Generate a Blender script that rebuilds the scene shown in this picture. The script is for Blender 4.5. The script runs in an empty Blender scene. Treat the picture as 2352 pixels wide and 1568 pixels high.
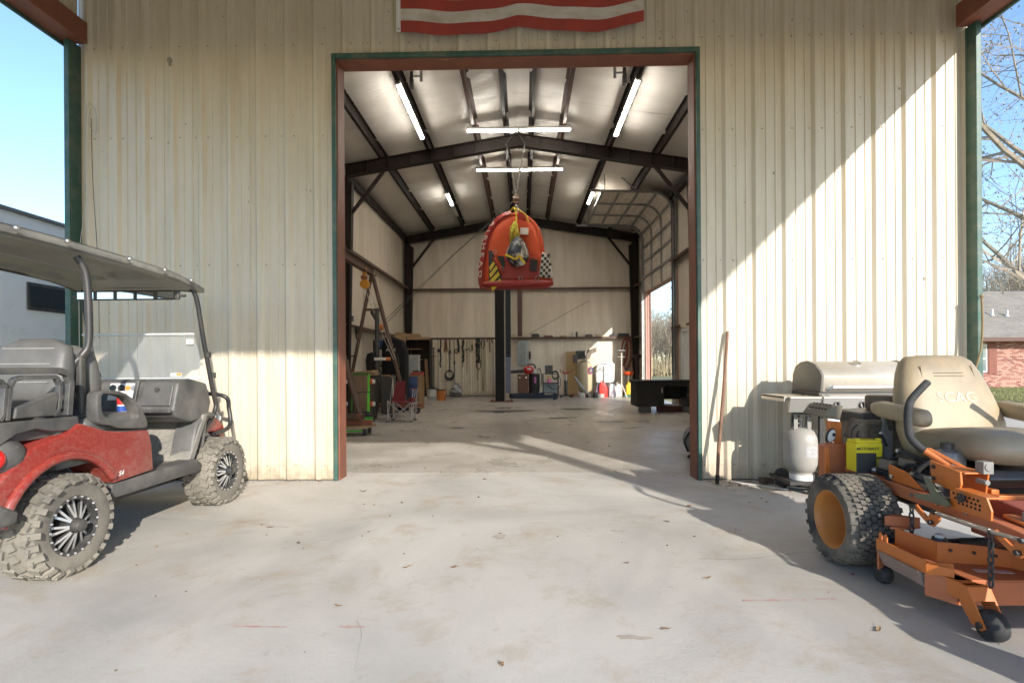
import bpy, bmesh, math, random
from mathutils import Vector, Matrix, Euler
R = math.radians
PI = math.pi
random.seed(7)
scene = bpy.context.scene
COL = scene.collection

# ---------------------------------------------------------------- camera, sky, sun, exposure
cam_data = bpy.data.cameras.new('camera')
cam = bpy.data.objects.new('camera', cam_data)
COL.objects.link(cam)
scene.camera = cam
cam_data.sensor_width = 36.0
cam_data.lens = 1222.0 / 2352.0 * 36.0
cam_data.shift_y = 54.0 / 2352.0
cam_data.clip_start = 0.05
cam_data.clip_end = 1500
cam.location = (0.075, 0.0, 1.2)
cam.rotation_euler = (Matrix.Rotation(R(1.22), 3, 'Z') @ Matrix.Rotation(R(90), 3, 'X') @ Matrix.Rotation(R(-0.35), 3, 'Z')).to_euler()

SUN_DIR = Vector((0.49, -1.0, 0.48)).normalized()      # from the scene towards the sun
world = bpy.data.worlds.new('World')
scene.world = world
world.use_nodes = True
wn = world.node_tree
for n in list(wn.nodes):
    wn.nodes.remove(n)
sky = wn.nodes.new('ShaderNodeTexSky')
sky.sky_type = 'NISHITA'
sky.sun_disc = False
sky.sun_elevation = math.asin(SUN_DIR.z)
sky.sun_rotation = math.atan2(SUN_DIR.x, SUN_DIR.y)
sky.air_density = 1.0
sky.dust_density = 0.4
sky.ozone_density = 3.2
bg = wn.nodes.new('ShaderNodeBackground')
bg.inputs['Strength'].default_value = 0.135
wo = wn.nodes.new('ShaderNodeOutputWorld')
wn.links.new(sky.outputs[0], bg.inputs[0])
wn.links.new(bg.outputs[0], wo.inputs[0])

sun_data = bpy.data.lights.new('sun', 'SUN')
sun_data.energy = 2.6
sun_data.angle = R(0.7)
sun_data.color = (1.0, 0.945, 0.86)
sun = bpy.data.objects.new('sun', sun_data)
COL.objects.link(sun)
sun.rotation_euler = SUN_DIR.to_track_quat('Z', 'Y').to_euler()
sun.location = (10, -20, 20)

scene.view_settings.view_transform = 'Standard'
scene.view_settings.look = 'None'
scene.view_settings.gamma = 1.0
scene.view_settings.use_curve_mapping = False
scene.view_settings.exposure = 1.40
scene.render.engine = 'CYCLES'
scene.cycles.max_bounces = 8
scene.cycles.diffuse_bounces = 4

# ---------------------------------------------------------------- materials
MATS = {}
def mat(name, col, rough=0.6, metal=0.0, var=0.15, vscale=4.0, dirt=None, bump=0.0, bscale=60.0,
        emit=None, coat=0.0, stretch=None, alpha=None, trans=0.0, spec=0.5, rvar=0.1):
    """dirt = (colour, amount, scale, sharpness)"""
    if name in MATS:
        return MATS[name]
    m = bpy.data.materials.new(name)
    m.use_nodes = True
    nt = m.node_tree
    b = nt.nodes['Principled BSDF']
    L = nt.links.new
    tc = nt.nodes.new('ShaderNodeTexCoord')
    vec = tc.outputs['Object']
    if stretch:
        mp = nt.nodes.new('ShaderNodeMapping')
        mp.inputs['Scale'].default_value = stretch
        L(vec, mp.inputs[0]); vec = mp.outputs[0]
    n1 = nt.nodes.new('ShaderNodeTexNoise')
    n1.inputs['Scale'].default_value = vscale
    n1.inputs['Detail'].default_value = 6
    n1.inputs['Roughness'].default_value = 0.62
    L(vec, n1.inputs['Vector'])
    rp = nt.nodes.new('ShaderNodeValToRGB')
    e = rp.color_ramp.elements
    e[0].position = 0.28; e[1].position = 0.72
    e[0].color = tuple(c * (1 - var) for c in col) + (1,)
    e[1].color = tuple(min(1, c * (1 + var)) for c in col) + (1,)
    L(n1.outputs['Fac'], rp.inputs[0])
    out = rp.outputs[0]
    if dirt:
        dc, amt, ds, sh = dirt
        n2 = nt.nodes.new('ShaderNodeTexNoise')
        n2.inputs['Scale'].default_value = ds
        n2.inputs['Detail'].default_value = 9
        n2.inputs['Roughness'].default_value = 0.7
        L(vec, n2.inputs['Vector'])
        r2 = nt.nodes.new('ShaderNodeMapRange')
        r2.inputs['From Min'].default_value = 0.55 - sh
        r2.inputs['From Max'].default_value = 0.55 + sh
        r2.inputs['To Max'].default_value = amt
        L(n2.outputs['Fac'], r2.inputs['Value'])
        mx = nt.nodes.new('ShaderNodeMixRGB')
        L(r2.outputs[0], mx.inputs[0]); L(out, mx.inputs[1])
        mx.inputs[2].default_value = tuple(dc) + (1,)
        out = mx.outputs[0]
    L(out, b.inputs['Base Color'])
    b.inputs['Roughness'].default_value = rough
    if rvar:
        rr = nt.nodes.new('ShaderNodeMapRange')
        rr.inputs['To Min'].default_value = max(0.03, rough - rvar)
        rr.inputs['To Max'].default_value = min(1, rough + rvar)
        L(n1.outputs['Fac'], rr.inputs['Value']); L(rr.outputs[0], b.inputs['Roughness'])
    b.inputs['Metallic'].default_value = metal
    b.inputs['Specular IOR Level'].default_value = spec
    if coat:
        b.inputs['Coat Weight'].default_value = coat
        b.inputs['Coat Roughness'].default_value = 0.12
    if bump:
        nb = nt.nodes.new('ShaderNodeTexNoise')
        nb.inputs['Scale'].default_value = bscale
        nb.inputs['Detail'].default_value = 5
        L(vec, nb.inputs['Vector'])
        bp = nt.nodes.new('ShaderNodeBump')
        bp.inputs['Strength'].default_value = bump
        bp.inputs['Distance'].default_value = 0.02
        L(nb.outputs['Fac'], bp.inputs['Height']); L(bp.outputs[0], b.inputs['Normal'])
    if emit:
        b.inputs['Emission Color'].default_value = tuple(emit[0]) + (1,)
        b.inputs['Emission Strength'].default_value = emit[1]
    if alpha is not None:
        b.inputs['Alpha'].default_value = alpha
    if trans:
        b.inputs['Transmission Weight'].default_value = trans
    MATS[name] = m
    return m

DUST = (0.30, 0.25, 0.18)
m_panel = mat('cream_panel_paint', (0.60, 0.525, 0.41), 0.42, var=0.05, vscale=1.6, dirt=((0.42, 0.33, 0.19), 0.35, 3.5, 0.13), stretch=(1.5, 1.5, 0.25))
m_green = mat('green_trim_paint', (0.035, 0.092, 0.072), 0.45, var=0.12, dirt=(DUST, 0.25, 5, 0.1))
m_girt = mat('brown_girt', (0.085, 0.04, 0.028), 0.55, var=0.25, vscale=5, dirt=((0.06, 0.035, 0.025), 0.6, 6, 0.1))
m_red_iron = mat('red_oxide_steel', (0.22, 0.078, 0.045), 0.55, var=0.2, vscale=5, dirt=((0.16, 0.07, 0.04), 0.6, 6, 0.1))
m_dark_iron = mat('dark_primer_steel', (0.020, 0.013, 0.011), 0.55, spec=0.25, var=0.25, vscale=4, dirt=((0.03, 0.02, 0.015), 0.5, 3, 0.12))
m_vinyl = mat('white_vinyl_facing', (0.66, 0.59, 0.485), 0.38, var=0.08, vscale=0.9, dirt=((0.40, 0.31, 0.21), 0.42, 1.3, 0.14), bump=0.5, bscale=9, stretch=(3, 3, 0.35))
m_vinyl_roof = mat('white_vinyl_roof', (0.76, 0.73, 0.68), 0.36, var=0.06, vscale=0.9, dirt=((0.5, 0.43, 0.35), 0.25, 1.0, 0.15), bump=0.45, bscale=5, stretch=(1.0, 3, 1))
m_black_plastic = mat('black_plastic', (0.035, 0.035, 0.037), 0.45, var=0.2, dirt=((0.17, 0.15, 0.12), 0.5, 5, 0.16))
m_black_steel = mat('black_steel', (0.025, 0.025, 0.027), 0.4, var=0.2, dirt=((0.10, 0.08, 0.06), 0.4, 5, 0.12))
m_rubber = mat('tyre_rubber', (0.035, 0.034, 0.033), 0.9, var=0.2, dirt=((0.40, 0.355, 0.285), 0.9, 2.6, 0.4))
m_rubber_clean = mat('black_rubber', (0.025, 0.025, 0.026), 0.8, var=0.2, dirt=((0.12, 0.11, 0.1), 0.35, 8, 0.1))
m_steel = mat('bare_steel', (0.50, 0.49, 0.47), 0.35, 0.9, var=0.15, dirt=((0.25, 0.2, 0.15), 0.4, 6, 0.12))
m_chrome = mat('chrome', (0.75, 0.75, 0.75), 0.15, 1.0, var=0.05)
m_wood = mat('raw_wood', (0.36, 0.23, 0.12), 0.75, var=0.25, vscale=6, stretch=(1, 8, 8), dirt=((0.15, 0.1, 0.06), 0.4, 4, 0.1))
m_white = mat('white_paint', (0.72, 0.71, 0.68), 0.45, var=0.05, dirt=((0.4, 0.35, 0.28), 0.2, 4, 0.12))

def splash(m, z1, lo, hi, amt, col, scale=7):
    """dried mud splash that thins out upwards, broken up by noise"""
    nt = m.node_tree; b = nt.nodes['Principled BSDF']; src = b.inputs['Base Color'].links[0].from_socket; N = nt.nodes.new; L = nt.links.new
    tc = N('ShaderNodeTexCoord'); sx = N('ShaderNodeSeparateXYZ'); L(tc.outputs['Object'], sx.inputs[0])
    n = N('ShaderNodeTexNoise'); n.inputs['Scale'].default_value = scale; n.inputs['Detail'].default_value = 9; n.inputs['Roughness'].default_value = 0.75
    L(tc.outputs['Object'], n.inputs['Vector'])
    r = N('ShaderNodeMapRange'); r.inputs['From Max'].default_value = z1; r.inputs['To Min'].default_value = 0.42; r.inputs['To Max'].default_value = -0.30
    L(sx.outputs['Z'], r.inputs['Value'])
    a = N('ShaderNodeMath'); a.operation = 'ADD'; L(n.outputs['Fac'], a.inputs[0]); L(r.outputs[0], a.inputs[1])
    k = N('ShaderNodeMapRange'); k.inputs['From Min'].default_value = lo; k.inputs['From Max'].default_value = hi; k.inputs['To Max'].default_value = amt
    L(a.outputs[0], k.inputs['Value'])
    x = N('ShaderNodeMixRGB'); x.inputs[2].default_value = tuple(col)+(1,)
    L(k.outputs[0], x.inputs[0]); L(src, x.inputs[1]); L(x.outputs[0], b.inputs['Base Color'])
splash(m_panel, 0.42, 0.55, 0.95, 0.75, (0.25, 0.20, 0.135))

# ---------------------------------------------------------------- mesh builder
def frame_from(d):
    d = Vector(d).normalized()
    up = Vector((0, 0, 1)) if abs(d.z) < 0.95 else Vector((0, 1, 0))
    a = d.cross(up).normalized()
    return a, a.cross(d).normalized(), d

class MB:
    def __init__(s):
        s.v = []; s.f = []; s.mi = []; s.cur = 0
    def add(s, vs, fs):
        o = len(s.v)
        s.v += [tuple(v) for v in vs]
        for f in fs:
            s.f.append([i + o for i in f]); s.mi.append(s.cur)
        return s
    def box(s, x0, x1, y0, y1, z0, z1, M=None):
        vs = [Vector(p) for p in ((x0,y0,z0),(x1,y0,z0),(x1,y1,z0),(x0,y1,z0),(x0,y0,z1),(x1,y0,z1),(x1,y1,z1),(x0,y1,z1))]
        if M is not None: vs = [M @ v for v in vs]
        return s.add(vs, [(0,3,2,1),(4,5,6,7),(0,1,5,4),(1,2,6,5),(2,3,7,6),(3,0,4,7)])
    def cb(s, c, size, rot=(0,0,0)):
        M = Matrix.Translation(c) @ Euler([R(a) for a in rot]).to_matrix().to_4x4()
        x, y, z = (q/2 for q in size)
        return s.box(-x,x,-y,y,-z,z,M)
    def bar(s, p0, p1, w, h, up=None):
        """rectangular bar from p0 to p1; w across, h along 'up'"""
        p0, p1 = Vector(p0), Vector(p1); d = (p1-p0).normalized()
        u = Vector(up) if up else (Vector((0,0,1)) if abs(d.z) < 0.9 else Vector((0,1,0)))
        a = d.cross(u).normalized()*w/2; b = a.cross(d).normalized()*h/2
        vs = [p+q for p in (p0,p1) for q in (-a-b, a-b, a+b, -a+b)]
        return s.add(vs, [(0,1,2,3),(7,6,5,4),(0,4,5,1),(1,5,6,2),(2,6,7,3),(3,7,4,0)])
    def cyl(s, p0, p1, r0, r1=None, n=14, cap=True):
        if r1 is None: r1 = r0
        p0, p1 = Vector(p0), Vector(p1)
        a, b, d = frame_from(p1-p0)
        vs = []
        for p, r in ((p0,r0),(p1,r1)):
            for i in range(n):
                t = 2*PI*i/n
                vs.append(p + (a*math.cos(t)+b*math.sin(t))*r)
        fs = [(i,(i+1)%n,n+(i+1)%n,n+i) for i in range(n)]
        if cap: fs += [tuple(range(n-1,-1,-1)), tuple(range(n,2*n))]
        return s.add(vs, fs)
    def tube(s, pts, r, n=8, cap=True, closed=False):
        pts = [Vector(p) for p in pts]; N = len(pts)
        rs = r if isinstance(r,(list,tuple)) else [r]*N
        vs = []; a = None
        for i,p in enumerate(pts):
            if closed: d = pts[(i+1)%N]-pts[i-1]
            else: d = pts[min(i+1,N-1)]-pts[max(i-1,0)]
            d.normalize()
            if a is None: a,b,_ = frame_from(d)
            else:
                a = (a - d*a.dot(d)).normalized(); b = d.cross(a)*-1
            for k in range(n):
                t = 2*PI*k/n
                vs.append(p+(a*math.cos(t)+b*math.sin(t))*rs[i])
        fs = []
        for i in range(N if closed else N-1):
            j = (i+1)%N
            for k in range(n):
                fs.append((i*n+k, i*n+(k+1)%n, j*n+(k+1)%n, j*n+k))
        if cap and not closed:
            fs += [tuple(range(n-1,-1,-1)), tuple(range((N-1)*n, N*n))]
        return s.add(vs, fs)
    def lathe(s, prof, o=(0,0,0), ax=(0,0,1), n=24, closed=False, caps=True):
        """prof = [(radius, height)] along axis"""
        o = Vector(o); a, b, d = frame_from(ax)
        vs = []
        for r,h in prof:
            for i in range(n):
                t = 2*PI*i/n
                vs.append(o + d*h + (a*math.cos(t)+b*math.sin(t))*r)
        fs = []
        P = len(prof)
        for j in range(P if closed else P-1):
            k = (j+1)%P
            for i in range(n):
                fs.append((j*n+i, j*n+(i+1)%n, k*n+(i+1)%n, k*n+i))
        if not closed and caps:
            fs += [tuple(range(n-1,-1,-1)), tuple(range((P-1)*n, P*n))]
        return s.add(vs, fs)
    def prism(s, poly, ax, t0, t1, M=None):
        """poly of 2d points; ax 'x': (y,z) along x; 'y': (x,z); 'z': (x,y)"""
        n = len(poly)
        def mk(p,t):
            v = {'x':(t,p[0],p[1]), 'y':(p[0],t,p[1]), 'z':(p[0],p[1],t)}[ax]
            return M @ Vector(v) if M is not None else v
        vs = [mk(p,t0) for p in poly]+[mk(p,t1) for p in poly]
        fs = [tuple(range(n-1,-1,-1)), tuple(range(n,2*n))]+[(i,(i+1)%n,n+(i+1)%n,n+i) for i in range(n)]
        return s.add(vs, fs)
    def sphere(s, c, r, nu=16, nv=10, M=None):
        if not isinstance(r,(tuple,list)): r = (r,r,r)
        vs = []
        for j in range(nv+1):
            ph = PI*j/nv
            for i in range(nu):
                t = 2*PI*i/nu
                v = Vector((r[0]*math.sin(ph)*math.cos(t), r[1]*math.sin(ph)*math.sin(t), r[2]*math.cos(ph)))
                if M is not None: v = M @ v
                vs.append(v+Vector(c))
        fs = [(j*nu+i, (j+1)*nu+i, (j+1)*nu+(i+1)%nu, j*nu+(i+1)%nu) for j in range(nv) for i in range(nu)]
        return s.add(vs, fs)
    def grid(s, fn, nu, nv):
        vs = [fn(i/nu, j/nv) for j in range(nv+1) for i in range(nu+1)]
        fs = [(j*(nu+1)+i, j*(nu+1)+i+1, (j+1)*(nu+1)+i+1, (j+1)*(nu+1)+i) for j in range(nv) for i in range(nu)]
        return s.add(vs, fs)
    def loft(s, rings, cap=True, closed=False):
        n = len(rings[0]); vs = [p for r in rings for p in r]; fs = []
        N = len(rings)
        for j in range(N if closed else N-1):
            k = (j+1)%N
            for i in range(n):
                fs.append((j*n+i, j*n+(i+1)%n, k*n+(i+1)%n, k*n+i))
        if cap and not closed:
            fs += [tuple(range(n-1,-1,-1)), tuple(range((N-1)*n, N*n))]
        return s.add(vs, fs)
    def mesh(s, name, mats, smooth=None, bevel=None, sub=0):
        me = bpy.data.meshes.new(name)
        me.from_pydata(s.v, [], s.f)
        mats = mats if isinstance(mats,(list,tuple)) else [mats]
        for m in mats: me.materials.append(m)
        if len(mats) > 1: me.polygons.foreach_set('material_index', s.mi)
        bm = bmesh.new(); bm.from_mesh(me)
        bmesh.ops.remove_doubles(bm, verts=bm.verts, dist=1e-5)
        bmesh.ops.recalc_face_normals(bm, faces=bm.faces)
        if bevel:
            w, seg = bevel if isinstance(bevel,tuple) else (bevel,2)
            es = [e for e in bm.edges if len(e.link_faces)==2 and e.calc_face_angle(0) > 0.5]
            bmesh.ops.bevel(bm, geom=es, offset=w, segments=seg, affect='EDGES', profile=0.5, clamp_overlap=True)
        if sub:
            bmesh.ops.subdivide_edges(bm, edges=bm.edges[:], cuts=sub, use_grid_fill=True, smooth=1.0)
        bm.to_mesh(me); bm.free()
        if smooth is not None:
            me.polygons.foreach_set('use_smooth', [True]*len(me.polygons))
            me.set_sharp_from_angle(angle=R(smooth))
        me.update()
        return me
    def build(s, name, mats, parent=None, smooth=None, bevel=None, sub=0, loc=None):
        o = bpy.data.objects.new(name, s.mesh(name, mats, smooth, bevel, sub))
        COL.objects.link(o)
        if parent: o.parent = parent
        if loc: o.location = loc
        return o

def tag(o, label=None, cat=None, group=None, kind=None):
    if label: o['label'] = label
    if cat: o['category'] = cat
    if group: o['group'] = group
    if kind: o['kind'] = kind
    return o
def thing(name, label, cat, loc=(0,0,0), rz=0.0, group=None, rot=None):
    o = bpy.data.objects.new(name, None)
    o.empty_display_size = 0.1
    COL.objects.link(o)
    o.location = loc
    o.rotation_euler = rot if rot else (0,0,R(rz))
    return tag(o, label, cat, group)
def copy_tree(o, parent=None):
    c = o.copy(); COL.objects.link(c); c.parent = parent
    for ch in list(o.children): copy_tree(ch, c)
    return c
def link(mesh, name, parent=None, loc=(0,0,0), rot=(0,0,0)):
    o = bpy.data.objects.new(name, mesh); COL.objects.link(o)
    if parent: o.parent = parent
    o.location = loc; o.rotation_euler = rot
    return o
def text_part(txt, name, m, parent, M, size=0.1, thick=0.002, sx=1.0, shear=0.0, space=1.0):
    cu = bpy.data.curves.new(name, 'FONT')
    cu.body = txt; cu.size = size; cu.extrude = thick; cu.align_x = 'CENTER'; cu.align_y = 'CENTER'
    cu.shear = shear; cu.space_character = space; cu.resolution_u = 3; cu.offset = size*0.012
    tmp = bpy.data.objects.new('tmp_text', cu); COL.objects.link(tmp)
    dg = bpy.context.evaluated_depsgraph_get()
    me = bpy.data.meshes.new_from_object(tmp.evaluated_get(dg))
    bpy.data.objects.remove(tmp)
    me.transform(Matrix.Diagonal((sx,1,1,1)))
    me.transform(M)
    me.materials.clear(); me.materials.append(m)
    o = bpy.data.objects.new(name, me); COL.objects.link(o); o.parent = parent
    return o
def rot_to(loc, rx=90, ry=0, rz=0):
    return Matrix.Translation(loc) @ Euler((R(rx),R(ry),R(rz))).to_matrix().to_4x4()
def project_onto(o, target, d, off=0.003):
    """press flat lettering onto a curved surface along direction d (same local frame)"""
    from mathutils.bvhtree import BVHTree
    me = target.data; tree = BVHTree.FromPolygons([v.co for v in me.vertices], [p.vertices for p in me.polygons])
    d = Vector(d).normalized()
    for v in o.data.vertices:
        h = tree.ray_cast(v.co-d*1.0, d)
        if h[0] is not None: v.co = h[0]-d*off
def bez(p0, p1, p2, p3, n=10):
    p0,p1,p2,p3 = (Vector(p) for p in (p0,p1,p2,p3)); out = []
    for i in range(n+1):
        t = i/n; u = 1-t
        out.append(p0*u**3+p1*3*u*u*t+p2*3*u*t*t+p3*t**3)
    return out
def smooth_path(pts, n=6, closed=False):
    pts = [Vector(p) for p in pts]; N = len(pts); out = []
    rng = range(N if closed else N-1)
    for i in rng:
        a = pts[i-1] if (closed or i>0) else pts[0]
        b = pts[i]; c = pts[(i+1)%N]
        d = pts[(i+2)%N] if (closed or i+2<N) else pts[-1]
        for k in range(n):
            t = k/n
            out.append(0.5*((2*b)+(c-a)*t+(2*a-5*b+4*c-d)*t*t+(3*b-a-3*c+d)*t**3))
    if not closed: out.append(pts[-1])
    return out
# ================================================================ the setting: ground and slabs
WY = 5.55            # face of the wall with the big doorway
BY = 20.8            # back wall
HX = 4.57            # half width of the building

def ground_mat():
    m = bpy.data.materials.new('winter_lawn'); m.use_nodes = True
    nt = m.node_tree; b = nt.nodes['Principled BSDF']; L = nt.links.new
    tc = nt.nodes.new('ShaderNodeTexCoord')
    n = nt.nodes.new('ShaderNodeTexNoise'); n.inputs['Scale'].default_value = 0.35; n.inputs['Detail'].default_value = 8
    n2 = nt.nodes.new('ShaderNodeTexNoise'); n2.inputs['Scale'].default_value = 9; n2.inputs['Detail'].default_value = 6
    L(tc.outputs['Object'], n.inputs['Vector']); L(tc.outputs['Object'], n2.inputs['Vector'])
    mx = nt.nodes.new('ShaderNodeMath'); mx.operation = 'ADD'
    h = nt.nodes.new('ShaderNodeMath'); h.operation = 'MULTIPLY'; h.inputs[1].default_value = 0.5
    L(n.outputs['Fac'], mx.inputs[0]); L(n2.outputs['Fac'], mx.inputs[1]); L(mx.outputs[0], h.inputs[0])
    r = nt.nodes.new('ShaderNodeValToRGB'); e = r.color_ramp.elements
    e[0].position = 0.36; e[0].color = (0.10, 0.11, 0.04, 1)
    e[1].position = 0.62; e[1].color = (0.33, 0.26, 0.13, 1)
    k = e.new(0.48); k.color = (0.20, 0.19, 0.075, 1)
    L(h.outputs[0], r.inputs[0]); L(r.outputs[0], b.inputs['Base Color'])
    b.inputs['Roughness'].default_value = 0.95
    bp = nt.nodes.new('ShaderNodeBump'); bp.inputs['Strength'].default_value = 0.8; bp.inputs['Distance'].default_value = 0.08
    L(n2.outputs['Fac'], bp.inputs['Height']); L(bp.outputs[0], b.inputs['Normal'])
    return m

def concrete_mat(name, light, mid, dark, stain, stain_amt, rough, joints=None, spec=0.5, rough_lo=None):
    m = bpy.data.materials.new(name); m.use_nodes = True
    nt = m.node_tree; b = nt.nodes['Principled BSDF']; L = nt.links.new
    tc = nt.nodes.new('ShaderNodeTexCoord'); vec = tc.outputs['Object']
    def noise(s, d=8, rg=0.65, dist=0.0):
        n = nt.nodes.new('ShaderNodeTexNoise'); n.inputs['Scale'].default_value = s
        n.inputs['Detail'].default_value = d; n.inputs['Roughness'].default_value = rg
        n.inputs['Distortion'].default_value = dist
        L(vec, n.inputs['Vector']); return n.outputs['Fac']
    big = noise(0.55, 6, 0.6, 0.6)
    r = nt.nodes.new('ShaderNodeValToRGB'); e = r.color_ramp.elements
    e[0].position = 0.33; e[0].color = tuple(dark)+(1,)
    e[1].position = 0.66; e[1].color = tuple(light)+(1,)
    k = e.new(0.5); k.color = tuple(mid)+(1,)
    L(big, r.inputs[0]); out = r.outputs[0]
    def layer(fac, lo, hi, amt, col):
        nonlocal out
        mr = nt.nodes.new('ShaderNodeMapRange'); mr.inputs['From Min'].default_value = lo; mr.inputs['From Max'].default_value = hi
        mr.inputs['To Max'].default_value = amt; L(fac, mr.inputs['Value'])
        mx = nt.nodes.new('ShaderNodeMixRGB'); L(mr.outputs[0], mx.inputs[0]); L(out, mx.inputs[1]); mx.inputs[2].default_value = tuple(col)+(1,)
        out = mx.outputs[0]; return mr.outputs[0]
    layer(noise(2.1, 9, 0.72, 0.4), 0.52, 0.70, stain_amt, stain)
    layer(noise(6.5, 9, 0.75), 0.60, 0.74, stain_amt*0.7, tuple(c*0.6 for c in stain))
    layer(noise(45, 4, 0.6), 0.60, 0.75, 0.35, tuple(c*0.55 for c in mid))
    layer(noise(130, 3, 0.5), 0.52, 0.75, 0.30, tuple(c*0.75 for c in mid))
    L(out, b.inputs['Base Color'])
    mr = nt.nodes.new('ShaderNodeMapRange')
    mr.inputs['From Min'].default_value = 0.35; mr.inputs['From Max'].default_value = 0.65
    mr.inputs['To Min'].default_value = rough_lo if rough_lo else rough-0.1; mr.inputs['To Max'].default_value = min(1, rough+0.1)
    L(noise(1.3, 7, 0.7), mr.inputs['Value']); L(mr.outputs[0], b.inputs['Roughness'])
    b.inputs['Specular IOR Level'].default_value = spec
    bp = nt.nodes.new('ShaderNodeBump'); bp.inputs['Strength'].default_value = 0.22; bp.inputs['Distance'].default_value = 0.01
    L(noise(38, 6, 0.7), bp.inputs['Height']); L(bp.outputs[0], b.inputs['Normal'])
    return m

g = MB(); g.grid(lambda u,v: (-400+800*u, -400+800*v, -0.12), 8, 8)
tag(g.build('ground', ground_mat()), kind='structure')
m_apron = concrete_mat('porch_concrete', (0.58,0.545,0.49), (0.485,0.455,0.41), (0.36,0.34,0.31), (0.38,0.29,0.195), 0.75, 0.8)
m_floor = concrete_mat('shop_concrete', (0.53,0.49,0.435), (0.46,0.425,0.375), (0.36,0.325,0.28), (0.24,0.185,0.135), 0.6, 0.45, rough_lo=0.22)
m_drive = concrete_mat('drive_concrete', (0.50,0.45,0.37), (0.44,0.39,0.31), (0.36,0.31,0.24), (0.30,0.24,0.16), 0.5, 0.9)
g = MB(); g.box(-5.3,5.3,-7.0,5.93,-0.14,0.0); tag(g.build('porch_slab', m_apron, bevel=0.006), kind='structure')
g = MB(); g.box(-4.75,4.75,5.942,20.95,-0.14,-0.003); tag(g.build('shop_floor', m_floor, bevel=0.004), kind='structure')
g = MB(); g.grid(lambda u,v: (5.32+14*u, -9+24.5*v, -0.105+0.0*u), 4, 4); tag(g.build('driveway', m_drive), kind='structure')

# ================================================================ the metal building
bld = thing('metal_building', 'cream ribbed metal workshop with red framed doorway and open porch bay', 'building', (0,0,0))

def rib_profile(w0, w1, off=0.0, flip=1):
    """x / depth pairs of an R panel between w0 and w1; ribs every 0.305"""
    P = 0.3048; pts = []
    k0 = int(math.floor((w0-off)/P))-1
    x = k0
    raw = []
    for k in range(k0, int(math.ceil((w1-off)/P))+2):
        c = off+k*P
        raw += [(c-0.046,0),(c-0.018,0.032),(c+0.018,0.032),(c+0.046,0)]
        for mnr in (0.104, 0.200):
            raw += [(c+mnr-0.011,0),(c+mnr-0.004,0.009),(c+mnr+0.004,0.009),(c+mnr+0.011,0)]
    ins = [p for p in raw if w0 < p[0] < w1]
    def at(xq):
        for a,b in zip(raw, raw[1:]):
            if a[0] <= xq <= b[0]:
                t = (xq-a[0])/max(1e-9,(b[0]-a[0])); return a[1]+(b[1]-a[1])*t
        return 0
    return [(w0,at(w0))]+ins+[(w1,at(w1))]

def panel_strip(x0, x1, z0, z1, axis, plane, sgn, off, name='wall_panel', lap=0.0, top=None):
    """ribbed sheet; axis 'x' runs in x at y=plane, ribs towards sgn*normal"""
    pr = rib_profile(x0, x1, off); mb = MB(); vs = []
    for t,(a,d) in enumerate(pr):
        for z in (z0, top(a) if top else z1):
            q = plane + sgn*(d+lap)
            vs.append((a,q,z) if axis=='x' else (q,a,z))
    n = len(pr)
    mb.add(vs, [(2*i,2*i+2,2*i+3,2*i+1) for i in range(n-1)])
    # thickness sheet behind
    vs2 = [(v[0],v[1]-sgn*0.004,v[2]) if axis=='x' else (v[0]-sgn*0.004,v[1],v[2]) for v in vs]
    mb.add(vs2, [(2*i+1,2*i+3,2*i+2,2*i) for i in range(n-1)])
    return mb.build(name, m_panel, bld)

DX = 1.905           # outer edge of the green door trim
DZ = 4.46
roof_z = lambda x: 6.12+0.163*(HX-abs(x))
PW = 0.9144
xs = []
x = -4.62
xs_all = [-4.62+PW*i for i in range(12)]
def spans(lo, hi, start):
    cuts = [lo]
    k = start
    while k < hi:
        if k > lo+0.02: cuts.append(k)
        k += PW
    cuts.append(hi)
    return list(zip(cuts, cuts[1:]))
i = 0
for a,b in spans(-4.62, -DX, -4.62):
    panel_strip(a, b, 0.012, 6.1, 'x', WY, -1, -4.52, lap=0.0012*(i%2), top=roof_z); i += 1
for a,b in spans(-DX, DX, -4.62+3*PW):
    panel_strip(a, b, DZ, 6.8, 'x', WY, -1, -4.52, lap=0.0012*(i%2), top=roof_z); i += 1
for a,b in spans(DX, 4.62, -4.62+7*PW):
    panel_strip(a, b, 0.012, 6.1, 'x', WY, -1, -4.52, lap=0.0012*(i%2), top=roof_z); i += 1
# screws in rows along the girts
sc = MB()
for z in (0.16, 2.27, 3.62, 4.58):
    for k in range(30):
        xx = -4.52+0.3048*k+0.065
        if abs(xx) < DX+0.03 and z < DZ: continue
        sc.cyl((xx,WY,z+random.uniform(-.006,.006)),(xx,WY-0.008,z),0.008,0.006,n=6)
        if k%3 == 1: sc.cyl((xx-0.13,WY,z),(xx-0.13,WY-0.008,z),0.0065,0.005,n=6)
s_ = sc.build('screws', mat('screw_heads',(0.30,0.25,0.18),0.5,0.3), bld); tag(s_, kind='stuff')
# insulated inner faces of the front wall
ins = MB(); ins.box(-4.6,-1.90,5.76,5.775,0.0,6.05); ins.box(1.90,4.6,5.76,5.775,0.0,6.05); ins.box(-1.90,1.90,5.76,5.775,4.6,6.7)
ins.build('wall_insulation', m_vinyl, bld)
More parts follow.
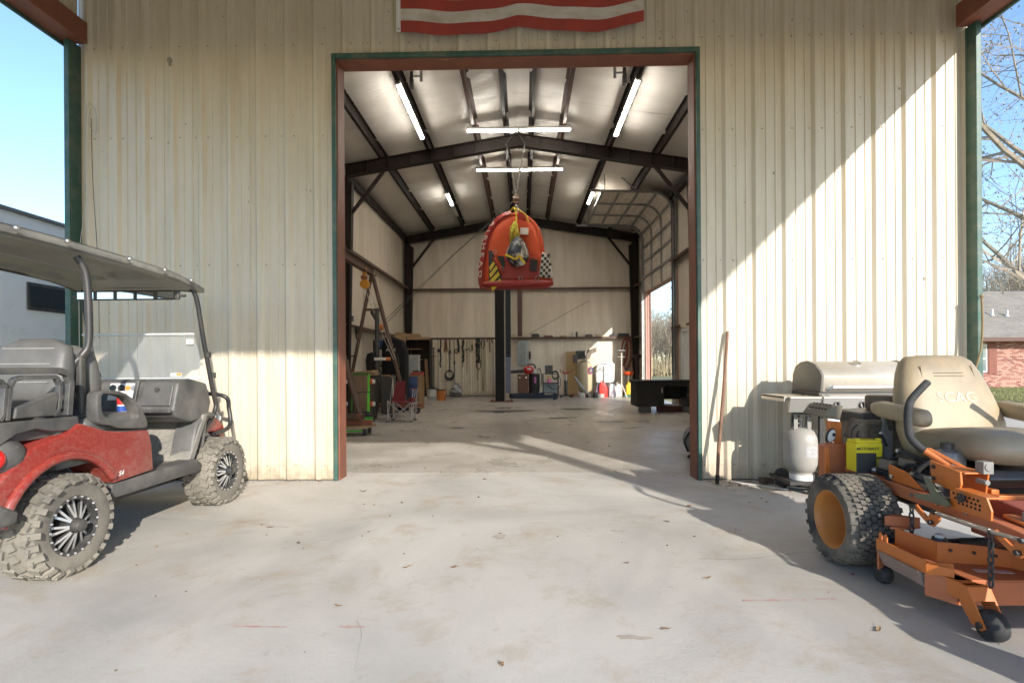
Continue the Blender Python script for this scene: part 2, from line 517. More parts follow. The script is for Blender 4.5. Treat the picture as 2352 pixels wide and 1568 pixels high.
# door frame: red channels and green trim
for sx in (-1,1):
    jb = MB()
    x0,x1 = sorted((sx*1.86, sx*1.90)); jb.box(x0,x1,WY+0.006,WY+0.215,0.0,4.60)
    x0,x1 = sorted((sx*1.90, sx*1.975)); jb.box(x0,x1,WY+0.19,WY+0.212,0.0,4.60)
    jb.build('door_jamb', m_red_iron, bld, bevel=0.003)
    tr = MB(); x0,x1 = sorted((sx*1.872, sx*1.912)); tr.box(x0,x1,WY-0.038,WY+0.004,0.004,4.462)
    tr.build('door_trim', m_green, bld, bevel=0.004)
h = MB(); h.box(-1.858,1.858,WY+0.006,WY+0.215,4.405,4.60); h.build('door_header', m_red_iron, bld, bevel=0.003)
h = MB(); h.box(-1.912,1.912,WY-0.040,WY+0.004,4.418,4.462); h.build('door_trim', m_green, bld, bevel=0.004)

# porch bay: side headers, corner jambs, siding above, front posts, gable, roof
FY = -1.15
HZ = 4.60
for sx in (-1,1):
    hb = MB(); x0,x1 = sorted((sx*4.49, sx*4.71)); hb.box(x0,x1,FY,WY-0.05,HZ,HZ+0.014); 
    a,b = sorted((sx*4.49, sx*4.502)); hb.box(a,b,FY,WY-0.05,HZ+0.014,HZ+0.22)
    hb.build('side_header', m_red_iron, bld, bevel=0.002)
    tr = MB(); a,b = sorted((sx*4.71, sx*4.735)); tr.box(a,b,FY,WY-0.02,HZ-0.03,HZ+0.10); tr.build('header_trim', m_green, bld)
    pr = spans(FY, WY-0.04, FY)
    for a,b in pr: panel_strip(a, b, HZ+0.02, 6.36, 'y', sx*4.60, -sx, FY+0.1)
    cj = MB(); a,b = sorted((sx*4.60, sx*4.655)); cj.box(a,b,WY-0.155,WY+0.2,0.0,HZ-0.002)
    cj.build('corner_trim', m_green, bld, bevel=0.006)
    # front posts
    ps = MB(); x0,x1 = sorted((sx*4.40,sx*4.60))
    ps.box(x0,x1,FY-0.10,FY-0.088,0,6.0); ps.box(x0,x1,FY+0.088,FY+0.10,0,6.0); xm = sx*4.5; ps.box(xm-.005,xm+.005,FY-.09,FY+.09,0,6.0)
    ps.build('porch_post', m_red_iron, bld)
    kb = MB(); kb.bar((sx*4.5,FY,3.9),(sx*3.7,FY,4.62),0.09,0.09); kb.build('knee_brace', m_red_iron, bld)
for a,b in spans(-4.62,4.62,-4.62): panel_strip(a, b, HZ, 6.1, 'x', FY, 1, -4.52, top=lambda q: roof_z(q)+0.29)
fh = MB(); fh.box(-4.6,4.6,FY-0.1,FY-0.006,HZ-0.012,HZ+0.2); fh.build('front_header', m_red_iron, bld)
rf = MB()
for sx in (-1,1):
    e = (sx*4.85, 6.12-0.163*0.28+0.31); r_ = (0.0, 6.865+0.31)
    rf.add([(e[0],FY-0.3,e[1]),(r_[0],FY-0.3,r_[1]),(r_[0],BY+0.3,r_[1]),(e[0],BY+0.3,e[1]),
            (e[0],FY-0.3,e[1]+0.04),(r_[0],FY-0.3,r_[1]+0.04),(r_[0],BY+0.3,r_[1]+0.04),(e[0],BY+0.3,e[1]+0.04)],
           [(0,1,2,3),(7,6,5,4),(0,4,5,1),(1,5,6,2),(2,6,7,3),(3,7,4,0)])
rf.build('roof', mat('galvalume_roof',(0.45,0.44,0.42),0.45,0.5), bld)
pc = MB()
for sx in (-1,1):
    pc.add([(sx*4.62,FY,6.17),(0,FY,6.92),(0,WY,6.92),(sx*4.62,WY,6.17)],[(0,1,2,3)])
pc.build('porch_ceiling', mat('porch_ceiling_facing',(0.50,0.39,0.22),0.6), bld)

# side walls of the shop: insulated sheets, girts, columns
def wall_sheet(x0,x1,y0,y1,z0,z1,name='wall_insulation'):
    w = MB(); w.box(x0,x1,y0,y1,z0,z1); return w.build(name, m_vinyl, bld)
SD = (15.45, 19.15, 3.75)      # overhead door opening y0, y1, height
wy = 5.78
for k in range(8):                                     # left wall in blanket widths
    y1 = min(wy+1.9, BY+0.02)
    w = MB()
    def fn(u,v,y0=wy,y1=y1): 
        return (-4.53+0.02*math.sin(PI*u)*(-1)+0.006*math.sin(9*u+3*v), y0+(y1-y0)*u, 6.15*v)
    w.grid(fn, 8, 6); w.build('wall_insulation', m_vinyl, bld, smooth=60)
    wy = y1
    if wy >= BY: break
w = MB(); w.box(-4.64,-4.60,5.78,BY+0.1,-0.05,6.36); w.box(4.60,4.64,5.78,13.95,-0.05,6.36); w.box(4.60,4.64,13.95,15.05,2.15,6.36); w.box(4.60,4.64,15.05,SD[0],-0.05,6.36)
w.box(4.60,4.64,SD[0],SD[1],SD[2]+0.15,6.36); w.box(4.60,4.64,SD[1],BY+0.1,-0.05,6.36)
w.build('side_siding', m_panel, bld)
for (a,b,z0,z1) in ((5.78,9.3,0,6.15),(9.3,13.95,0,6.15),(13.95,15.05,2.2,6.15),(15.05,SD[0],0,6.15),(SD[0],SD[1],SD[2]+0.1,6.15),(SD[1],BY,0,6.15)):
    wall_sheet(4.53,4.545,a,b,z0,z1)
# walk door in the right wall
wd = MB(); wd.box(4.56,4.60,14.01,14.99,0.02,2.10); wdo = wd.build('walk_door', m_white, bld, bevel=0.004)
kn = MB(); kn.cyl((4.56,14.15,1.0),(4.50,14.15,1.0),0.012); kn.sphere((4.49,14.15,1.0),0.03,10,8); kn.build('door_knob', m_steel, wdo)
fr = MB(); fr.box(4.50,4.60,13.95,14.01,0,2.15); fr.box(4.50,4.60,14.99,15.05,0,2.15); fr.box(4.50,4.60,14.01,14.99,2.10,2.17); fr.build('door_frame', m_white, wdo)

def girt(p0, p1, h=0.20, w=0.07, name='girt', m=None):
    """C channel: web plus two flanges"""
    mb = MB(); mb.bar(p0, p1, w, h); return mb.build(name, m or m_dark_iron, bld, bevel=0.004)
def zgirt_y(x, y0, y1, z, sx):
    mb = MB()
    xa = x; xb = x - sx*0.20
    mb.box(min(xa,xb),max(xa,xb),y0,y1,z-0.004,z+0.004)
    mb.box(min(xb,xb+sx*.006),max(xb,xb+sx*.006),y0,y1,z-0.06,z-0.004)
    mb.box(min(xa,xa-sx*.006),max(xa,xa-sx*.006),y0,y1,z+0.004,z+0.06)
    return mb.build('girt', m_girt, bld)
for z in (2.25, 4.18):
    zgirt_y(-4.50, 5.80, BY-0.22, z, -1)
    zgirt_y(4.50, 5.80, 13.9 if z<3 else SD[0]-0.05, z, 1)
    if z < 3: zgirt_y(4.50, 15.08, SD[0]-0.12, z, 1)
    zgirt_y(4.50, SD[1]+0.12, BY-0.22, z, 1)
# back wall
nb = 10
for k in range(nb):
    a = -4.58+9.16*k/nb; b = -4.58+9.16*(k+1)/nb
    w = MB()
    w.grid(lambda u,v,a=a,b=b: (a+(b-a)*u, BY+0.02-0.015*math.sin(PI*u)+0.004*math.sin(14*u+5*v), (roof_z(a+(b-a)*u))*v), 8, 6)
    w.build('wall_insulation', m_vinyl, bld, smooth=60)
w = MB(); w.box(-4.64,4.64,BY+0.06,BY+0.1,-0.05,6.36); w.prism([(-4.64,6.36),(4.64,6.36),(0,7.14)],'y',BY+0.06,BY+0.1); w.build('back_siding', m_panel, bld)
for z in (2.27, 4.18):
    mb = MB(); mb.box(-4.3,4.3,BY-0.20,BY-0.02,z-0.004,z+0.004); mb.box(-4.3,4.3,BY-0.206,BY-0.20,z-0.075,z+0.004); mb.build('girt', m_girt, bld)
mb = MB(); xw = -0.05
mb.box(xw-.09,xw+.09,BY-.40,BY-.39,2.3,6.62); mb.box(xw-.09,xw+.09,BY-.22,BY-.21,2.3,6.62); mb.box(xw-.004,xw+.004,BY-.39,BY-.22,2.3,6.62)
mb.build('endwall_post', m_girt, bld)
# ribbed wainscot on the left half of the back wall
for a,b in spans(-3.55,-0.95,-3.55): 
    pr = panel_strip(a, b, 0.04, 2.20, 'x', BY-0.215, -1, -3.5, name='wainscot_panel')
# rigid frames
def frame(y, cols=True):
    for sx in (-1,1):
        c = MB()
        def iw(x_, z0, z1, d0, d1):
            pass
        if cols:
            # tapered column: flanges and web
            xo = sx*4.48
            c.prism([(sx*4.48,0),(sx*4.46,0),(sx*4.46,6.05),(sx*4.48,6.05)],'y',y-.09,y+.09)
            c.prism([(sx*4.30,0),(sx*4.28,0),(sx*4.14,5.75),(sx*4.16,5.75)],'y',y-.09,y+.09)
            c.prism([(sx*4.46,0),(sx*4.30,0),(sx*4.16,5.75),(sx*4.46,6.05)],'y',y-.005,y+.005)
            c.box(min(sx*4.2,sx*4.5),max(sx*4.2,sx*4.5),y-.12,y+.12,0,0.02)
            c.build('frame_column', m_dark_iron, bld)
        r_ = MB()
        z0 = lambda xx: 6.60-0.163*abs(xx)    # rafter underside
        for (lo,th) in ((0.0,0.014),(0.286,0.014)):
            r_.prism([(0,z0(0)+lo),(sx*4.46,z0(4.46)+lo),(sx*4.46,z0(4.46)+lo+th),(0,z0(0)+lo+th)],'y',y-.09,y+.09)
        r_.prism([(0,z0(0)+.014),(sx*4.46,z0(4.46)+.014),(sx*4.46,z0(4.46)+.286),(0,z0(0)+.286)],'y',y-.005,y+.005)
        r_.prism([(0,z0(0)-.02),(sx*.012,z0(0)-.02),(sx*.012,z0(0)+.32),(0,z0(0)+.32)],'y',y-.11,y+.11)
        for k in range(1,9):
            xx = sx*k*0.54; r_.box(xx-.004,xx+.004,y-.085,y+.085,z0(xx)+.012,z0(xx)+.288)
        r_.build('rafter', m_dark_iron, bld)
        kb = MB(); kb.bar((sx*4.22,y,4.95 if y<18 else 4.95),(sx*3.35,y,z0(3.35)+.01),0.075,0.075); kb.build('knee_brace', m_dark_iron, bld)
frame(13.17); frame(BY-0.35)
# purlins and sagging blankets of roof insulation
PX = [0.30, 1.02, 2.22, 3.40]
for sx in (-1,1):
    for p in PX:
        zt = 6.89-0.163*p
        mb = MB()
        xx = sx*p
        mb.box(xx-.004,xx+.004,5.80,BY-0.02,zt,zt+0.20)
        mb.box(min(xx,xx+sx*.065),max(xx,xx+sx*.065),5.80,BY-0.02,zt-0.005,zt+0.002)
        mb.box(min(xx,xx-sx*.065),max(xx,xx-sx*.065),5.80,BY-0.02,zt+0.198,zt+0.203)
        mb.build('purlin', m_girt if p==1.02 else m_dark_iron, bld)
    ev = MB(); ev.box(min(sx*4.42,sx*4.52),max(sx*4.42,sx*4.52),5.80,BY-0.02,6.02,6.24); ev.build('eave_strut', m_dark_iron, bld, bevel=0.004)
edges = [-4.56,-3.40,-2.22,-1.02,-0.30,0.30,1.02,2.22,3.40,4.56]
for a,b in zip(edges, edges[1:]):
    y = 5.78
    for k in range(8):
        y2 = min(BY, y+1.9)
        ph = random.uniform(0,6)
        def fn(u,v,a=a,b=b,y=y,y2=y2,ph=ph):
            xx = a+(b-a)*u; yy = y+(y2-y)*v
            sag = 0.055*(b-a)/1.2*(math.sin(PI*u))**0.8 + 0.008*math.sin(17*v+ph+2*u)*math.sin(PI*u)+0.012*(1-abs(2*v-1))**0.4
            return (xx, yy, 7.10-0.163*abs(xx)-sag)
        mb = MB(); mb.grid(fn, 8, 10); mb.build('roof_blanket', m_vinyl_roof, bld, smooth=60)
        y = y2
        if y >= BY-0.01: break

# ================================================================ overhead door in the right wall (open, curved up under the roof)
od = thing('overhead_door', 'ribbed sectional overhead door rolled up on curved tracks above the side opening', 'garage door', (4.35, 17.3, 0))
m_door = mat('door_steel', (0.68,0.62,0.53), 0.5, 0.1, var=0.08, dirt=((0.25,0.2,0.14),0.3,3,0.14))
m_galv = mat('galvanised', (0.33,0.33,0.32), 0.42, 0.75, var=0.12)
# path of the sections in (x,z) local: vertical at x=.1, then quarter curve, then horizontal
path = []
z_b = 3.74; z_s = 5.58; rad = 0.62
s_len = []
def door_pt(s):
    if s < z_s-z_b: return (0.08, z_b+s, 0.0)
    s2 = s-(z_s-z_b); arc = rad*PI/2
    if s2 < arc:
        a = s2/rad; return (0.08-rad*(1-math.cos(a)), z_s+rad*math.sin(a), a)
    s3 = s2-arc; return (0.08-rad-s3, z_s+rad+0.04*s3, PI/2-0.04)
sec = 0.53
yw = (SD[1]-SD[0])/2+0.03
for k in range(8):
    s0 = k*sec; mb = MB(); n = 9; rings = []
    for i in range(n):
        s = s0+0.006+(sec-0.012)*i/(n-1)
        x_,z_,a_ = door_pt(s)
        d = 0.012 if i in (0,n-1) else (0.0 if i%2 else 0.018)
        nx,nz = math.cos(a_), -math.sin(a_)*-1
        ox,oz = -math.cos(a_)*d, -math.sin(a_)*d
        rings.append([(x_+ox,-yw,z_+oz),(x_+ox,yw,z_+oz)])
    vs = [p for r_ in rings for p in r_]
    mb.add(vs, [(2*i,2*i+1,2*i+3,2*i+2) for i in range(n-1)])
    sect = mb.build('door_section', m_door, od)
    st = MB()
    for yy in (-yw+0.05,-yw/3,yw/3,yw-0.05):
        pts = []
        for i in range(4):
            x_,z_,a_ = door_pt(s0+0.01+(sec-0.02)*i/3); pts.append((x_-math.cos(a_)*0.035,yy,z_-math.sin(a_)*0.035))
        for p,q in zip(pts,pts[1:]): st.bar(p,q,0.05,0.03,up=(0,1,0))
    x_,z_,a_ = door_pt(s0+sec); st.bar((x_-math.cos(a_)*.05,-yw,z_-math.sin(a_)*.05),(x_-math.cos(a_)*.05,yw,z_-math.sin(a_)*.05),0.05,0.05)
    st.build('stile', m_galv, sect)
for yy in (-yw-0.05, yw+0.05):
    pts = [(0.02,yy,0.05),(0.02,yy,2.0)]+[(lambda p:(p[0]-0.06*math.cos(p[2]),yy,p[1]-0.06*math.sin(p[2])))(door_pt(s)) for s in [0.2+0.1*i for i in range(45)]]
    mb = MB()
    for p,q in zip(pts,pts[1:]): mb.bar(p,q,0.05,0.055,up=(0,1,0))
    mb.build('track', m_galv, od)
    an = MB(); an.box(0.06,0.14,yy-0.02,yy+0.02,0.0,6.0); an.build('track_angle', m_galv, od)
    rl = MB()
    for z in [0.3+0.62*i for i in range(6)]: rl.cyl((0.0,yy-0.05,z),(0.0,yy+0.06,z),0.025,n=10)
    rl.build('bracket', m_galv, od)
hg = MB()
for yy in (-yw-0.05, yw+0.05):
    hg.bar((-1.9,yy,6.22),(-1.9,yy,6.7),0.03,0.03); hg.bar((-1.0,yy,6.20),(-1.5,yy,6.65),0.03,0.03)
hg.bar((-1.9,-yw-.05,6.24),(-1.9,yw+.05,6.24),0.03,0.03); hg.build('hanger', m_galv, od)
sh = MB(); sh.cyl((0.12,-yw-.2,5.95),(0.12,yw+.2,5.95),0.02); sh.cyl((0.12,-0.6,5.95),(0.12,0.6,5.95),0.05); sh.build('spring_shaft', m_black_steel, od)
dm = MB(); dm.cyl((0.12,-yw-.1,5.95),(0.12,-yw-.02,5.95),0.09); dm.cyl((0.12,yw+.02,5.95),(0.12,yw+.1,5.95),0.09); dm.build('cable_drum', m_galv, od)
ch = MB(); ch.cyl((-0.03,-yw-.16,0.9),(-0.03,-yw-.16,5.9),0.012,n=6); ch.cyl((0.05,-yw-.16,0.9),(0.05,-yw-.16,5.9),0.012,n=6); ch.build('hand_chain', m_black_steel, od)
for y0 in (SD[0]-0.1, SD[1]):
    jb = MB(); jb.box(4.46,4.66,y0,y0+0.1,0,SD[2]+0.2); jb.build('side_door_jamb', mat('faded_red_steel',(0.42,0.22,0.17),0.6), bld)
jb = MB(); jb.box(4.46,4.66,SD[0],SD[1],SD[2],SD[2]+0.18); jb.build('side_door_header', m_red_iron, bld)
# ================================================================ strip lights (lit in the photograph)
m_tube_lit = mat('lit_tube', (0.9,0.9,0.88), 0.4, emit=((1.0,0.94,0.84), 32.0), rvar=0)
m_tube_off = mat('unlit_tube', (0.75,0.74,0.70), 0.3, rvar=0)
def strip_light(loc, along, label, lit=True, group=None):
    t = thing('strip_light', label, 'light', loc, 90 if along=='y' else 0, group)
    b = MB(); b.prism([(-.04,0),(.04,0),(.05,-.05),(.045,-.060),(.02,-.058),(-.02,-.058),(-.045,-.060),(-.05,-.05)],'x',-.60,.60)
    b.build('housing', m_white, t, bevel=0.003)
    for sy in (-1,1):
        tb = MB(); tb.cyl((-.575,sy*.024,-.080),(.575,sy*.024,-.080),0.0125,n=12); tb.build('tube', m_tube_lit if lit else m_tube_off, t, smooth=40)
    for sx in (-1,1):
        e = MB(); e.box(sx*.588-.012,sx*.588+.012,-.045,.045,-.098,-.0); e.build('lamp_holder', m_white, t, bevel=0.003)
    return t
zl = 6.50
for sx,side in ((-1,'left'),(1,'right')):
    for k,(y,o) in enumerate(((10.4,'near half by the doorway'),(11.62,'far half by the doorway'),(16.75,'near half by the back wall'),(17.97,'far half by the back wall'))):
        lit = not (k==3)
        if sx > 0 and k == 3: continue
        strip_light((sx*2.22, y, zl), 'y', ('lit' if lit else 'unlit')+' strip light on the '+side+' roof purlin, '+o, lit, 'strip lights under the roof')
for y,o in ((12.32,'before the middle beam'),(14.82,'behind the middle beam')):
    for sx,side in ((-1,'left of the ridge'),(1,'right of the ridge')):
        strip_light((sx*0.61, y, 6.70), 'x', 'lit strip light across the ridge '+o+', '+side, True, 'strip lights under the roof')
for sx,side in ((-1,'left'),(1,'right')):
    t = thing('hanging_bracket','black steel bracket hanging beside the '+side+' strip light above the doorway','bracket',(sx*2.0,10.0,6.45))
    b = MB(); b.box(-.03,.03,-.03,.03,0.0,0.55); b.box(-.035,.035,-.05,.05,-.02,.17); b.build('hanger_arm', m_black_steel, t, bevel=0.004)
    b = MB(); b.bar((0,0,.2),(-sx*.18,0,.2),.03,.03); b.bar((-sx*.18,0,.1),(-sx*.18,0,.55),.05,.02); b.build('side_plate', m_galv, t)

# ================================================================ flag above the doorway
fl = thing('flag', 'weathered striped flag hung flat on the wall above the doorway', 'flag', (0.08, WY-0.06, 4.66))
m_fred = mat('flag_red', (0.36,0.055,0.04), 0.85, var=0.12, vscale=3, dirt=((0.20,0.05,0.04),0.3,4,0.12))
m_fwhite = mat('flag_white', (0.62,0.57,0.51), 0.85, var=0.06, vscale=3, dirt=((0.34,0.26,0.18),0.7,3.0,0.12), stretch=(1,1,2.2))
m_fblue = mat('flag_blue', (0.03,0.04,0.12), 0.85)
FW, FH = 2.50, 1.54
def flag_pt(u, v):
    x = -FW/2+FW*u
    sag = -0.075*math.sin(PI*min(1,max(0,(u-.0)/.48)))**1.0*(1-v)**1.5 if u < .48 else -0.05*math.sin(PI*(u-.48)/.5)*(1-v)**1.5
    rise = 0.05*max(0,(u-.75)/.25)**1.5*(1-v)
    z = FH*v + sag*0.9 + rise - 0.018*math.cos(u*7)
    y = -0.012*math.sin(13*u+2.2*v)-0.010*math.sin(29*u-7*v)-0.012*math.sin(6*v+9*u) - 0.02
    return (x, y, z)
for k in range(13):
    mb = MB()
    v0, v1 = k/13, (k+1)/13
    mb.grid(lambda u,v,v0=v0,v1=v1: flag_pt(u, v0+(v1-v0)*v), 48, 3)
    u0 = 0.0
    mb.build('stripe', m_fred if k%2==0 else m_fwhite, fl, smooth=80)
mb = MB(); mb.grid(lambda u,v: (lambda p:(p[0],p[1]-0.006,p[2]))(flag_pt(u*0.4, 6/13+7/13*v)), 20, 14); ca = mb.build('canton', m_fblue, fl, smooth=80)
st = MB()
for r in range(9):
    for c in range(6 if r%2==0 else 5):
        u = (0.4/12)*(1+2*c+(r%2)); v = 6/13+7/13*(r+1)/10
        p = flag_pt(u,v); pts = []
        for q in range(10):
            a = PI/2+q*PI/5; rr = 0.042 if q%2==0 else 0.017
            pts.append((p[0]+rr*math.cos(a),p[1]-0.010,p[2]+rr*math.sin(a)))
        st.add(pts,[tuple(range(10))])
st.build('stars', m_fwhite, ca)
mb = MB(); mb.grid(lambda u,v: (lambda p:(p[0]-0.045*(1-u),p[1]-.002,p[2]))(flag_pt(0.0,v)), 2, 10); mb.build('hoist_band', m_white, fl)
gr = MB()
for v in (0.02,0.98):
    p = flag_pt(0,v); gr.cyl((p[0]-.022,p[1]-.006,p[2]),(p[0]-.022,p[1]+.004,p[2]),0.012,n=10)
gr.build('grommet', m_steel, fl)

# ================================================================ parked camper beyond the left opening
rv = thing('camper_trailer', 'white travel trailer with dark framed windows parked beyond the left opening', 'trailer', (-8.65, 11.0, -0.1))
m_rv = mat('camper_white', (0.82,0.82,0.83), 0.3, var=0.03, coat=0.3)
m_rvdark = mat('camper_dark_glass', (0.02,0.025,0.03), 0.08, rvar=0.02)
b = MB(); b.prism([(-6.2,.55),(6.2,.55),(6.25,1.0),(6.2,3.35),(6.0,3.62),(-5.6,3.62),(-6.1,3.35),(-6.5,1.2)],'x',-1.25,1.25); b.build('body', m_rv, rv, bevel=(0.05,3), smooth=40)
for y0,y1,z0,z1 in ((-3.15,-2.05,2.18,2.60),(-1.2,0.2,1.9,2.75),(1.6,3.0,1.9,2.75)):
    f = MB(); f.box(1.249,1.275,y0,y1,z0,z1); wf = f.build('window', m_black_plastic, rv, bevel=(0.03,3))
    f = MB(); f.box(1.27,1.282,y0+.05,y1-.05,z0+.05,z1-.05); f.build('pane', m_rvdark, wf)
t = MB(); t.box(1.252,1.275,-6.0,6.1,3.30,3.335); t.build('gutter_rail', m_black_plastic, rv)
t = MB(); t.box(1.19,1.29,-5.6,6.0,3.585,3.64); t.build('roof_trim', mat('grey_trim',(0.18,0.18,0.18),0.5), rv, bevel=0.01)
for yy in (-4.9,-3.68,-1.62,-.45,1.0,2.25,3.5,4.7):
    t = MB(); t.box(1.2495,1.2535,yy,yy+.02,.6,3.29); t.build('panel_seam', mat('seam_grey',(0.5,0.5,0.51),0.5), rv)
t = MB(); t.box(1.25,1.30,-3.62,-3.50,2.86,2.93); t.build('marker_lamp', mat('marker_amber',(0.6,0.25,0.04),0.3), rv, bevel=.008)
t = MB(); t.box(1.25,1.275,-2.75,-2.35,1.45,1.75); t.build('fridge_vent', mat('vent_grey',(0.55,0.55,0.55),0.5), rv, bevel=.006)
t = MB(); t.box(1.252,1.262,-6.2,6.2,1.12,1.30); t.build('side_stripe', mat('camper_stripe',(0.10,0.13,0.22),0.4), rv)
for y0 in (-.7,.35):
    w = MB(); w.lathe([(.18,-.1),(.34,-.1),(.36,-.06),(.36,.06),(.34,.1),(.18,.1)],(1.1,y0,.36),(1,0,0),24); w.build('wheel', m_rubber_clean, rv, smooth=40)
t = MB(); t.bar((0,-6.3,.6),(0,-7.6,.6),.12,.12); t.cyl((0,-7.4,.05),(0,-7.4,.9),.05); t.build('hitch_tongue', m_black_steel, rv)

# ================================================================ brick house beyond the right opening
hs = thing('brick_house', 'low brick house with grey shingle roof beyond the lawn', 'house', (30.0, 28.0, -0.12))
bm_ = [mat('brick_a',(0.30,0.12,0.085),0.85,var=0.15,vscale=2), mat('brick_b',(0.40,0.22,0.165),0.85,var=0.15,vscale=2), mat('brick_c',(0.22,0.08,0.058),0.85,var=0.15,vscale=2)]
w = MB(); w.box(-10,6,0.0,7,0,2.55); w.build('wall', mat('mortar',(0.42,0.37,0.32),0.95), hs)
# window openings leave bricks out
wins = [(-6.6,-5.98),(-2.4,-1.2)]
bw = MB(); rr = random.Random(3)
for r in range(33):
    z = 0.02+r*0.077
    xx = -10+(0.11 if r%2 else 0)
    while xx < 5.9:
        if not any(a-0.05<xx+.1<c+.05 and .75<z<2.3 for a,c in wins):
            bw.cur = rr.choice((0,0,1,1,2)); d = rr.uniform(.006,.016)
            bw.box(xx,xx+.205,-d,0.01,z,z+.066)
        xx += .216
tag(bw.build('brick_courses', bm_, hs), kind='stuff')
m_shingle = mat('grey_shingles',(0.23,0.205,0.175),0.95,var=0.2,vscale=1.2,dirt=((0.12,0.115,0.10),0.5,5,0.12),bump=0.5,bscale=12,stretch=(1,3,1))
rfm = MB(); rfm.prism([(-.75,2.42),(3.5,5.25),(7.75,2.42),(7.75,2.56),(3.5,5.42),(-.75,2.56)],'x',-10.6,6.6); rfo = rfm.build('roof', m_shingle, hs)
shg = MB()
for r in range(22):
    t0 = r/22; y0 = -.76+4.25*t0; z0 = 2.56+2.86*t0
    shg.box(-10.6,6.6,y0,y0+.2,z0+.0,z0+.028)
tag(shg.build('shingle_courses', m_shingle, rfo), kind='stuff')
vp = MB()
for xx,yy in ((-4.75,1.1),(-4.05,1.0)):
    z0 = 2.56+2.86*(yy+.75)/4.25; vp.cyl((xx,yy,z0-.1),(xx,yy,z0+.35),.05,n=10); vp.cyl((xx,yy,z0+.0),(xx,yy,z0+.08),.11,.06,n=10)
vp.build('vent_pipe', m_white, rfo)
fa = MB(); fa.box(-10.6,6.6,-.78,-.74,2.36,2.55); fa.build('fascia', mat('brown_fascia',(0.10,0.045,0.03),0.6), hs)
for a,c in wins:
    f = MB(); f.box(a,c,-.02,.03,.8,2.25); wo_ = f.build('window', m_white, hs)
    for z0,z1 in ((.86,1.48),(1.54,2.19)):
        p = MB(); p.box(a+.06,c-.06,-.028,-.015,z0,z1); p.build('pane', mat('house_glass',(0.16,0.20,0.21),0.1), wo_)
    for s0 in (a-.5,c+.03):
        s = MB(); s.box(s0,s0+.44,-.045,-.018,.72,2.28)
        for k in range(12): s.box(s0+.05,s0+.39,-.055,-.04,.80+k*.12,.86+k*.12)
        s.build('shutter', mat('shutter_red_brown',(0.20,0.06,0.035),0.6), hs)

# ================================================================ bare winter trees
m_bark = mat('grey_bark',(0.32,0.26,0.19),0.95,var=0.3,vscale=5,dirt=((0.13,0.12,0.07),0.5,3,0.12),bump=0.8,bscale=12)
m_twig = mat('twig_brown',(0.31,0.255,0.19),0.95,var=0.3,vscale=1)
m_bud = mat('dry_leaf_cluster',(0.36,0.29,0.17),0.9,var=0.3,vscale=2)
def tree_meshes(seed, h, spread, levels, first=0.35, leaf=0.5, lean=(0,0)):
    rr = random.Random(seed); tk = MB(); tw = MB()
    def grow(p, d, L, r, lev):
        n = 5 if lev < 2 else 3
        pts = [p]; rs = [r]; q = p.copy(); dd = d.copy()
        for i in range(n):
            dd = (dd+Vector((rr.uniform(-1,1),rr.uniform(-1,1),rr.uniform(-.5,.9)))*(.10+.07*lev)).normalized()
            q = q+dd*L/n; pts.append(q.copy()); rs.append(r*(1-.55*(i+1)/n))
        (tk if lev < 2 else tw).tube(pts, rs, n=7 if lev==0 else (5 if lev==1 else 3), cap=False)
        if lev >= levels:
            if rr.random() < leaf:
                for k in range(2):
                    c = pts[-1-k]; 
                    for z in range(3):
                        o = c+Vector((rr.gauss(0,.09),rr.gauss(0,.09),rr.gauss(0,.07))); s = rr.uniform(.025,.06)
                        a = Vector((rr.uniform(-1,1),rr.uniform(-1,1),rr.uniform(-1,1))).normalized()*s; b = a.orthogonal().normalized()*s*.6
                        tw.cur = 1; tw.add([o-a,o+b,o+a,o-b],[(0,1,2,3)]); tw.cur = 0
            return
        nb = (7,6,5,4,3)[lev] if lev<5 else 3
        for k in range(nb):
            t = first+(1-first)*(k+rr.random()*.8)/nb if lev==0 else .25+.75*(k+rr.random()*.7)/nb
            i = min(n-1,int(t*n)); f = t*n-i; b0 = pts[i].lerp(pts[i+1],f)
            az = rr.uniform(0,2*PI); ax = (pts[i+1]-pts[i]).normalized(); o1 = ax.orthogonal().normalized(); o2 = ax.cross(o1)
            ang = R(rr.uniform(35,70))*(spread)
            nd = ax*math.cos(ang)+(o1*math.cos(az)+o2*math.sin(az))*math.sin(ang)
            grow(b0, nd, L*rr.uniform(.42,.68), rs[i]*rr.uniform(.42,.62), lev+1)
        grow(pts[-1], dd, L*.45, rs[-1], lev+1)
    grow(Vector((0,0,0)), Vector((lean[0],lean[1],1)).normalized(), h*.62, h*.018, 0)
    return tk.mesh('trunk', m_bark, 50), tw.mesh('crown', [m_twig, m_bud])
def place_tree(meshes, loc, rz, s, label, group=None, name='bare_tree'):
    t = thing(name, label, 'tree', loc, rz, group); t.scale = (s,s,s)
    link(meshes[0],'trunk',t); link(meshes[1],'crown',t); return t
T_near = tree_meshes(11, 15, 1.0, 4, .3, .75)
T_mid = [tree_meshes(20+k, 12, .85, 3, .35, .5) for k in range(3)]
place_tree(T_near, (16.9,16.6,-.12), 40, 1.0, 'large bare spreading tree beside the right porch opening, close by')
rr = random.Random(5)
for k in range(46):
    yy = rr.uniform(62,95); xx = yy*rr.uniform(.20,.34)
    place_tree(rr.choice(T_mid), (xx,yy,-.12), rr.uniform(0,360), rr.uniform(.55,.85), 'thin bare tree in the wood seen through the side door', 'wood beyond the side door')
for k in range(34):
    t_ = rr.uniform(.84,1.06); yy = rr.uniform(46,85)
    place_tree(rr.choice(T_mid), (yy*t_,yy,-.12), rr.uniform(0,360), rr.uniform(.8,1.35), 'tall bare tree standing behind the brick house', 'trees behind the brick house')
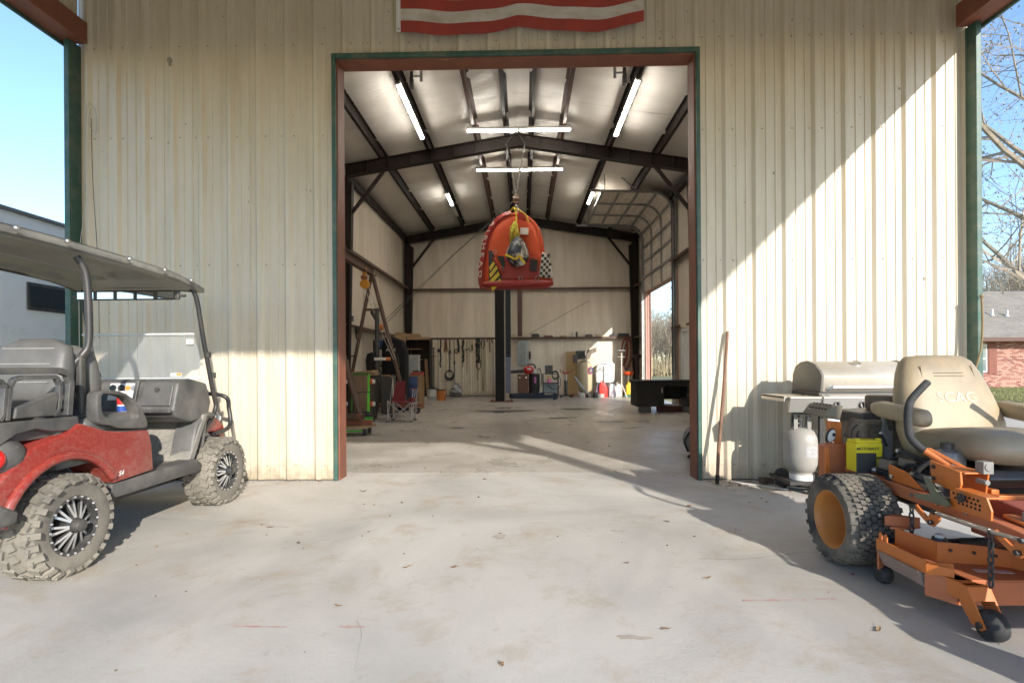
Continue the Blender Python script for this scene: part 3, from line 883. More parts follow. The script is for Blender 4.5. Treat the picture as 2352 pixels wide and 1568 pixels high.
# undergrowth mass at the edge of the wood
ug = MB(); rr = random.Random(9)
for k in range(9000):
    if k%2: yy = rr.uniform(58,95); xx = yy*rr.uniform(.19,.36)
    else:
        yy = rr.uniform(44,90); xx = yy*rr.uniform(.8,1.1)
    hgt = rr.uniform(.6,3.4)*(rr.random()**.4); lean = rr.uniform(-.5,.5); w_ = rr.uniform(.03,.09)
    a = rr.uniform(0,PI); ca_,sa_ = math.cos(a)*w_, math.sin(a)*w_
    ug.add([(xx-ca_,yy-sa_,-.12),(xx+ca_,yy+sa_,-.12),(xx+lean,yy+rr.uniform(-.4,.4),hgt)],[(0,1,2)])
tag(ug.build('undergrowth', m_bud), 'brown brush at the foot of the wood', 'undergrowth', kind='stuff')
# trees behind the camera that throw the soft dappled shade over the slab
place_tree(T_mid[1], (13.0,-23.0,-.12), 35, 1.0, 'bare tree on the open ground in front of the porch, standing alone')
place_tree(T_mid[2], (21.5,-33.0,-.12), 150, 1.3, 'taller bare tree farther out in front of the porch')
# lawn blades in front of the house
gb = MB(); rr = random.Random(13)
for k in range(16000):
    yy = 15+13*rr.random()**.8; xx = yy*rr.uniform(.80,1.02)+rr.uniform(-.6,.6)
    h_ = rr.uniform(.03,.085); a = rr.uniform(0,PI); w_ = .008
    gb.add([(xx-math.cos(a)*w_,yy-math.sin(a)*w_,-.12),(xx+math.cos(a)*w_,yy+math.sin(a)*w_,-.12),(xx+rr.gauss(0,.03),yy+rr.gauss(0,.03),-.12+h_)],[(0,1,2)])
tag(gb.build('lawn_grass', mat('grass_blades',(0.24,0.24,0.09),0.9,var=0.4,vscale=1.5)), 'short pale green winter grass on the lawn', 'grass', kind='stuff')
# ================================================================ golf cart (faces the wall; +y forward, +x its right side)
cart = thing('golf_cart', 'dusty red four seat golf cart with black roof parked facing the ribbed wall', 'golf cart', (-3.12, 2.99, 0))
m_cred = mat('cart_red', (0.25,0.024,0.019), 0.36, var=0.05, vscale=2, dirt=((0.38,0.22,0.16),0.22,60,0.10), coat=0.35)
splash(m_cred, 1.1, 0.50, 1.0, 0.6, (0.34,0.24,0.18), 16)
m_cblk = mat('cart_black', (0.042,0.042,0.044), 0.5, var=0.2, vscale=6, dirt=((0.28,0.26,0.225),0.6,3.5,0.22))
m_cgrey = mat('cart_grey_seat', (0.085,0.084,0.083), 0.5, var=0.12, vscale=4, dirt=((0.23,0.21,0.175),0.5,3,0.2), bump=0.08, bscale=250)
m_cfloor = mat('cart_floor', (0.16,0.156,0.145), 0.75, var=0.15, dirt=((0.38,0.34,0.27),0.8,3,0.2))
m_croof_in = mat('cart_roof_inner', (0.28,0.26,0.22), 0.32, var=0.1, vscale=2, dirt=((0.10,0.09,0.07),0.4,2,0.15))
m_mud = mat('dried_mud', (0.28,0.25,0.20), 0.9, var=0.25, vscale=9)
XC = -0.07
def mirror_x(x): return 2*XC-x

def tyre(mb, c, r, w, rin, ax=(1,0,0), n=40, flat=0.0):
    h = w/2
    prof = [(rin,-h*.78),(rin*1.04,-h*.92),(r*.80,-h*1.0),(r*.93,-h*.96),(r*.985,-h*.80),(r,-h*.45),(r,h*.45),(r*.985,h*.80),(r*.93,h*.96),(r*.80,h*1.0),(rin*1.04,h*.92),(rin,h*.78)]
    mb.lathe(prof, c, ax, n, closed=True)
def lugs_at(mb, c, r, w, count, ax):
    """chunky all-terrain blocks: staggered centre rows and shoulder lugs"""
    c = Vector(c); a,b,d = frame_from(ax); rr = random.Random(2)
    for k in range(count):
        t0 = 2*PI*k/count
        for row,(off,ll,ww,dt,tw) in enumerate(((-.30,.052,.058,0,.35),(.02,.05,.05,.5,-.4),(.33,.052,.058,.15,.35))):
            t = t0+dt*2*PI/count
            er = a*math.cos(t)+b*math.sin(t); et = -a*math.sin(t)+b*math.cos(t)
            p = c+d*(off*w)+er*(r+.004)
            M = Matrix((et,d,er)).transposed().to_4x4(); M.translation = p
            M = M @ Matrix.Rotation(tw,4,'Z')
            mb.box(-ll*.44,ll*.44,-ww*.5,ww*.5,-.012,.010,M)
        for sd in (-1,1):
            t = t0+(.3 if sd>0 else .8)*2*PI/count; L_ = .05 if k%2 else .075
            er = a*math.cos(t)+b*math.sin(t); et = -a*math.sin(t)+b*math.cos(t)
            M = Matrix((et,d*sd,er)).transposed().to_4x4(); M.translation = c+d*(sd*w*.47)+er*(r*.955)
            M = M @ Matrix.Rotation(-.75,4,'X')
            mb.box(-.017,.017,-L_*.5,L_*.45,-.010,.012,M)
def cart_wheel(c, sd, rmat=None):
    r, w, rin = .283, .23, .165
    mb = MB(); tyre(mb, c, r, w, rin); lugs_at(mb, c, r, w, 26, (1,0,0))
    t = mb.build('wheel', m_rubber, cart, smooth=35)
    x0 = c[0]+sd*w*.40; y0,z0 = c[1],c[2]
    m_rim = mat('rim_black', (0.05,0.05,0.052), 0.3, 0.4, dirt=((0.28,0.26,0.22),0.5,7,0.16))
    m_cut = mat('machined_alloy', (0.72,0.72,0.72), 0.35, 0.6, dirt=((0.3,0.27,0.2),0.4,8,0.14))
    rm = MB(); rm.lathe([(.150,-.16*sd),(.158,-.10*sd),(.158,-.01*sd),(.172,.0),(.176,.008*sd),(.166,.016*sd),(.152,.012*sd),(.146,-.01*sd),(.140,-.16*sd)], (x0,y0,z0),(1,0,0),36,caps=False)
    ro = rm.build('rim', m_rim, t, smooth=40)
    bl = MB()
    for k in range(20):
        a = 2*PI*k/20; bl.cyl((x0+sd*.008,y0+.163*math.cos(a),z0+.163*math.sin(a)),(x0+sd*.022,y0+.163*math.cos(a),z0+.163*math.sin(a)),.0062,n=6)
    bl.build('rim_bolts', m_cut, ro)
    sp = MB(); sd_ = MB()
    for k in range(8):
        for da in (-.13,.13):
            a = 2*PI*k/8; a2 = a+da*1.25; a1 = a+da*.55
            p0 = Vector((x0+sd*.012, y0+.045*math.cos(a1), z0+.045*math.sin(a1))); p1 = Vector((x0-sd*.028, y0+.150*math.cos(a2), z0+.150*math.sin(a2)))
            tan = Vector((0,-math.sin(a2),math.cos(a2)))
            sp.bar(p0,p1,.014,.018,up=(1,0,0))
            sd_.bar(p0+Vector((sd*.0095,0,0)),p1+Vector((sd*.0095,0,0)),.0135,.003,up=(1,0,0))
    so = sp.build('spokes', m_rim, t); sd_.build('machined_edge', m_cut, so)
    hb = MB(); hb.lathe([(.052,-.06*sd),(.052,.01*sd),(.042,.016*sd),(.038,.05*sd),(.034,.062*sd),(.02,.066*sd)],(x0,y0,z0),(1,0,0),16); hb.build('hub_cap', m_rim, t, smooth=40)
    bk = MB(); bk.lathe([(.02,-.12*sd),(.142,-.12*sd),(.142,-.11*sd),(.02,-.10*sd)],(x0,y0,z0),(1,0,0),24); bk.build('brake_drum', m_black_steel, t)
    return t
for y0 in (0.055,1.655):
    cart_wheel((.585-.115,y0,.283), 1)
    cart_wheel((mirror_x(.585)+.115,y0,.283), -1)

def both(fn):
    for s in (1,-1): fn(s)
# red rear body: two side shells with wheel arches, joined by the tail
arch = [( .04+.395*math.cos(a), .285+.405*math.sin(a)) for a in [R(160-13.4*i) for i in range(11)]]
side_poly = [(-.40,.40)]+arch+[(.40,.452),(.765,.468),(.745,.66),(.715,.757),(.50,.772),(.33,.80),(.14,.868),(.06,.82),(-.15,.775),(-.26,.70),(-.38,.60),(-.42,.50)]
for s in (1,-1):
    x_out = .545 if s>0 else mirror_x(.545); x_in = .30 if s>0 else mirror_x(.30)
    mb = MB(); mb.prism(side_poly,'x',min(x_in,x_out),max(x_in,x_out)); sb = mb.build('side_body', m_cred, cart, bevel=(.018,3), smooth=40)
    # rolled flare round the arch
    rings = []
    for i in range(15):
        a = R(166-9.6*i); er = Vector((0,math.cos(a),math.sin(a))); c = Vector((x_out-s*.012,.04,.285))
        ring = []
        for q in range(10):
            b = 2*PI*q/10; ring.append(c+er*(.402+.026*math.cos(b))+Vector((s*(.012+.026*math.sin(b)),0,0)))
        rings.append(ring)
    fb = MB(); fb.loft(rings); fb.build('wheel_flare', m_cred, sb, smooth=60)
    ln = MB(); ln.prism([(.41*math.cos(R(175-10.6*i)),.285+.41*math.sin(R(175-10.6*i))) for i in range(17)],'x',min(x_in,x_in+s*.02),max(x_in,x_in+s*.02)); ln.build('wheel_well', m_black_plastic, sb)
tl = MB(); tl.prism([(-.43,.40),(-.30,.40),(-.25,.74),(-.40,.70),(-.45,.56)],'x',mirror_x(.32),.32); tl.build('tail_body', m_cred, cart, bevel=(.015,2), smooth=40)
text_part('S4','badge', m_white, cart, rot_to((.549,.45,.505),90,0,90), .045, .001, shear=.3)
# tail lamp pods
for s in (1,-1):
    xp = .455 if s>0 else mirror_x(.455)
    mb = MB(); mb.sphere((xp,-.27,.735),(.10,.12,.10),18,12); pod = mb.build('lamp_pod', m_cblk, cart, smooth=60)
    mb = MB(); mb.lathe([(.058,0),(.058,.02),(.05,.034),(.03,.042),(.006,.045)],(xp+s*.045,-.355,.735),(s*.55,-1,.10),22)
    mb.build('tail_lamp', mat('tail_lamp_red',(0.55,0.01,0.008),0.18,rvar=0.03,coat=0.5), pod, smooth=40)
bp = MB(); bp.prism([(-.46,.40),(-.46,.50),(-.40,.52),(-.30,.46),(-.32,.40)],'x',mirror_x(.60),.60); bp.build('rear_bumper', m_cblk, cart, bevel=(.02,3), smooth=40)
ht = MB(); ht.bar((XC,-.40,.30),(XC,-.62,.30),.06,.06); ht.cyl((XC,-.60,.33),(XC,-.60,.40),.022); ht.build('tow_hitch', m_black_steel, cart, bevel=.005)
ch = MB(); ch.box(mirror_x(.29),.29,-.35,1.95,.25,.36); ch.build('chassis', m_black_steel, cart, bevel=.01)
ax_ = MB()
for y0 in (0.055,1.655): ax_.cyl((mirror_x(.45),y0,.283),(.45,y0,.283),.035)
ax_.build('axles', m_black_steel, cart)
# rocker sills and floor
for s in (1,-1):
    xo = .535 if s>0 else mirror_x(.535)
    mb = MB(); mb.prism([(.385,.372),(.395,.448),(1.28,.455),(1.36,.40),(1.33,.345),(.42,.350)],'x',min(xo,xo-s*.14),max(xo,xo-s*.14)); mb.build('rocker_sill', m_cblk, cart, bevel=(.012,2), smooth=40)
fl_ = MB(); fl_.box(mirror_x(.42),.42,.60,1.30,.40,.445); fl_.build('floor_mat', m_cfloor, cart, bevel=.005)
fw = MB(); fw.prism([(1.22,.42),(1.30,.43),(1.50,.80),(1.44,.80)],'x',mirror_x(.50),.50); fwo = fw.build('toe_board', m_cfloor, cart, bevel=.008)
hx = MB(); p0 = Vector((0,1.225,.438)); p1 = Vector((0,1.438,.79)); up = (p1-p0).normalized(); nrm = Vector((0,-up.z,up.y)); tt = (p1-p0).length
for i in range(-9,10):
    for j in range(0,8):
        cx_ = XC+i*.0546; cz = .035+j*.063*.85+(0.027 if i%2 else 0)
        if abs(cx_-XC) > .54 or cz > tt-.03: continue
        c = Vector((cx_,0,0))+p0+up*cz+nrm*.003
        for q in range(3):
            a,b = R(60*q),R(60*q+60); rh=.034
            va = c+Vector((1,0,0))*rh*math.cos(a)+up*rh*math.sin(a); vb = c+Vector((1,0,0))*rh*math.cos(b)+up*rh*math.sin(b)
            hx.bar(va,vb,.0025,.0015,up=nrm)
tag(hx.build('hexagon_relief', m_cfloor, fwo), kind='stuff')
pd = MB(); pd.cb((XC-.32,1.16,.60),(.09,.02,.12),(35,0,0)); pd.cb((XC-.18,1.18,.58),(.07,.02,.15),(35,0,0)); pd.build('pedals', m_black_plastic, cart, bevel=.006)
# front seat base and cushions, back to back with rear seat
sb = MB(); sb.prism([(.02,.60),(.74,.62),(.76,.755),(.50,.78),(.34,.80),(.10,.88),(.02,.86)],'x',mirror_x(.50),.50); sb.build('seat_base', m_cblk, cart, bevel=(.02,2), smooth=40)
def cushion(name, y0,y1,z0,z1, xw=.50, bv=.05, m=None, rot=0):
    mb = MB(); mb.box(mirror_x(xw-.0),xw,y0,y1,z0,z1)
    return mb.build(name, m or m_cgrey, cart, bevel=(bv,4), smooth=50)
cushion('front_seat', .28,.80,.76,.885,.455,.055)
cushion('rear_seat', -.52,.00,.90,1.02,.44,.05)
def seatback(name, xc, yb, lean, z0, z1, hw, th, sgn):
    rings = []; n = 9
    for i in range(n):
        t = i/(n-1); z = z0+(z1-z0)*t
        w = hw*(1-.18*t**3-.10*(1-t)**4); 
        if i==0: w*=.82
        if i==n-1: w*=.55
        tk_ = th*(.55+.55*math.sin(PI*min(1,.12+t*.88)))*(.35 if i in (0,n-1) else 1)
        yc = yb+lean*t
        ring = []
        for q in range(20):
            a = 2*PI*q/20; cx_,sy_ = math.cos(a), math.sin(a)
            ring.append((xc+w*math.copysign(abs(cx_)**.45,cx_), yc+tk_*.5*math.copysign(abs(sy_)**.6,sy_), z))
        rings.append(ring)
    mb = MB(); mb.loft(rings); o = mb.build(name, m_cgrey, cart, smooth=60)
    ps = MB()
    for z in [z0+(z1-z0)*k for k in (.35,.62,.85)]:
        t = (z-z0)/(z1-z0); yc = yb+lean*t+sgn*th*.5*(.55+.55*math.sin(PI*min(1,.12+t*.88)))
        ps.tube([(xc-hw*.66,yc,z),(xc+hw*.66,yc,z)],.0035,5)
    ps.build('seam', mat('seam_thread',(0.3,0.29,0.27),0.8), o)
    return o
for s in (-1,1):
    seatback('front_backrest', XC+s*.235, .47, -.04, .95, 1.345, .235, .12, 1)
    seatback('rear_backrest', XC+s*.24, .20, .06, .97, 1.38, .245, .13, -1)
bs = MB(); bs.box(mirror_x(.42),.42,.29,.33,.90,1.28); bs.build('seat_back_panel', m_black_plastic, cart, bevel=.01)
# hip restraint hoops beside the front seat
def ring_prism(outer, inner, x0, x1, name, m, bevel=.008):
    """closed hoop: outer and inner loops resampled to equal counts"""
    def res(poly, n):
        P_ = [Vector((p[0],p[1],0)) for p in smooth_path([(a,b,0) for a,b in poly],5,closed=True)]
        L_ = [0]
        for a,b in zip(P_,P_[1:]+P_[:1]): L_.append(L_[-1]+(b-a).length)
        out=[]; tot=L_[-1]
        for i in range(n):
            d = tot*i/n
            k = max(j for j in range(len(P_)) if L_[j] <= d+1e-9); a=P_[k]; b=P_[(k+1)%len(P_)]
            out.append(a.lerp(b,(d-L_[k])/max(1e-9,(L_[k+1]-L_[k]))))
        return out
    n=36; o=res(outer,n); i_=res(inner,n); mb=MB()
    rings=[]
    for k in range(n):
        a,b=o[k],i_[k]; rings.append([(x0,a.x,a.y),(x1,a.x,a.y),(x1,b.x,b.y),(x0,b.x,b.y)])
    mb.loft(rings,cap=False,closed=True)
    return mb.build(name,m,cart,bevel=(bevel,2),smooth=40)
arm_o = [(.322,1.028),(.356,1.048),(.426,1.05),(.529,1.036),(.654,.968),(.737,.871),(.775,.782),(.736,.769),(.512,.792),(.425,.822),(.328,.855)]
arm_i = [(.356,1.015),(.384,1.030),(.462,1.022),(.56,1.000),(.635,.939),(.676,.868),(.653,.840),(.560,.836),(.490,.840),(.430,.868),(.365,.905)]
for s in (1,-1):
    xo = .50 if s>0 else mirror_x(.50)
    ring_prism(arm_o, arm_i, min(xo,xo-s*.075), max(xo,xo-s*.075), 'hip_restraint', m_cblk)
# rear tray sides with open frames
for s in (1,-1):
    xo = .52 if s>0 else mirror_x(.52)
    X = lambda d: xo-s*d
    sk = MB(); sk.prism([(-.62,.925),(.15,.91),(.165,.822),(-.03,.840),(-.12,.865),(-.24,.85),(-.33,.80),(-.40,.74),(-.62,.72)],'x',min(X(0),X(.05)),max(X(0),X(.05))); sko = sk.build('tray_side', m_cblk, cart, bevel=(.008,2))
    f = MB()
    pts = [(X(.02),-.62,1.185),(X(.02),-.1,1.185),(X(.02),.04,1.183),(X(.02),.095,1.165),(X(.02),.115,1.11),(X(.02),.098,.92)]
    for p,q in zip(pts,pts[1:]): f.bar(p,q,.036,.034,up=(1,0,0))
    for p in pts[1:-1]: f.cyl((X(.002),p[1],p[2]),(X(.038),p[1],p[2]),.0178,n=12)
    f.build('tray_rail', m_cblk, sko, bevel=.004)
    f = MB()
    pts = [(X(.03),-.268,.925),(X(.03),-.250,1.10),(X(.03),-.225,1.138),(X(.03),-.18,1.148),(X(.03),.03,1.147),(X(.03),.054,1.10),(X(.03),.044,.96),(X(.03),.01,.925)]
    for p,q in zip(pts,pts[1:]): f.bar(p,q,.022,.03,up=(1,0,0))
    f.build('tray_inner_rail', m_cblk, sko, bevel=.003)
    f = MB()
    pts = [(X(.03),-.62,1.14),(X(.03),-.33,1.14),(X(.03),-.291,1.128),(X(.03),-.273,1.096),(X(.03),-.287,.96),(X(.03),-.306,.927)]
    for p,q in zip(pts,pts[1:]): f.bar(p,q,.022,.03,up=(1,0,0))
    f.build('tray_inner_rail', m_cblk, sko, bevel=.003)
    f = MB(); f.prism([(-.235,.93),(-.222,.988),(.016,1.064),(.040,1.043),(.012,.925)],'x',min(X(.015),X(.045)),max(X(.015),X(.045))); f.build('tray_gusset', m_cblk, sko, bevel=(.008,2))
dk = MB(); dk.box(mirror_x(.47),.47,-.62,.14,.80,.86); dk.build('rear_deck', m_cblk, cart, bevel=.01)
# dash and cowl
dp = MB(); dp.prism([(1.08,.85),(1.15,1.085),(1.30,1.105),(1.52,1.06),(1.58,.90),(1.53,.74),(1.48,.50),(1.46,.76),(1.30,.75),(1.12,.80)],'x',mirror_x(.48),.48); dpo = dp.build('dash_cowl', m_cblk, cart, bevel=(.02,3), smooth=40)
hd = MB(); hd.prism([(1.50,.48),(1.52,1.04),(1.66,1.00),(1.80,.88),(1.84,.62),(1.70,.46)],'x',mirror_x(.30),.30); hd.build('front_hood', m_cred, cart, bevel=(.03,3), smooth=40)
wp = MB(); wp.prism([(1.100,.945),(1.139,1.075),(1.150,1.072),(1.112,.942)],'x',-.06,.17); wpo = wp.build('switch_panel', m_white, dpo)
gau = [(-.03,.026,m_rvdark),(.035,.026,m_black_plastic),(.09,.018,mat('orange_label',(0.7,0.28,0.05),0.5)),(.135,.02,mat('grey_label',(0.25,0.25,0.27),0.5))]
for xg,rg,mg in gau:
    g_ = MB(); g_.cyl((xg,1.135,1.035),(xg,1.118,1.040),rg,n=18); g_.build('gauge', mg, wpo)
gl = MB(); gl.prism([(1.080,.90),(1.128,1.062),(1.145,1.058),(1.098,.895)],'x',.215,.45); glo = gl.build('glove_box', m_cgrey, dpo, bevel=(.006,2))
lk = MB(); lk.cyl((.33,1.125,1.02),(.33,1.104,1.026),.018,n=16); lk.build('lock', m_black_plastic, glo)
for xr in (.145,-.165):
    rb = MB(); rb.prism([(1.06,.86),(1.09,.96),(1.13,1.10),(1.20,1.105),(1.20,.84),(1.10,.72)],'x',xr,xr+.03); rb.build('dash_rib', m_cblk, dpo, bevel=.006)
ts = MB(); ts.box(.20,.475,1.045,1.10,.845,.868); ts.build('dash_tray', m_cblk, dpo, bevel=(.012,2))
stc = MB(); stc.cyl((-.32,1.25,.92),(-.32,.98,1.10),.03); stc.build('steering_column', m_black_plastic, dpo)
sw = MB(); a_,b_,d_ = frame_from((0,-.83,.55)); sw.tube([Vector((-.32,.97,1.11))+(a_*math.cos(2*PI*i/24)+b_*math.sin(2*PI*i/24))*.17 for i in range(24)],.015,8,closed=True); sw.bar(Vector((-.32,.97,1.11))-a_*.165,Vector((-.32,.97,1.11))+a_*.165,.03,.015); sw.build('steering_wheel', m_black_plastic, cart, smooth=50)
# front fenders
for s in (1,-1):
    xo = .425 if s>0 else mirror_x(.425)
    rings = []
    prof = [(1.24,.43),(1.275,.50),(1.31,.62),(1.36,.72),(1.43,.775),(1.52,.80),(1.60,.79)]
    for k,(y,z) in enumerate(prof):
        rings.append([(xo-s*.10,y,z-.025),(xo-s*.10,y,z+.02),(xo+s*.055,y,z+.012),(xo+s*.075,y,z-.012),(xo+s*.05,y+(.02 if k<4 else 0),z-.04)])
    fb = MB(); fb.loft(rings); fb.build('front_fender', m_cgrey, cart, bevel=.004, smooth=50)
    fb = MB(); fb.prism([(1.46,.46),(1.52,.76),(1.70,.80),(1.90,.66),(1.93,.50),(1.75,.62),(1.6,.62)],'x',min(xo-s*.02,xo-s*.1),max(xo-s*.02,xo-s*.1)); fb.build('front_body', m_cred, cart, bevel=.01)
    hl = MB(); hl.sphere((xo-s*.13,1.93,.72),(.07,.035,.05),14,8); hl.build('headlamp', m_white, cart, smooth=60)
bb = MB(); bb.tube(smooth_path([(.42,1.72,.60),(.43,1.95,.64),(.40,2.0,.80),(.36,1.96,.93),(XC,1.97,.95),(mirror_x(.36),1.96,.93),(mirror_x(.40),2.0,.80),(mirror_x(.43),1.95,.64),(mirror_x(.42),1.72,.60)],6),.02,8); bb.build('brush_guard', m_black_steel, cart, smooth=50)
# roof posts
for s in (1,-1):
    xo = .415 if s>0 else mirror_x(.415)
    f = MB(); pts = smooth_path([(xo-s*.05,1.43,1.885),(xo,1.475,1.80),(xo+s*.015,1.55,1.45),(xo+s*.03,1.66,1.00),(xo+s*.03,1.70,.82),(xo+s*.03,1.50,.62),(xo+s*.03,1.36,.47)],5)
    f.tube(pts,.019,8); f.build('front_post', m_black_steel, cart, smooth=50)
    f = MB(); pts = smooth_path([(xo-s*.03,.30,1.90),(xo,.335,1.80),(xo+s*.01,.345,1.60),(xo+s*.01,.345,1.36),(xo-s*.01,.32,1.28),(xo-s*.05,.26,1.17),(xo-s*.05,.24,.95)],5)
    f.tube(pts,.022,8); f.build('rear_post', m_black_steel, cart, smooth=50)
fb = MB(); fb.tube([(mirror_x(.37),1.43,1.885),(.37,1.43,1.885)],.019,8); fb.build('roof_bow', m_black_steel, cart, smooth=50)
# roof: shallow tray with down-turned lip and recessed underside
def roof_pt(u,v,dz):
    x = XC-.02+(u-.5)*1.06; y = -.95+2.47*v
    z = 1.915+.045*math.sin(PI*min(1,v*.9+.1))-.02*(2*u-1)**4
    if v>.86: z -= .045*((v-.86)/.14)**1.4
    return (x,y,z+dz)
mb = MB(); mb.grid(lambda u,v: roof_pt(u,v,.035),16,24)
o_ = len(mb.v)
ringT = [roof_pt(i/16,0,.035) for i in range(17)]+[roof_pt(1,j/24,.035) for j in range(1,25)]+[roof_pt(1-i/16,1,.035) for i in range(1,17)]+[roof_pt(0,1-j/24,.035) for j in range(1,24)]
cx_ = XC-.02; cy_ = .28
lip = [[p,(cx_+(p[0]-cx_)*1.022,cy_+(p[1]-cy_)*1.012,p[2]-.012),(cx_+(p[0]-cx_)*1.022,cy_+(p[1]-cy_)*1.012,p[2]-.048),(cx_+(p[0]-cx_)*.955,cy_+(p[1]-cy_)*.98,p[2]-.055)] for p in ringT]
mb.loft(lip,cap=False,closed=True)
rfo = mb.build('roof', mat('cart_roof',(0.12,0.12,0.115),0.35,dirt=((0.36,0.34,0.29),0.7,4,0.2)), cart, smooth=50)
mb = MB()
def under(u,v):
    p = roof_pt(.03+u*.94,.015+v*.97,0)
    g_ = -.022 + (.03 if (.10<u<.44 or .56<u<.90) and .12<v<.86 else 0) + .012*math.cos(6*PI*u)*(.2<v<.8)
    return (p[0],p[1],p[2]+g_)
mb.grid(under,32,32); mb.build('roof_liner', m_croof_in, rfo, smooth=50)
bo = MB()
for y in (-.2,.12,.62,.98,1.30): bo.sphere((.487,y,roof_pt(1,(y+.95)/2.47,.0)[2]+.012),.016,10,6)
bo.build('roof_bolts', m_steel, rfo, smooth=50)
# windscreen folded half, wide mirror
ws = MB(); ws.prism([(1.46,1.47),(1.466,1.47),(1.636,1.09),(1.63,1.09)],'x',mirror_x(.405),.405)
ws.build('windscreen', mat('clear_plastic',(0.62,0.64,0.63),0.22,alpha=0.20,rvar=0.05,dirt=((0.9,0.87,0.8),0.3,4,0.15)), cart)
we = MB(); we.cyl((mirror_x(.41),1.455,1.478),(.41,1.455,1.478),.010,n=10); we.cyl((mirror_x(.41),1.63,1.095),(.41,1.63,1.095),.012,n=10); we.build('windscreen_edge', mat('clear_edge',(0.72,0.73,0.72),0.3,alpha=0.7), cart)
for s in (1,-1):
    for z,y in ((1.30,1.57),(1.12,1.64)):
        k = MB(); xo = .40 if s>0 else mirror_x(.40); k.box(xo-.012+s*.05,xo+.012+s*.05,y,y+.05,z-.02,z+.03); k.build('screen_clip', m_black_plastic, cart, bevel=.005)
wl = MB(); wl.box(.10,.20,1.612,1.617,1.115,1.15); wl.build('warning_label', m_white, cart)
wl = MB(); wl.box(.155,.198,1.609,1.613,1.125,1.148); wl.build('warning_label', mat('orange_label',(0.7,0.28,0.05),0.5), cart)
wl = MB(); wl.box(.33,.39,1.475,1.480,1.395,1.435); wl.build('windscreen_label', m_white, cart)
mr = MB(); mr.box(mirror_x(.36),.36,1.33,1.36,1.755,1.83); mro = mr.build('rear_view_mirror', m_black_plastic, cart, bevel=.008)
for k in range(5):
    x0 = mirror_x(.345)+k*.1675; g_ = MB(); g_.box(x0,x0+.135,1.326,1.329,1.765,1.82); g_.build('mirror_glass', mat('mirror_glass',(0.85,0.85,0.85),0.04,1.0,rvar=0,var=0), mro)
mb = MB(); mb.cyl((mirror_x(.40),1.36,1.79),(mirror_x(.36),1.35,1.79),.012); mb.cyl((.36,1.35,1.79),(.40,1.36,1.79),.012); mb.build('mirror_bracket', m_black_plastic, mro)
# drink can in the dash tray: a thing that rests on the cart
can = thing('spray_can', 'white can with red and blue print standing in the golf cart', 'can', (-3.12+.21, 2.99+.90, .855))
c_ = MB(); c_.lathe([(.030,0),(.033,.006),(.033,.15),(.028,.165),(.018,.17)],(0,0,0),(0,0,1),20); c_.build('can_body', m_white, can, smooth=40)
c_ = MB(); c_.lathe([(.0335,.02),(.0335,.06)],(0,0,0),(0,0,1),20); c_.build('blue_band', mat('can_blue',(0.03,0.08,0.35),0.4), can, smooth=40)
c_ = MB(); c_.lathe([(.0336,.07),(.0336,.125)],(0,0,0),(0,0,1),20); c_.build('red_band', mat('can_red',(0.55,0.03,0.03),0.4), can, smooth=40)
# ================================================================ zero-turn mower (faces the camera side, -y)
MO = (2.62, 3.26, 0.0)
mow = thing('riding_mower', 'orange zero turn riding mower with tan seat and muddy turf tyres', 'mower', MO)
m_or = mat('mower_orange', (0.60,0.165,0.028), 0.42, var=0.15, vscale=4, dirt=((0.30,0.12,0.06),0.5,4,0.16))
m_or_dirty = mat('mower_orange_dirty', (0.52,0.155,0.055), 0.6, var=0.2, vscale=5, dirt=((0.20,0.10,0.07),0.6,5,0.16))
m_tan = mat('tan_seat_vinyl', (0.36,0.275,0.165), 0.5, var=0.12, vscale=3, dirt=((0.15,0.128,0.10),0.65,3.2,0.18), bump=0.1, bscale=180)
m_wheel_or = mat('wheel_orange', (0.58,0.235,0.055), 0.5, var=0.1, dirt=((0.35,0.2,0.1),0.4,5,0.15))
m_engine = mat('grimy_engine', (0.15,0.12,0.09), 0.7, var=0.35, vscale=9, dirt=((0.28,0.23,0.17),0.6,9,0.15), bump=0.6, bscale=40)
m_yel = mat('battery_yellow', (0.75,0.62,0.02), 0.45, var=0.06)
OFF = (-MO[0],-MO[1],-MO[2])
def mp(mb, name, m, parent=None, smooth=None, bevel=None):
    o = mb.build(name, m, parent or mow, smooth, bevel)
    if parent is None: o.location = OFF
    return o
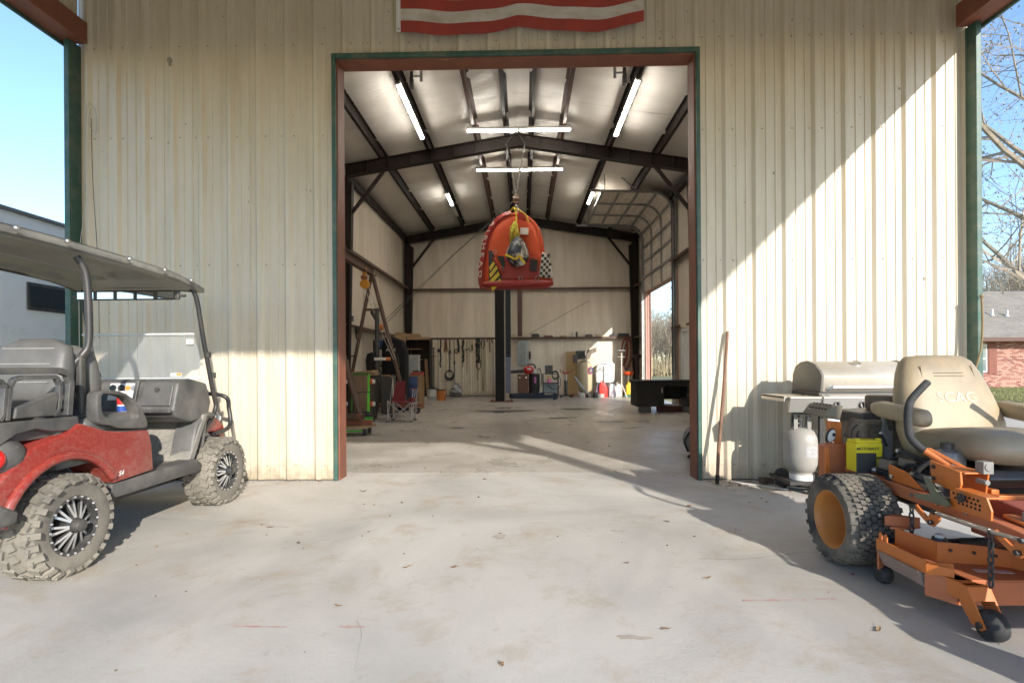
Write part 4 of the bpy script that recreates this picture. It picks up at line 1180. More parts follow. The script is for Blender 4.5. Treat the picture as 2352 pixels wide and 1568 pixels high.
def turf_wheel(cx, sd):
    c = (cx,3.26,.258); r,w,rin = .263,.30,.166
    mb = MB(); tyre(mb, c, r-.008, w, rin, n=44)
    for k in range(46):
        for row in range(9):
            if row in (0,8) and k%2: continue
            t = 2*PI*(k+(.5 if row%2 else 0))/46; off = (row-4)*.0335
            rr_ = r-.004 if row in range(1,8) else r-.014
            M = Matrix.Translation(c) @ Matrix.Rotation(t,4,'X') @ Matrix.Translation((off,0,rr_)) @ Matrix.Rotation(.10*(1 if row%2 else -1),4,'Z')
            if row in (0,8): mb.box(-.018,.018,-.013,.013,-.014,.004, M @ Matrix.Rotation((.5 if row==8 else -.5),4,'Y'))
            else: mb.box(-.0145,.0145,-.0125,.0125,-.010,.010,M)
    # the tyre is going flat: squash onto the slab, bulge the sidewall
    nv = []
    for v in mb.v:
        x,y,z = v
        if z < .07:
            f = (.07-z)/.08; x = cx+(x-cx)*(1+.10*f); z = .003+(z+.012)*.86 if z < .07 else z
        nv.append((x,y,max(.002,z)))
    mb.v = nv
    t = mp(mb,'drive_wheel',m_rubber_clean if False else mat('turf_tyre_rubber',(0.04,0.039,0.04),0.8,var=0.2,dirt=((0.40,0.34,0.25),0.5,4,0.14)),None,35)
    rm = MB(); x0 = cx+sd*w*.40
    rm.lathe([(.172,.0),(.176,.012*sd),(.166,.016*sd),(.156,-.004*sd),(.148,-.03*sd),(.142,-.17*sd),(.06,-.20*sd),(.004,-.20*sd)],(x0,3.26,.258),(1,0,0),36,caps=False); ro = mp(rm,'rim',m_wheel_or,t,40)
    lg = MB()
    for k in range(5):
        a = 2*PI*k/5; lg.cyl((x0-sd*.20,3.26+.06*math.cos(a),.258+.06*math.sin(a)),(x0-sd*.175,3.26+.06*math.cos(a),.258+.06*math.sin(a)),.012,n=6)
    lg.cyl((x0-sd*.20,3.26,.258),(x0-sd*.15,3.26,.258),.03,n=12); mp(lg,'lug_nuts',m_black_steel,t)
turf_wheel(2.055,-1); turf_wheel(3.185,1)
# main frame
for x0 in (2.215,2.955):
    mb = MB(); mb.prism([(3.60,.41),(3.60,.505),(3.1,.505),(2.80,.495),(2.40,.47),(1.85,.41),(1.85,.33),(2.4,.395),(2.80,.43),(3.25,.435)],'x',x0,x0+.07); mp(mb,'frame_rail',m_or_dirty,None,None,.006)
for y in (1.86,2.45,3.5):
    mb = MB(); mb.box(2.285,2.955,y,y+.07,.36 if y>2 else .28,.43 if y>2 else .35); mp(mb,'cross_member',m_or_dirty,None,None,.005)
mb = MB(); mb.prism([(2.78,.33),(2.78,.50),(2.60,.535),(2.30,.50),(2.10,.38),(1.90,.37),(1.90,.34),(2.4,.33)],'x',2.36,2.90); con = mp(mb,'floor_console',mat('mower_red_panel',(0.33,0.085,0.055),0.55,var=0.15,dirt=((0.18,0.09,0.07),0.5,4,0.15)),None,None,.012)
mb = MB(); mb.prism([(2.615,.41),(2.555,.405),(2.555,.50),(2.60,.52)],'x',2.350,2.357); 
mb2 = MB(); mb2.cb((2.47,2.545,.497),(.20,.010,.05),(-14,0,0)); dcl = mp(mb2,'model_decal',mat('decal_black',(0.02,0.02,0.035),0.4),con)
text_part('TURF','decal_lettering',mat('decal_purple',(0.35,0.30,0.45),0.4),dcl,rot_to((2.46,2.536,.497),76,0,0),.045,.001,sx=1.1,shear=.25)
# seat
def seat_ring(c, ux, uy, w, d, n=22, p=.5):
    c = Vector(c); out = []
    for q in range(n):
        a = 2*PI*q/n; ca_,sa_ = math.cos(a),math.sin(a)
        out.append(c+ux*(w*math.copysign(abs(ca_)**p,ca_))+uy*(d*math.copysign(abs(sa_)**.7,sa_)))
    return out
sx_ = 2.70
bk = []
for i,(t,w,d) in enumerate(((0,.20,.03),(.02,.25,.06),(.12,.30,.085),(.35,.315,.105),(.60,.285,.10),(.82,.245,.09),(.93,.215,.075),(.985,.18,.045),(1.0,.11,.015))):
    z = .60+.645*t; y = 3.30+.20*t**1.2+.015*math.sin(PI*t)
    bk.append(seat_ring((sx_+.02,y,z),Vector((1,0,0)),Vector((0,1,-.15)),w,d))
mb = MB(); mb.loft(bk); sbk = mp(mb,'seat_backrest',m_tan,None,60)
sm = MB()
for t,w in ((.30,.19),(.335,.19),(.46,.185),(.49,.185),(.80,.14),(.83,.14)):
    z = .60+.645*t; y = 3.30+.20*t**1.2+.015*math.sin(PI*t)-.101+.02*max(0,t-.6)
    sm.tube([(sx_+.02-w,y+.022,z),(sx_+.02-w*.6,y+.001,z),(sx_+.02+w*.6,y+.001,z),(sx_+.02+w,y+.022,z)],.003,5)
for s in (-1,1): sm.tube([(sx_+.02+s*(.20-.05*t),3.30+.20*t**1.2+.015*math.sin(PI*t)-.088,.60+.645*t) for t in [.1+.1*i for i in range(9)]],.003,5)
mp(sm,'seam',mat('tan_seam',(0.2,0.155,0.09),0.8),sbk)
tx = text_part('SCAG','seat_lettering',mat('seat_letter_white',(0.50,0.43,0.32),0.6,dirt=((0.36,0.275,0.165),0.95,9,0.14)),sbk,rot_to((sx_+.03,3.275,.985),74,0,0),.085,.0,sx=1.1)
project_onto(tx, sbk, (0,1,0), .0025)
cu = []
for i,(t,w,d) in enumerate(((0,.20,.02),(.03,.245,.06),(.15,.27,.085),(.5,.275,.09),(.8,.27,.09),(.94,.245,.075),(1.0,.18,.02))):
    y = 3.36-.60*t; z = .705+.03*math.sin(PI*t)+.035*t*t
    cu.append(seat_ring((sx_,y,z),Vector((1,0,0)),Vector((0,.1,1)),w,d))
mb = MB(); mb.loft(cu); mp(mb,'seat_cushion',mat('tan_seat_worn',(0.33,0.265,0.17),0.5,var=0.15,vscale=3,dirt=((0.14,0.12,0.095),0.8,2.2,0.2),bump=0.1,bscale=180),None,60)
for s in (-1,1):
    ar = []
    for t,w,d in ((0,.02,.02),(.03,.05,.035),(.15,.06,.05),(.6,.058,.05),(.92,.052,.05),(.98,.035,.035),(1.0,.01,.01)):
        ar.append(seat_ring((sx_+s*(.375-.02*t),3.44-.40*t,.915-.035*t),Vector((1,0,0)),Vector((0,.1,1)),w,d,16,.7))
    mb = MB(); mb.loft(ar); aro = mp(mb,'armrest',m_tan,None,60)
    ab = MB(); ab.bar((sx_+s*.345,3.38,.90),(sx_+s*.29,3.42,.78),.03,.04); mp(ab,'armrest_pivot',m_black_steel,aro)
mb = MB(); mb.prism([(3.30,.55),(3.30,.62),(2.80,.64),(2.76,.60),(2.80,.55)],'x',2.45,2.95); mp(mb,'seat_pan',m_black_steel,None,None,.01)
mb = MB(); mb.box(2.42,2.46,2.72,3.30,.50,.56); mb.box(2.94,2.98,2.72,3.30,.50,.56); mb.box(2.42,2.98,2.68,2.72,.49,.54); mp(mb,'seat_support',m_or,None,None,.004)
# steering levers
for s in (-1,1):
    X = (lambda x: x) if s<0 else (lambda x: 5.26-x)
    mb = MB(); mb.tube(smooth_path([(X(2.30),2.98,1.09),(X(2.245),2.96,1.05),(X(2.185),2.95,.985),(X(2.172),2.95,.90),(X(2.182),2.95,.80),(X(2.222),2.94,.745),(X(2.252),2.92,.718)],5),.0195,10); lv = mp(mb,'control_lever',m_rubber_clean,None,50)
    mb = MB(); mb.tube([(X(2.245),2.925,.725),(X(2.325),2.86,.655)],.021,10); mb.bar((X(2.258),2.915,.735),(X(2.40),2.78,.625),.030,.012); mp(mb,'lever_socket',m_or,lv,50)
    mb = MB(); mb.bar((X(2.325),2.85,.66),(X(2.385),2.775,.605),.026,.022); mp(mb,'lever_link',m_steel,lv)
    xa,xb = sorted((X(2.22),X(2.232)))
    mb = MB(); mb.prism([(2.86,.685),(2.665,.660),(2.66,.60),(2.68,.55),(2.85,.575)],'x',xa,xb); mb.box(min(X(2.232),X(2.36)),max(X(2.232),X(2.36)),2.65,2.86,.652,.660); xa2,xb2 = sorted((X(2.352),X(2.362))); mb.prism([(2.86,.66),(2.66,.655),(2.68,.53),(2.86,.55)],'x',xa2,xb2); br = mp(mb,'lever_bracket',m_or,None,None,.003)
    bl = MB(); bl.cyl((X(2.212),2.83,.655),(X(2.222),2.83,.655),.011,n=10); bl.cyl((X(2.212),2.83,.595),(X(2.222),2.83,.595),.011,n=10); mp(bl,'bracket_holes',m_black_steel,br)
    bl = MB(); bl.cyl((X(2.30),2.66,.62),(X(2.30),2.60,.62),.014,n=8); bl.cyl((X(2.33),2.675,.69),(X(2.33),2.625,.69),.020,n=14); bl.box(min(X(2.305),X(2.355)),max(X(2.305),X(2.355)),2.63,2.68,.655,.715); mp(bl,'lever_damper',mat('damper_cream',(0.22,0.21,0.19),0.5),br,None,.003)
# perforated height plate
mb = MB(); mb.prism([(2.697,.561),(2.665,.582),(2.488,.578),(2.461,.522),(2.464,.478),(2.693,.473)],'x',2.195,2.205); mb.prism([(2.665,.574),(2.488,.570),(2.488,.578),(2.665,.582)],'x',2.205,2.27); hp = mp(mb,'height_plate',m_or,None,None,.002)
hl_ = MB()
for r_,(y0,z0,n_) in enumerate(((2.672,.556,7),(2.662,.535,7),(2.640,.515,6))):
    for k in range(n_): hl_.cyl((2.1935,y0-.0235*k,z0-.0005*k),(2.196,y0-.0235*k,z0-.0005*k),.0065,n=8)
mp(hl_,'pin_holes',mat('hole_black',(0.012,0.01,0.01),0.9),hp)
pn = MB(); pn.cyl((2.175,2.61,.545),(2.20,2.61,.545),.014,n=8); pn.tube([(2.178,2.61+.02*math.cos(a),.548+.02*math.sin(a)) for a in [2*PI*i/10 for i in range(10)]],.004,5,closed=True); mp(pn,'height_pin',m_black_steel,hp)
mb = MB(); mb.prism([(2.842,.60),(2.806,.605),(2.747,.545),(2.681,.513),(2.663,.498),(2.69,.483),(2.89,.474),(2.912,.495),(2.791,.522)],'x',2.17,2.180); mp(mb,'brake_plate',mat('camo_green_plate',(0.16,0.17,0.11),0.5,var=0.3,dirt=((0.10,0.07,0.04),0.6,8,0.08)),None,None,.002)
# deck lift cranks, rods and chains
def crank(pts, x0, nm='lift_crank'):
    mb = MB(); mb.prism(pts,'x',x0,x0+.012); o = mp(mb,nm,m_or,None,None,.002)
    return o
c1 = [(2.895,.438),(2.86,.452),(2.777,.403),(2.755,.448),(2.727,.464),(2.700,.454),(2.703,.409),(2.742,.368),(2.775,.370)]
crank(c1,2.145); crank([(y-.475,z+.012) for y,z in c1],2.145)
for dy,dz in ((0,0),(-.475,.012)):
    for y,z in ((2.722,.448),(2.745,.39),(2.872,.438)):
        bl = MB(); bl.cyl((2.125,y+dy,z+dz),(2.150,y+dy,z+dz),.012,n=6); mp(bl,'crank_bolt',m_black_steel)
mb = MB(); mb.tube([(2.135,2.70,.448),(2.135,2.40,.452)],.012,10); mb.tube([(2.135,2.40,.452),(2.135,2.26,.460)],.010,10); mp(mb,'lift_rod',m_steel,None,50)
for y0,z0 in ((2.875,.44),(2.395,.45)):
    mb = MB()
    for k in range(7):
        zc = z0-.02-k*.034; ax_ = k%2
        mb.tube([(2.135+(.010*math.cos(a) if ax_ else 0),y0+(0 if ax_ else .010*math.cos(a)),zc+.022*math.sin(a)) for a in [2*PI*i/10 for i in range(10)]],.005,5,closed=True)
    mp(mb,'lift_chain',m_black_steel,None,50)
mb = MB(); mb.tube([(2.36,2.44,.505),(2.40,2.26,.47),(2.48,1.95,.42)],.011,8); mb.cyl((2.36,2.47,.515),(2.375,2.38,.495),.022,n=10); mp(mb,'drag_link',m_steel,None,50)
mb = MB(); mb.box(2.30,2.34,2.385,2.43,.40,.53); mb.cyl((2.32,2.40,.385),(2.32,2.40,.40),.05,n=16); mp(mb,'spindle_block',mat('damper_cream',(0.42,0.40,0.36),0.5),None,None,.004)
# cutting deck
deck_poly = [(1.975,2.90),(1.985,2.58),(2.055,2.475),(3.19,2.475),(3.26,2.60),(3.26,2.92),(3.08,3.06),(2.24,3.06),(2.10,2.98)]
mb = MB(); mb.prism(deck_poly,'z',.195,.205); dk = mp(mb,'mower_deck',m_or_dirty,None,None,.002)
sk = MB()
for a,b in zip(deck_poly,deck_poly[1:]+deck_poly[:1]):
    if a[0] < 2.0 and b[0] < 2.0: continue            # discharge side is open
    sk.bar((a[0],a[1],.145),(b[0],b[1],.145),.008,.105)
mp(sk,'deck_skirt',m_or_dirty,dk)
rl = MB(); rl.bar((1.972,2.905,.228),(1.985,2.575,.228),.008,.062); rl.bar((1.985,2.575,.22),(2.06,2.50,.22),.008,.05); rl.bar((1.985,2.572,.222),(2.10,2.56,.222),.008,.055); mp(rl,'deck_edge_rail',m_or,dk)
tb = MB()
for y in (2.885,2.845): tb.prism([(y-.012,.25),(y+.012,.25),(y+.012,.285),(y,.297),(y-.012,.285)],'x',1.976,1.982)
mp(tb,'hinge_tab',m_or,dk)
sw_ = MB(); sw_.prism([(1.965,.20),(1.985,.19),(2.02,.12),(2.00,.12)],'y',2.60,2.90); mp(sw_,'discharge_lip',mat('worn_primer',(0.33,0.24,0.2),0.6,var=0.3),dk)
pw = MB()
pts = [(2.085,2.925),(2.135,2.705),(2.355,2.665),(2.43,2.625),(2.495,2.515)]
tops = [.305,.305,.295,.285,.215]
for (a,b),(t0,t1) in zip(zip(pts,pts[1:]),zip(tops,tops[1:])):
    d = Vector((b[0]-a[0],b[1]-a[1],0)).normalized(); nn = Vector((-d.y,d.x,0))*.004
    vs = []
    for (p,t_) in ((a,t0),(b,t1)):
        for z in (.205,t_):
            for s in (-1,1): vs.append((p[0]+s*nn.x,p[1]+s*nn.y,z))
    pw.add(vs,[(0,1,3,2),(4,6,7,5),(0,2,6,4),(1,5,7,3),(2,3,7,6),(0,4,5,1)])
pwo = mp(pw,'belt_guard',m_or,dk)
hl_ = MB()
for x,y,z in ((2.19,2.690,.268),(2.29,2.672,.262),(2.375,2.650,.255)): hl_.cyl((x,y-.007,z),(x,y-.001,z),.008,n=8)
mp(hl_,'guard_bolts',m_black_steel,dk)
pl = MB(); pl.lathe([(.012,.02),(.095,.02),(.10,.03),(.085,.038),(.085,.045),(.10,.053),(.095,.062),(.05,.062),(.035,.085),(.03,.10),(.012,.10)],(2.215,2.79,.20),(0,0,1),28); mp(pl,'spindle_pulley',m_black_steel,dk,35)
pl = MB(); pl.cyl((2.215,2.79,.30),(2.215,2.79,.315),.022,n=14); mp(pl,'spindle_cap',m_white,dk)
pl = MB(); pl.lathe([(.012,.02),(.075,.02),(.08,.03),(.07,.04),(.08,.05),(.012,.05)],(2.46,2.86,.20),(0,0,1),24); mp(pl,'idler_pulley',m_black_steel,dk,35)
bt = MB(); bt.bar((2.215,2.88,.245),(2.75,2.95,.245),.012,.02); bt.bar((2.215,2.70,.245),(2.70,2.80,.245),.012,.02); mp(bt,'drive_belt',m_rubber_clean,dk)
ga = MB(); ga.prism([(2.0+.06,2.93),(2.12,2.99),(2.23,2.94),(2.14,2.90)],'z',.30,.31); ga.prism([(2.05,2.96),(2.13,3.0),(2.22,2.93)],'z',.31,.36); mp(ga,'deck_gusset',m_or_dirty,dk)
wl = MB(); wl.cb((2.30,2.575,.2075),(.16,.035,.002),(0,0,-8)); mp(wl,'warning_label',mat('faded_label',(0.55,0.42,0.38),0.6,var=0.3,vscale=40),dk)
# anti-scalp caster on the deck corner
ca_ = MB(); ca_.prism([(2.02,2.56),(2.095,2.56),(2.125,2.42),(2.045,2.42)],'z',.13,.205); cao = mp(ca_,'caster_arm',m_or,dk,None,.004)
fk = MB()
for x0 in (2.035,2.128): fk.prism([(2.44,.205),(2.40,.205),(2.31,.06),(2.33,.045),(2.38,.055),(2.44,.12)],'x',x0,x0+.008)
fk.prism([(2.44,.205),(2.40,.205),(2.37,.155),(2.38,.15),(2.40,.19),(2.44,.19)],'x',2.043,2.128); mp(fk,'caster_fork',m_or,cao)
cw = MB(); cw.lathe([(.015,-.040),(.045,-.040),(.060,-.030),(.066,-.012),(.066,.012),(.060,.030),(.045,.040),(.015,.040)],(2.0855,2.335,.067),(1,0,0),24); mp(cw,'caster_wheel',m_rubber_clean,cao,50)
cb_ = MB(); cb_.cyl((2.025,2.335,.067),(2.146,2.335,.067),.014,n=10); cb_.cyl((2.06,2.425,.18),(2.06,2.405,.18),.010,n=8); mp(cb_,'caster_bolts',m_black_steel,cao)
rw = MB(); rw.lathe([(.012,-.03),(.04,-.03),(.05,-.01),(.05,.01),(.04,.03),(.012,.03)],(2.03,2.94,.052),(1,0,0),20); mp(rw,'rear_gauge_wheel',m_rubber_clean,dk,50)
rg = MB(); rg.prism([(3.02,.05),(3.02,.22),(2.90,.22),(2.92,.10)],'x',2.045,2.053); mp(rg,'gauge_bracket',m_or_dirty,dk)
# front caster assemblies, outside the picture on the right
for x0 in (2.25,2.99):
    mb = MB(); tyre(mb,(x0,1.62,.165),.165,.14,.07,n=28); fcw = mp(mb,'front_caster_wheel',m_rubber_clean,None,40)
    mb = MB(); mb.box(x0-.10,x0-.09,1.58,1.66,.14,.36); mb.box(x0+.09,x0+.10,1.58,1.66,.14,.36); mb.box(x0-.10,x0+.10,1.57,1.70,.36,.375); mb.cyl((x0,1.80,.28),(x0,1.80,.42),.03); mb.bar((x0,1.64,.39),(x0,1.90,.36),.07,.07); mp(mb,'front_fork',m_or,fcw)
# engine, battery, hydraulic tank
mb = MB(); mb.box(2.40,2.92,3.62,3.98,.46,.80); eb = mp(mb,'engine_block',m_engine,None,None,.02)
mb = MB(); mb.box(2.30,2.95,2.95,3.56,.37,.545); mp(mb,'fuel_tank',m_black_plastic,None,None,.02)
for k in range(7):
    f = MB(); f.box(2.40,2.50,3.60,3.74,.60+k*.026,.612+k*.026); mp(f,'cooling_fin',m_engine,eb)
mb = MB(); mb.cb((2.37,3.66,.735),(.13,.15,.14),(0,25,0)); mb.cyl((2.33,3.60,.70),(2.33,3.60,.80),.04); mb.cb((2.40,3.62,.80),(.16,.1,.035)); mp(mb,'cylinder_head',m_engine,eb,None,.012)
mb = MB(); mb.cyl((2.40,3.60,.60),(2.30,3.58,.56),.03); mb.tube(smooth_path([(2.40,3.60,.66),(2.35,3.55,.62),(2.38,3.50,.55)],5),.018,8); mp(mb,'exhaust_pipe',m_engine,eb,50)
mb = MB(); mb.prism([(2.36,.785),(2.375,.862),(2.70,.875),(2.80,.80)],'y',3.66,3.98); mp(mb,'engine_shroud',m_black_plastic,eb,None,.012)
mb = MB(); mb.lathe([(.02,0),(.125,0),(.13,.01),(.13,.085),(.12,.095),(.02,.095)],(2.63,3.80,.875),(0,0,1),28); mp(mb,'air_cleaner',mat('air_cleaner_brown',(0.17,0.125,0.09),0.7),eb,40)
mb = MB(); mb.bar((2.475,3.57,.50),(2.475,3.57,.85),.055,.03,up=(0,1,0)); mp(mb,'seat_post',mat('grey_post',(0.25,0.25,0.26),0.5),eb)
GDX = -.10; GDZ = .02
_mp = mp
def mp(mb, name, m, parent=None, smooth=None, bevel=None):
    mb.v = [(a+GDX,b,c+GDZ) for a,b,c in mb.v]
    return _mp(mb, name, m, parent, smooth, bevel)
gd = MB(); gd.prism([(2.255,.815),(2.31,.885),(2.385,.885),(2.36,.785)],'y',3.72,4.02); mp(gd,'vented_cap',mat('cap_tan_dust',(0.22,0.19,0.14),0.8),None,None,.008)
vs_ = MB()
for k in range(6):
    for j in range(2): vs_.box(2.285+.0095*j*3.2,2.292+.0095*j*3.2,3.76+.04*k,3.78+.04*k,.850+.03*j,.862+.03*j)
mp(vs_,'vent_slots',mat('hole_black',(0.012,0.01,0.01),0.9))
gd = MB(); gd.prism([(2.265,.785),(2.355,.775),(2.375,.44),(2.335,.44),(2.325,.62),(2.275,.70)],'y',3.70,3.73); guard = mp(gd,'rear_guard',m_or,None,None,.004)
ey = MB(); ey.prism([(2.28+.033*math.cos(a)*(1.0)+.012*math.sin(a),.68+.055*math.sin(a)) for a in [2*PI*i/16 for i in range(16)]],'y',3.695,3.700); eyo = mp(ey,'eye_decal_rim',mat('decal_black',(0.02,0.02,0.035),0.4),guard)
ey = MB(); ey.prism([(2.285+.024*math.cos(a)+.010*math.sin(a),.682+.042*math.sin(a)) for a in [2*PI*i/16 for i in range(16)]],'y',3.691,3.696); mp(ey,'eye_decal_white',m_white,guard)
ey = MB(); ey.prism([(2.298+.010*math.cos(a),.69+.014*math.sin(a)) for a in [2*PI*i/12 for i in range(12)]],'y',3.687,3.692); mp(ey,'eye_decal_pupil',mat('decal_black',(0.02,0.02,0.035),0.4),guard)
bx = MB(); bx.prism([(2.195,.40),(2.195,.625),(2.26,.64),(2.42,.63),(2.42,.42)],'y',3.62,3.70); mp(bx,'side_box',m_or_dirty,None,None,.008)
bx = MB(); bx.prism([(2.19,.62),(2.215,.62),(2.225,.45),(2.26,.40),(2.19,.40)],'y',3.60,3.618); mp(bx,'side_box_lip',m_or,None,None,.004)
mp = _mp
bt_ = MB(); bt_.box(2.185,2.35,3.42,3.535,.505,.69); bat = mp(bt_,'battery',m_yel,None,None,.008)
bt_ = MB(); bt_.box(2.19,2.345,3.425,3.53,.69,.708); bt_.box(2.19,2.215,3.425,3.455,.705,.72); bt_.box(2.32,2.345,3.425,3.455,.705,.72); mp(bt_,'battery_lid',m_yel,bat,None,.004)
text_part('MOTOBATT','battery_lettering',m_black_plastic,bat,rot_to((2.255,3.4185,.655),90,0,0),.026,.0005)
bt_ = MB(); bt_.box(2.178,2.30,3.405,3.415,.475,.63); bt_.box(2.178,2.36,3.405,3.54,.475,.485); mp(bt_,'battery_bracket',mat('dark_bracket',(0.05,0.048,0.045),0.6),bat,None,.003)
bt_ = MB(); bt_.tube([(2.30,3.41,.60),(2.36,3.41,.605)],.004,6); bt_.tube(smooth_path([(2.33,3.40,.49),(2.30,3.37,.55),(2.345,3.34,.605),(2.42,3.33,.60),(2.47,3.32,.575)],6),.010,7); mp(bt_,'battery_cable',m_rubber_clean,bat,50)
tk_ = MB(); tk_.lathe([(.075,0),(.080,.01),(.080,.115),(.070,.135),(.035,.145),(.03,.15)],(2.415,2.99,.575),(0,0,1),24); hy = mp(tk_,'hydraulic_reservoir',mat('smoke_plastic',(0.16,0.16,0.165),0.3),None,40)
tk_ = MB(); tk_.cyl((2.415,2.99,.725),(2.415,2.99,.755),.032,n=14); mp(tk_,'reservoir_cap',m_black_plastic,hy)
pm = MB(); pm.lathe([(.02,0),(.075,0),(.078,.02),(.07,.03),(.078,.045),(.07,.055),(.078,.07),(.065,.09),(.02,.09)],(2.33,3.06,.485),(.1,-.1,1),22); mp(pm,'hydraulic_pump',mat('pump_dark_metal',(0.10,0.10,0.11),0.4,0.5),None,40)
pm = MB(); pm.lathe([(.02,0),(.06,0),(.065,.02),(.06,.08),(.02,.09)],(2.28,3.20,.46),(.3,-.2,1),20); mp(pm,'oil_filter',m_rubber_clean,None,40)
hs_ = MB(); hs_.tube(smooth_path([(2.29,3.06,.50),(2.28,3.02,.60),(2.34,2.98,.66),(2.40,2.96,.62),(2.41,2.95,.5)],6),.013,8); hs_.tube(smooth_path([(2.30,3.22,.52),(2.32,3.16,.60),(2.38,3.1,.58),(2.42,3.05,.50)],6),.011,8); mp(hs_,'hydraulic_hose',m_rubber_clean,None,50)
cbm = MB(); cbm.tube(smooth_path([(2.345,3.60,.81),(2.26,3.58,.76),(2.235,3.55,.64),(2.25,3.52,.52),(2.30,3.5,.44)],6),.005,6); cbm.tube(smooth_path([(2.33,3.61,.77),(2.275,3.56,.72),(2.258,3.54,.60),(2.27,3.5,.50),(2.31,3.46,.43)],6),.005,6); mp(cbm,'throttle_cable',m_rubber_clean,None,50)
ro_ = MB(); ro_.tube([(2.21,3.56,.455),(2.24,3.10,.455),(2.25,2.72,.505)],.013,8); mp(ro_,'long_control_rod',mat('olive_rod',(0.15,0.14,0.11),0.5),None,50)
# extra plumbing and brackets that fill the space under the seat
for k,(pp,rr_) in enumerate((([(2.24,3.48,.50),(2.27,3.38,.53),(2.33,3.25,.52),(2.36,3.12,.56)],.012),([(2.40,3.40,.60),(2.36,3.30,.66),(2.38,3.15,.64),(2.40,3.05,.60)],.010),([(2.26,3.30,.47),(2.24,3.18,.53),(2.27,3.05,.52),(2.30,2.92,.49)],.009),([(2.44,3.52,.66),(2.36,3.46,.75),(2.33,3.50,.80)],.007),([(2.29,2.95,.55),(2.27,2.86,.52),(2.25,2.78,.47),(2.22,2.72,.43)],.007))):
    hz_ = MB(); hz_.tube(smooth_path(pp,6),rr_,7); mp(hz_,'hose',m_rubber_clean,None,50)
    cl_ = MB(); q_0 = Vector(pp[1]); cl_.sphere(q_0,rr_*1.7,8,6); mp(cl_,'hose_clamp',m_steel,None,50)
for x_,y_,z_,sx2,sy2,sz2 in ((2.31,3.30,.575,.10,.08,.06),(2.36,3.20,.60,.07,.10,.05),(2.27,2.98,.515,.05,.07,.04),(2.30,3.52,.50,.08,.05,.10)):
    bx_ = MB(); bx_.cb((x_,y_,z_),(sx2,sy2,sz2),(5,8,20)); mp(bx_,'valve_block',m_engine,None,None,.008)
for y_ in (2.62,2.80,2.98):
    bo_ = MB(); bo_.cyl((2.205,y_,.47),(2.22,y_,.47),.010,n=6); mp(bo_,'frame_bolt',m_steel)
gp_ = MB(); gp_.prism([(3.20,.51),(3.20,.60),(3.05,.58),(2.92,.505)],'x',2.235,2.243); mp(gp_,'frame_gusset',m_or,None,None,.002)
ft_ = MB(); ft_.prism([(2.50,.50),(2.30,.475),(2.28,.46),(2.50,.485)],'x',2.28,2.40); mp(ft_,'front_pan',m_or,None,None,.003)
rb_ = MB(); rb_.bar((3.05,2.9,.80),(3.12,3.0,.90),.03,.05); mp(rb_,'roll_bar_stub',m_or_dirty)

# ================================================================ gas grill with gas bottle, against the wall
gl_ = thing('gas_grill', 'stainless gas grill with dusty domed lid against the sunlit wall', 'grill', (3.05, 5.02, 0))
GO = (-3.05,-5.02,0)
m_ss = mat('grill_stainless', (0.50,0.49,0.47), 0.36, 0.75, var=0.1, vscale=3, dirt=((0.40,0.35,0.27),0.6,3,0.2))
m_ss_dust = mat('grill_dusty_lid', (0.44,0.41,0.36), 0.5, 0.35, var=0.1, vscale=4, dirt=((0.36,0.30,0.21),0.7,3,0.2))
def gp(mb, name, m, parent=None, smooth=None, bevel=None):
    o = mb.build(name, m, parent or gl_, smooth, bevel)
    if parent is None: o.location = GO
    return o
lid = [(4.80,.945),(4.785,1.08),(4.82,1.13),(4.90,1.185),(5.02,1.215),(5.14,1.205),(5.24,1.16),(5.28,1.08),(5.29,.945)]
x0g,x1g = 2.72,3.55
mb = MB(); mb.prism(lid,'x',x0g+.02,x1g-.02); ld = gp(mb,'lid',m_ss_dust,None,30,.004)
for xa in (x0g,x1g-.024):
    mb = MB(); mb.prism([(y*1.0+(0 if 4.79<y<5.28 else (-.008 if y<5 else .008)),z+(.008 if z>1.0 else 0)) for y,z in lid],'x',xa,xa+.024); gp(mb,'lid_end',mat('lid_end_cast',(0.17,0.155,0.13),0.55,0.2),ld,30,.004)
mb = MB(); mb.tube(smooth_path([(x0g+.06,4.795,.965),(x0g+.09,4.755,.985),(x0g+.13,4.74,.99),(x1g-.13,4.74,.99),(x1g-.09,4.755,.985),(x1g-.06,4.795,.965)],4),.013,8); gp(mb,'lid_handle',m_chrome,ld,50)
mb = MB(); mb.cyl((3.10,4.91,1.185),(3.10,4.895,1.205),.035,n=18); gp(mb,'thermometer',m_chrome,ld)
mb = MB(); mb.box(3.08,3.20,4.835,4.838,1.125,1.140); gp(mb,'maker_plate',m_chrome,ld)
mb = MB(); mb.box(x0g-.01,x1g+.01,4.80,5.29,.90,.942); gp(mb,'fire_box',m_black_steel,None,None,.004)
mb = MB(); mb.prism([(4.80,.925),(4.76,.925),(4.72,.90),(4.755,.735),(4.80,.735)],'x',x0g-.015,x1g+.35); cp = gp(mb,'control_panel',m_ss,None,None,.004)
for x in (2.83,3.05,3.27,3.45):
    k = MB(); k.cyl((x,4.742,.825),(x,4.715,.832),.030,n=18); k.box(x-.008,x+.008,4.70,4.716,.805,.86); gp(k,'knob',m_black_plastic,cp,None,.002)
k = MB(); k.cyl((2.60,4.742,.815),(2.60,4.725,.82),.014,n=12); gp(k,'knob',m_black_plastic,cp)
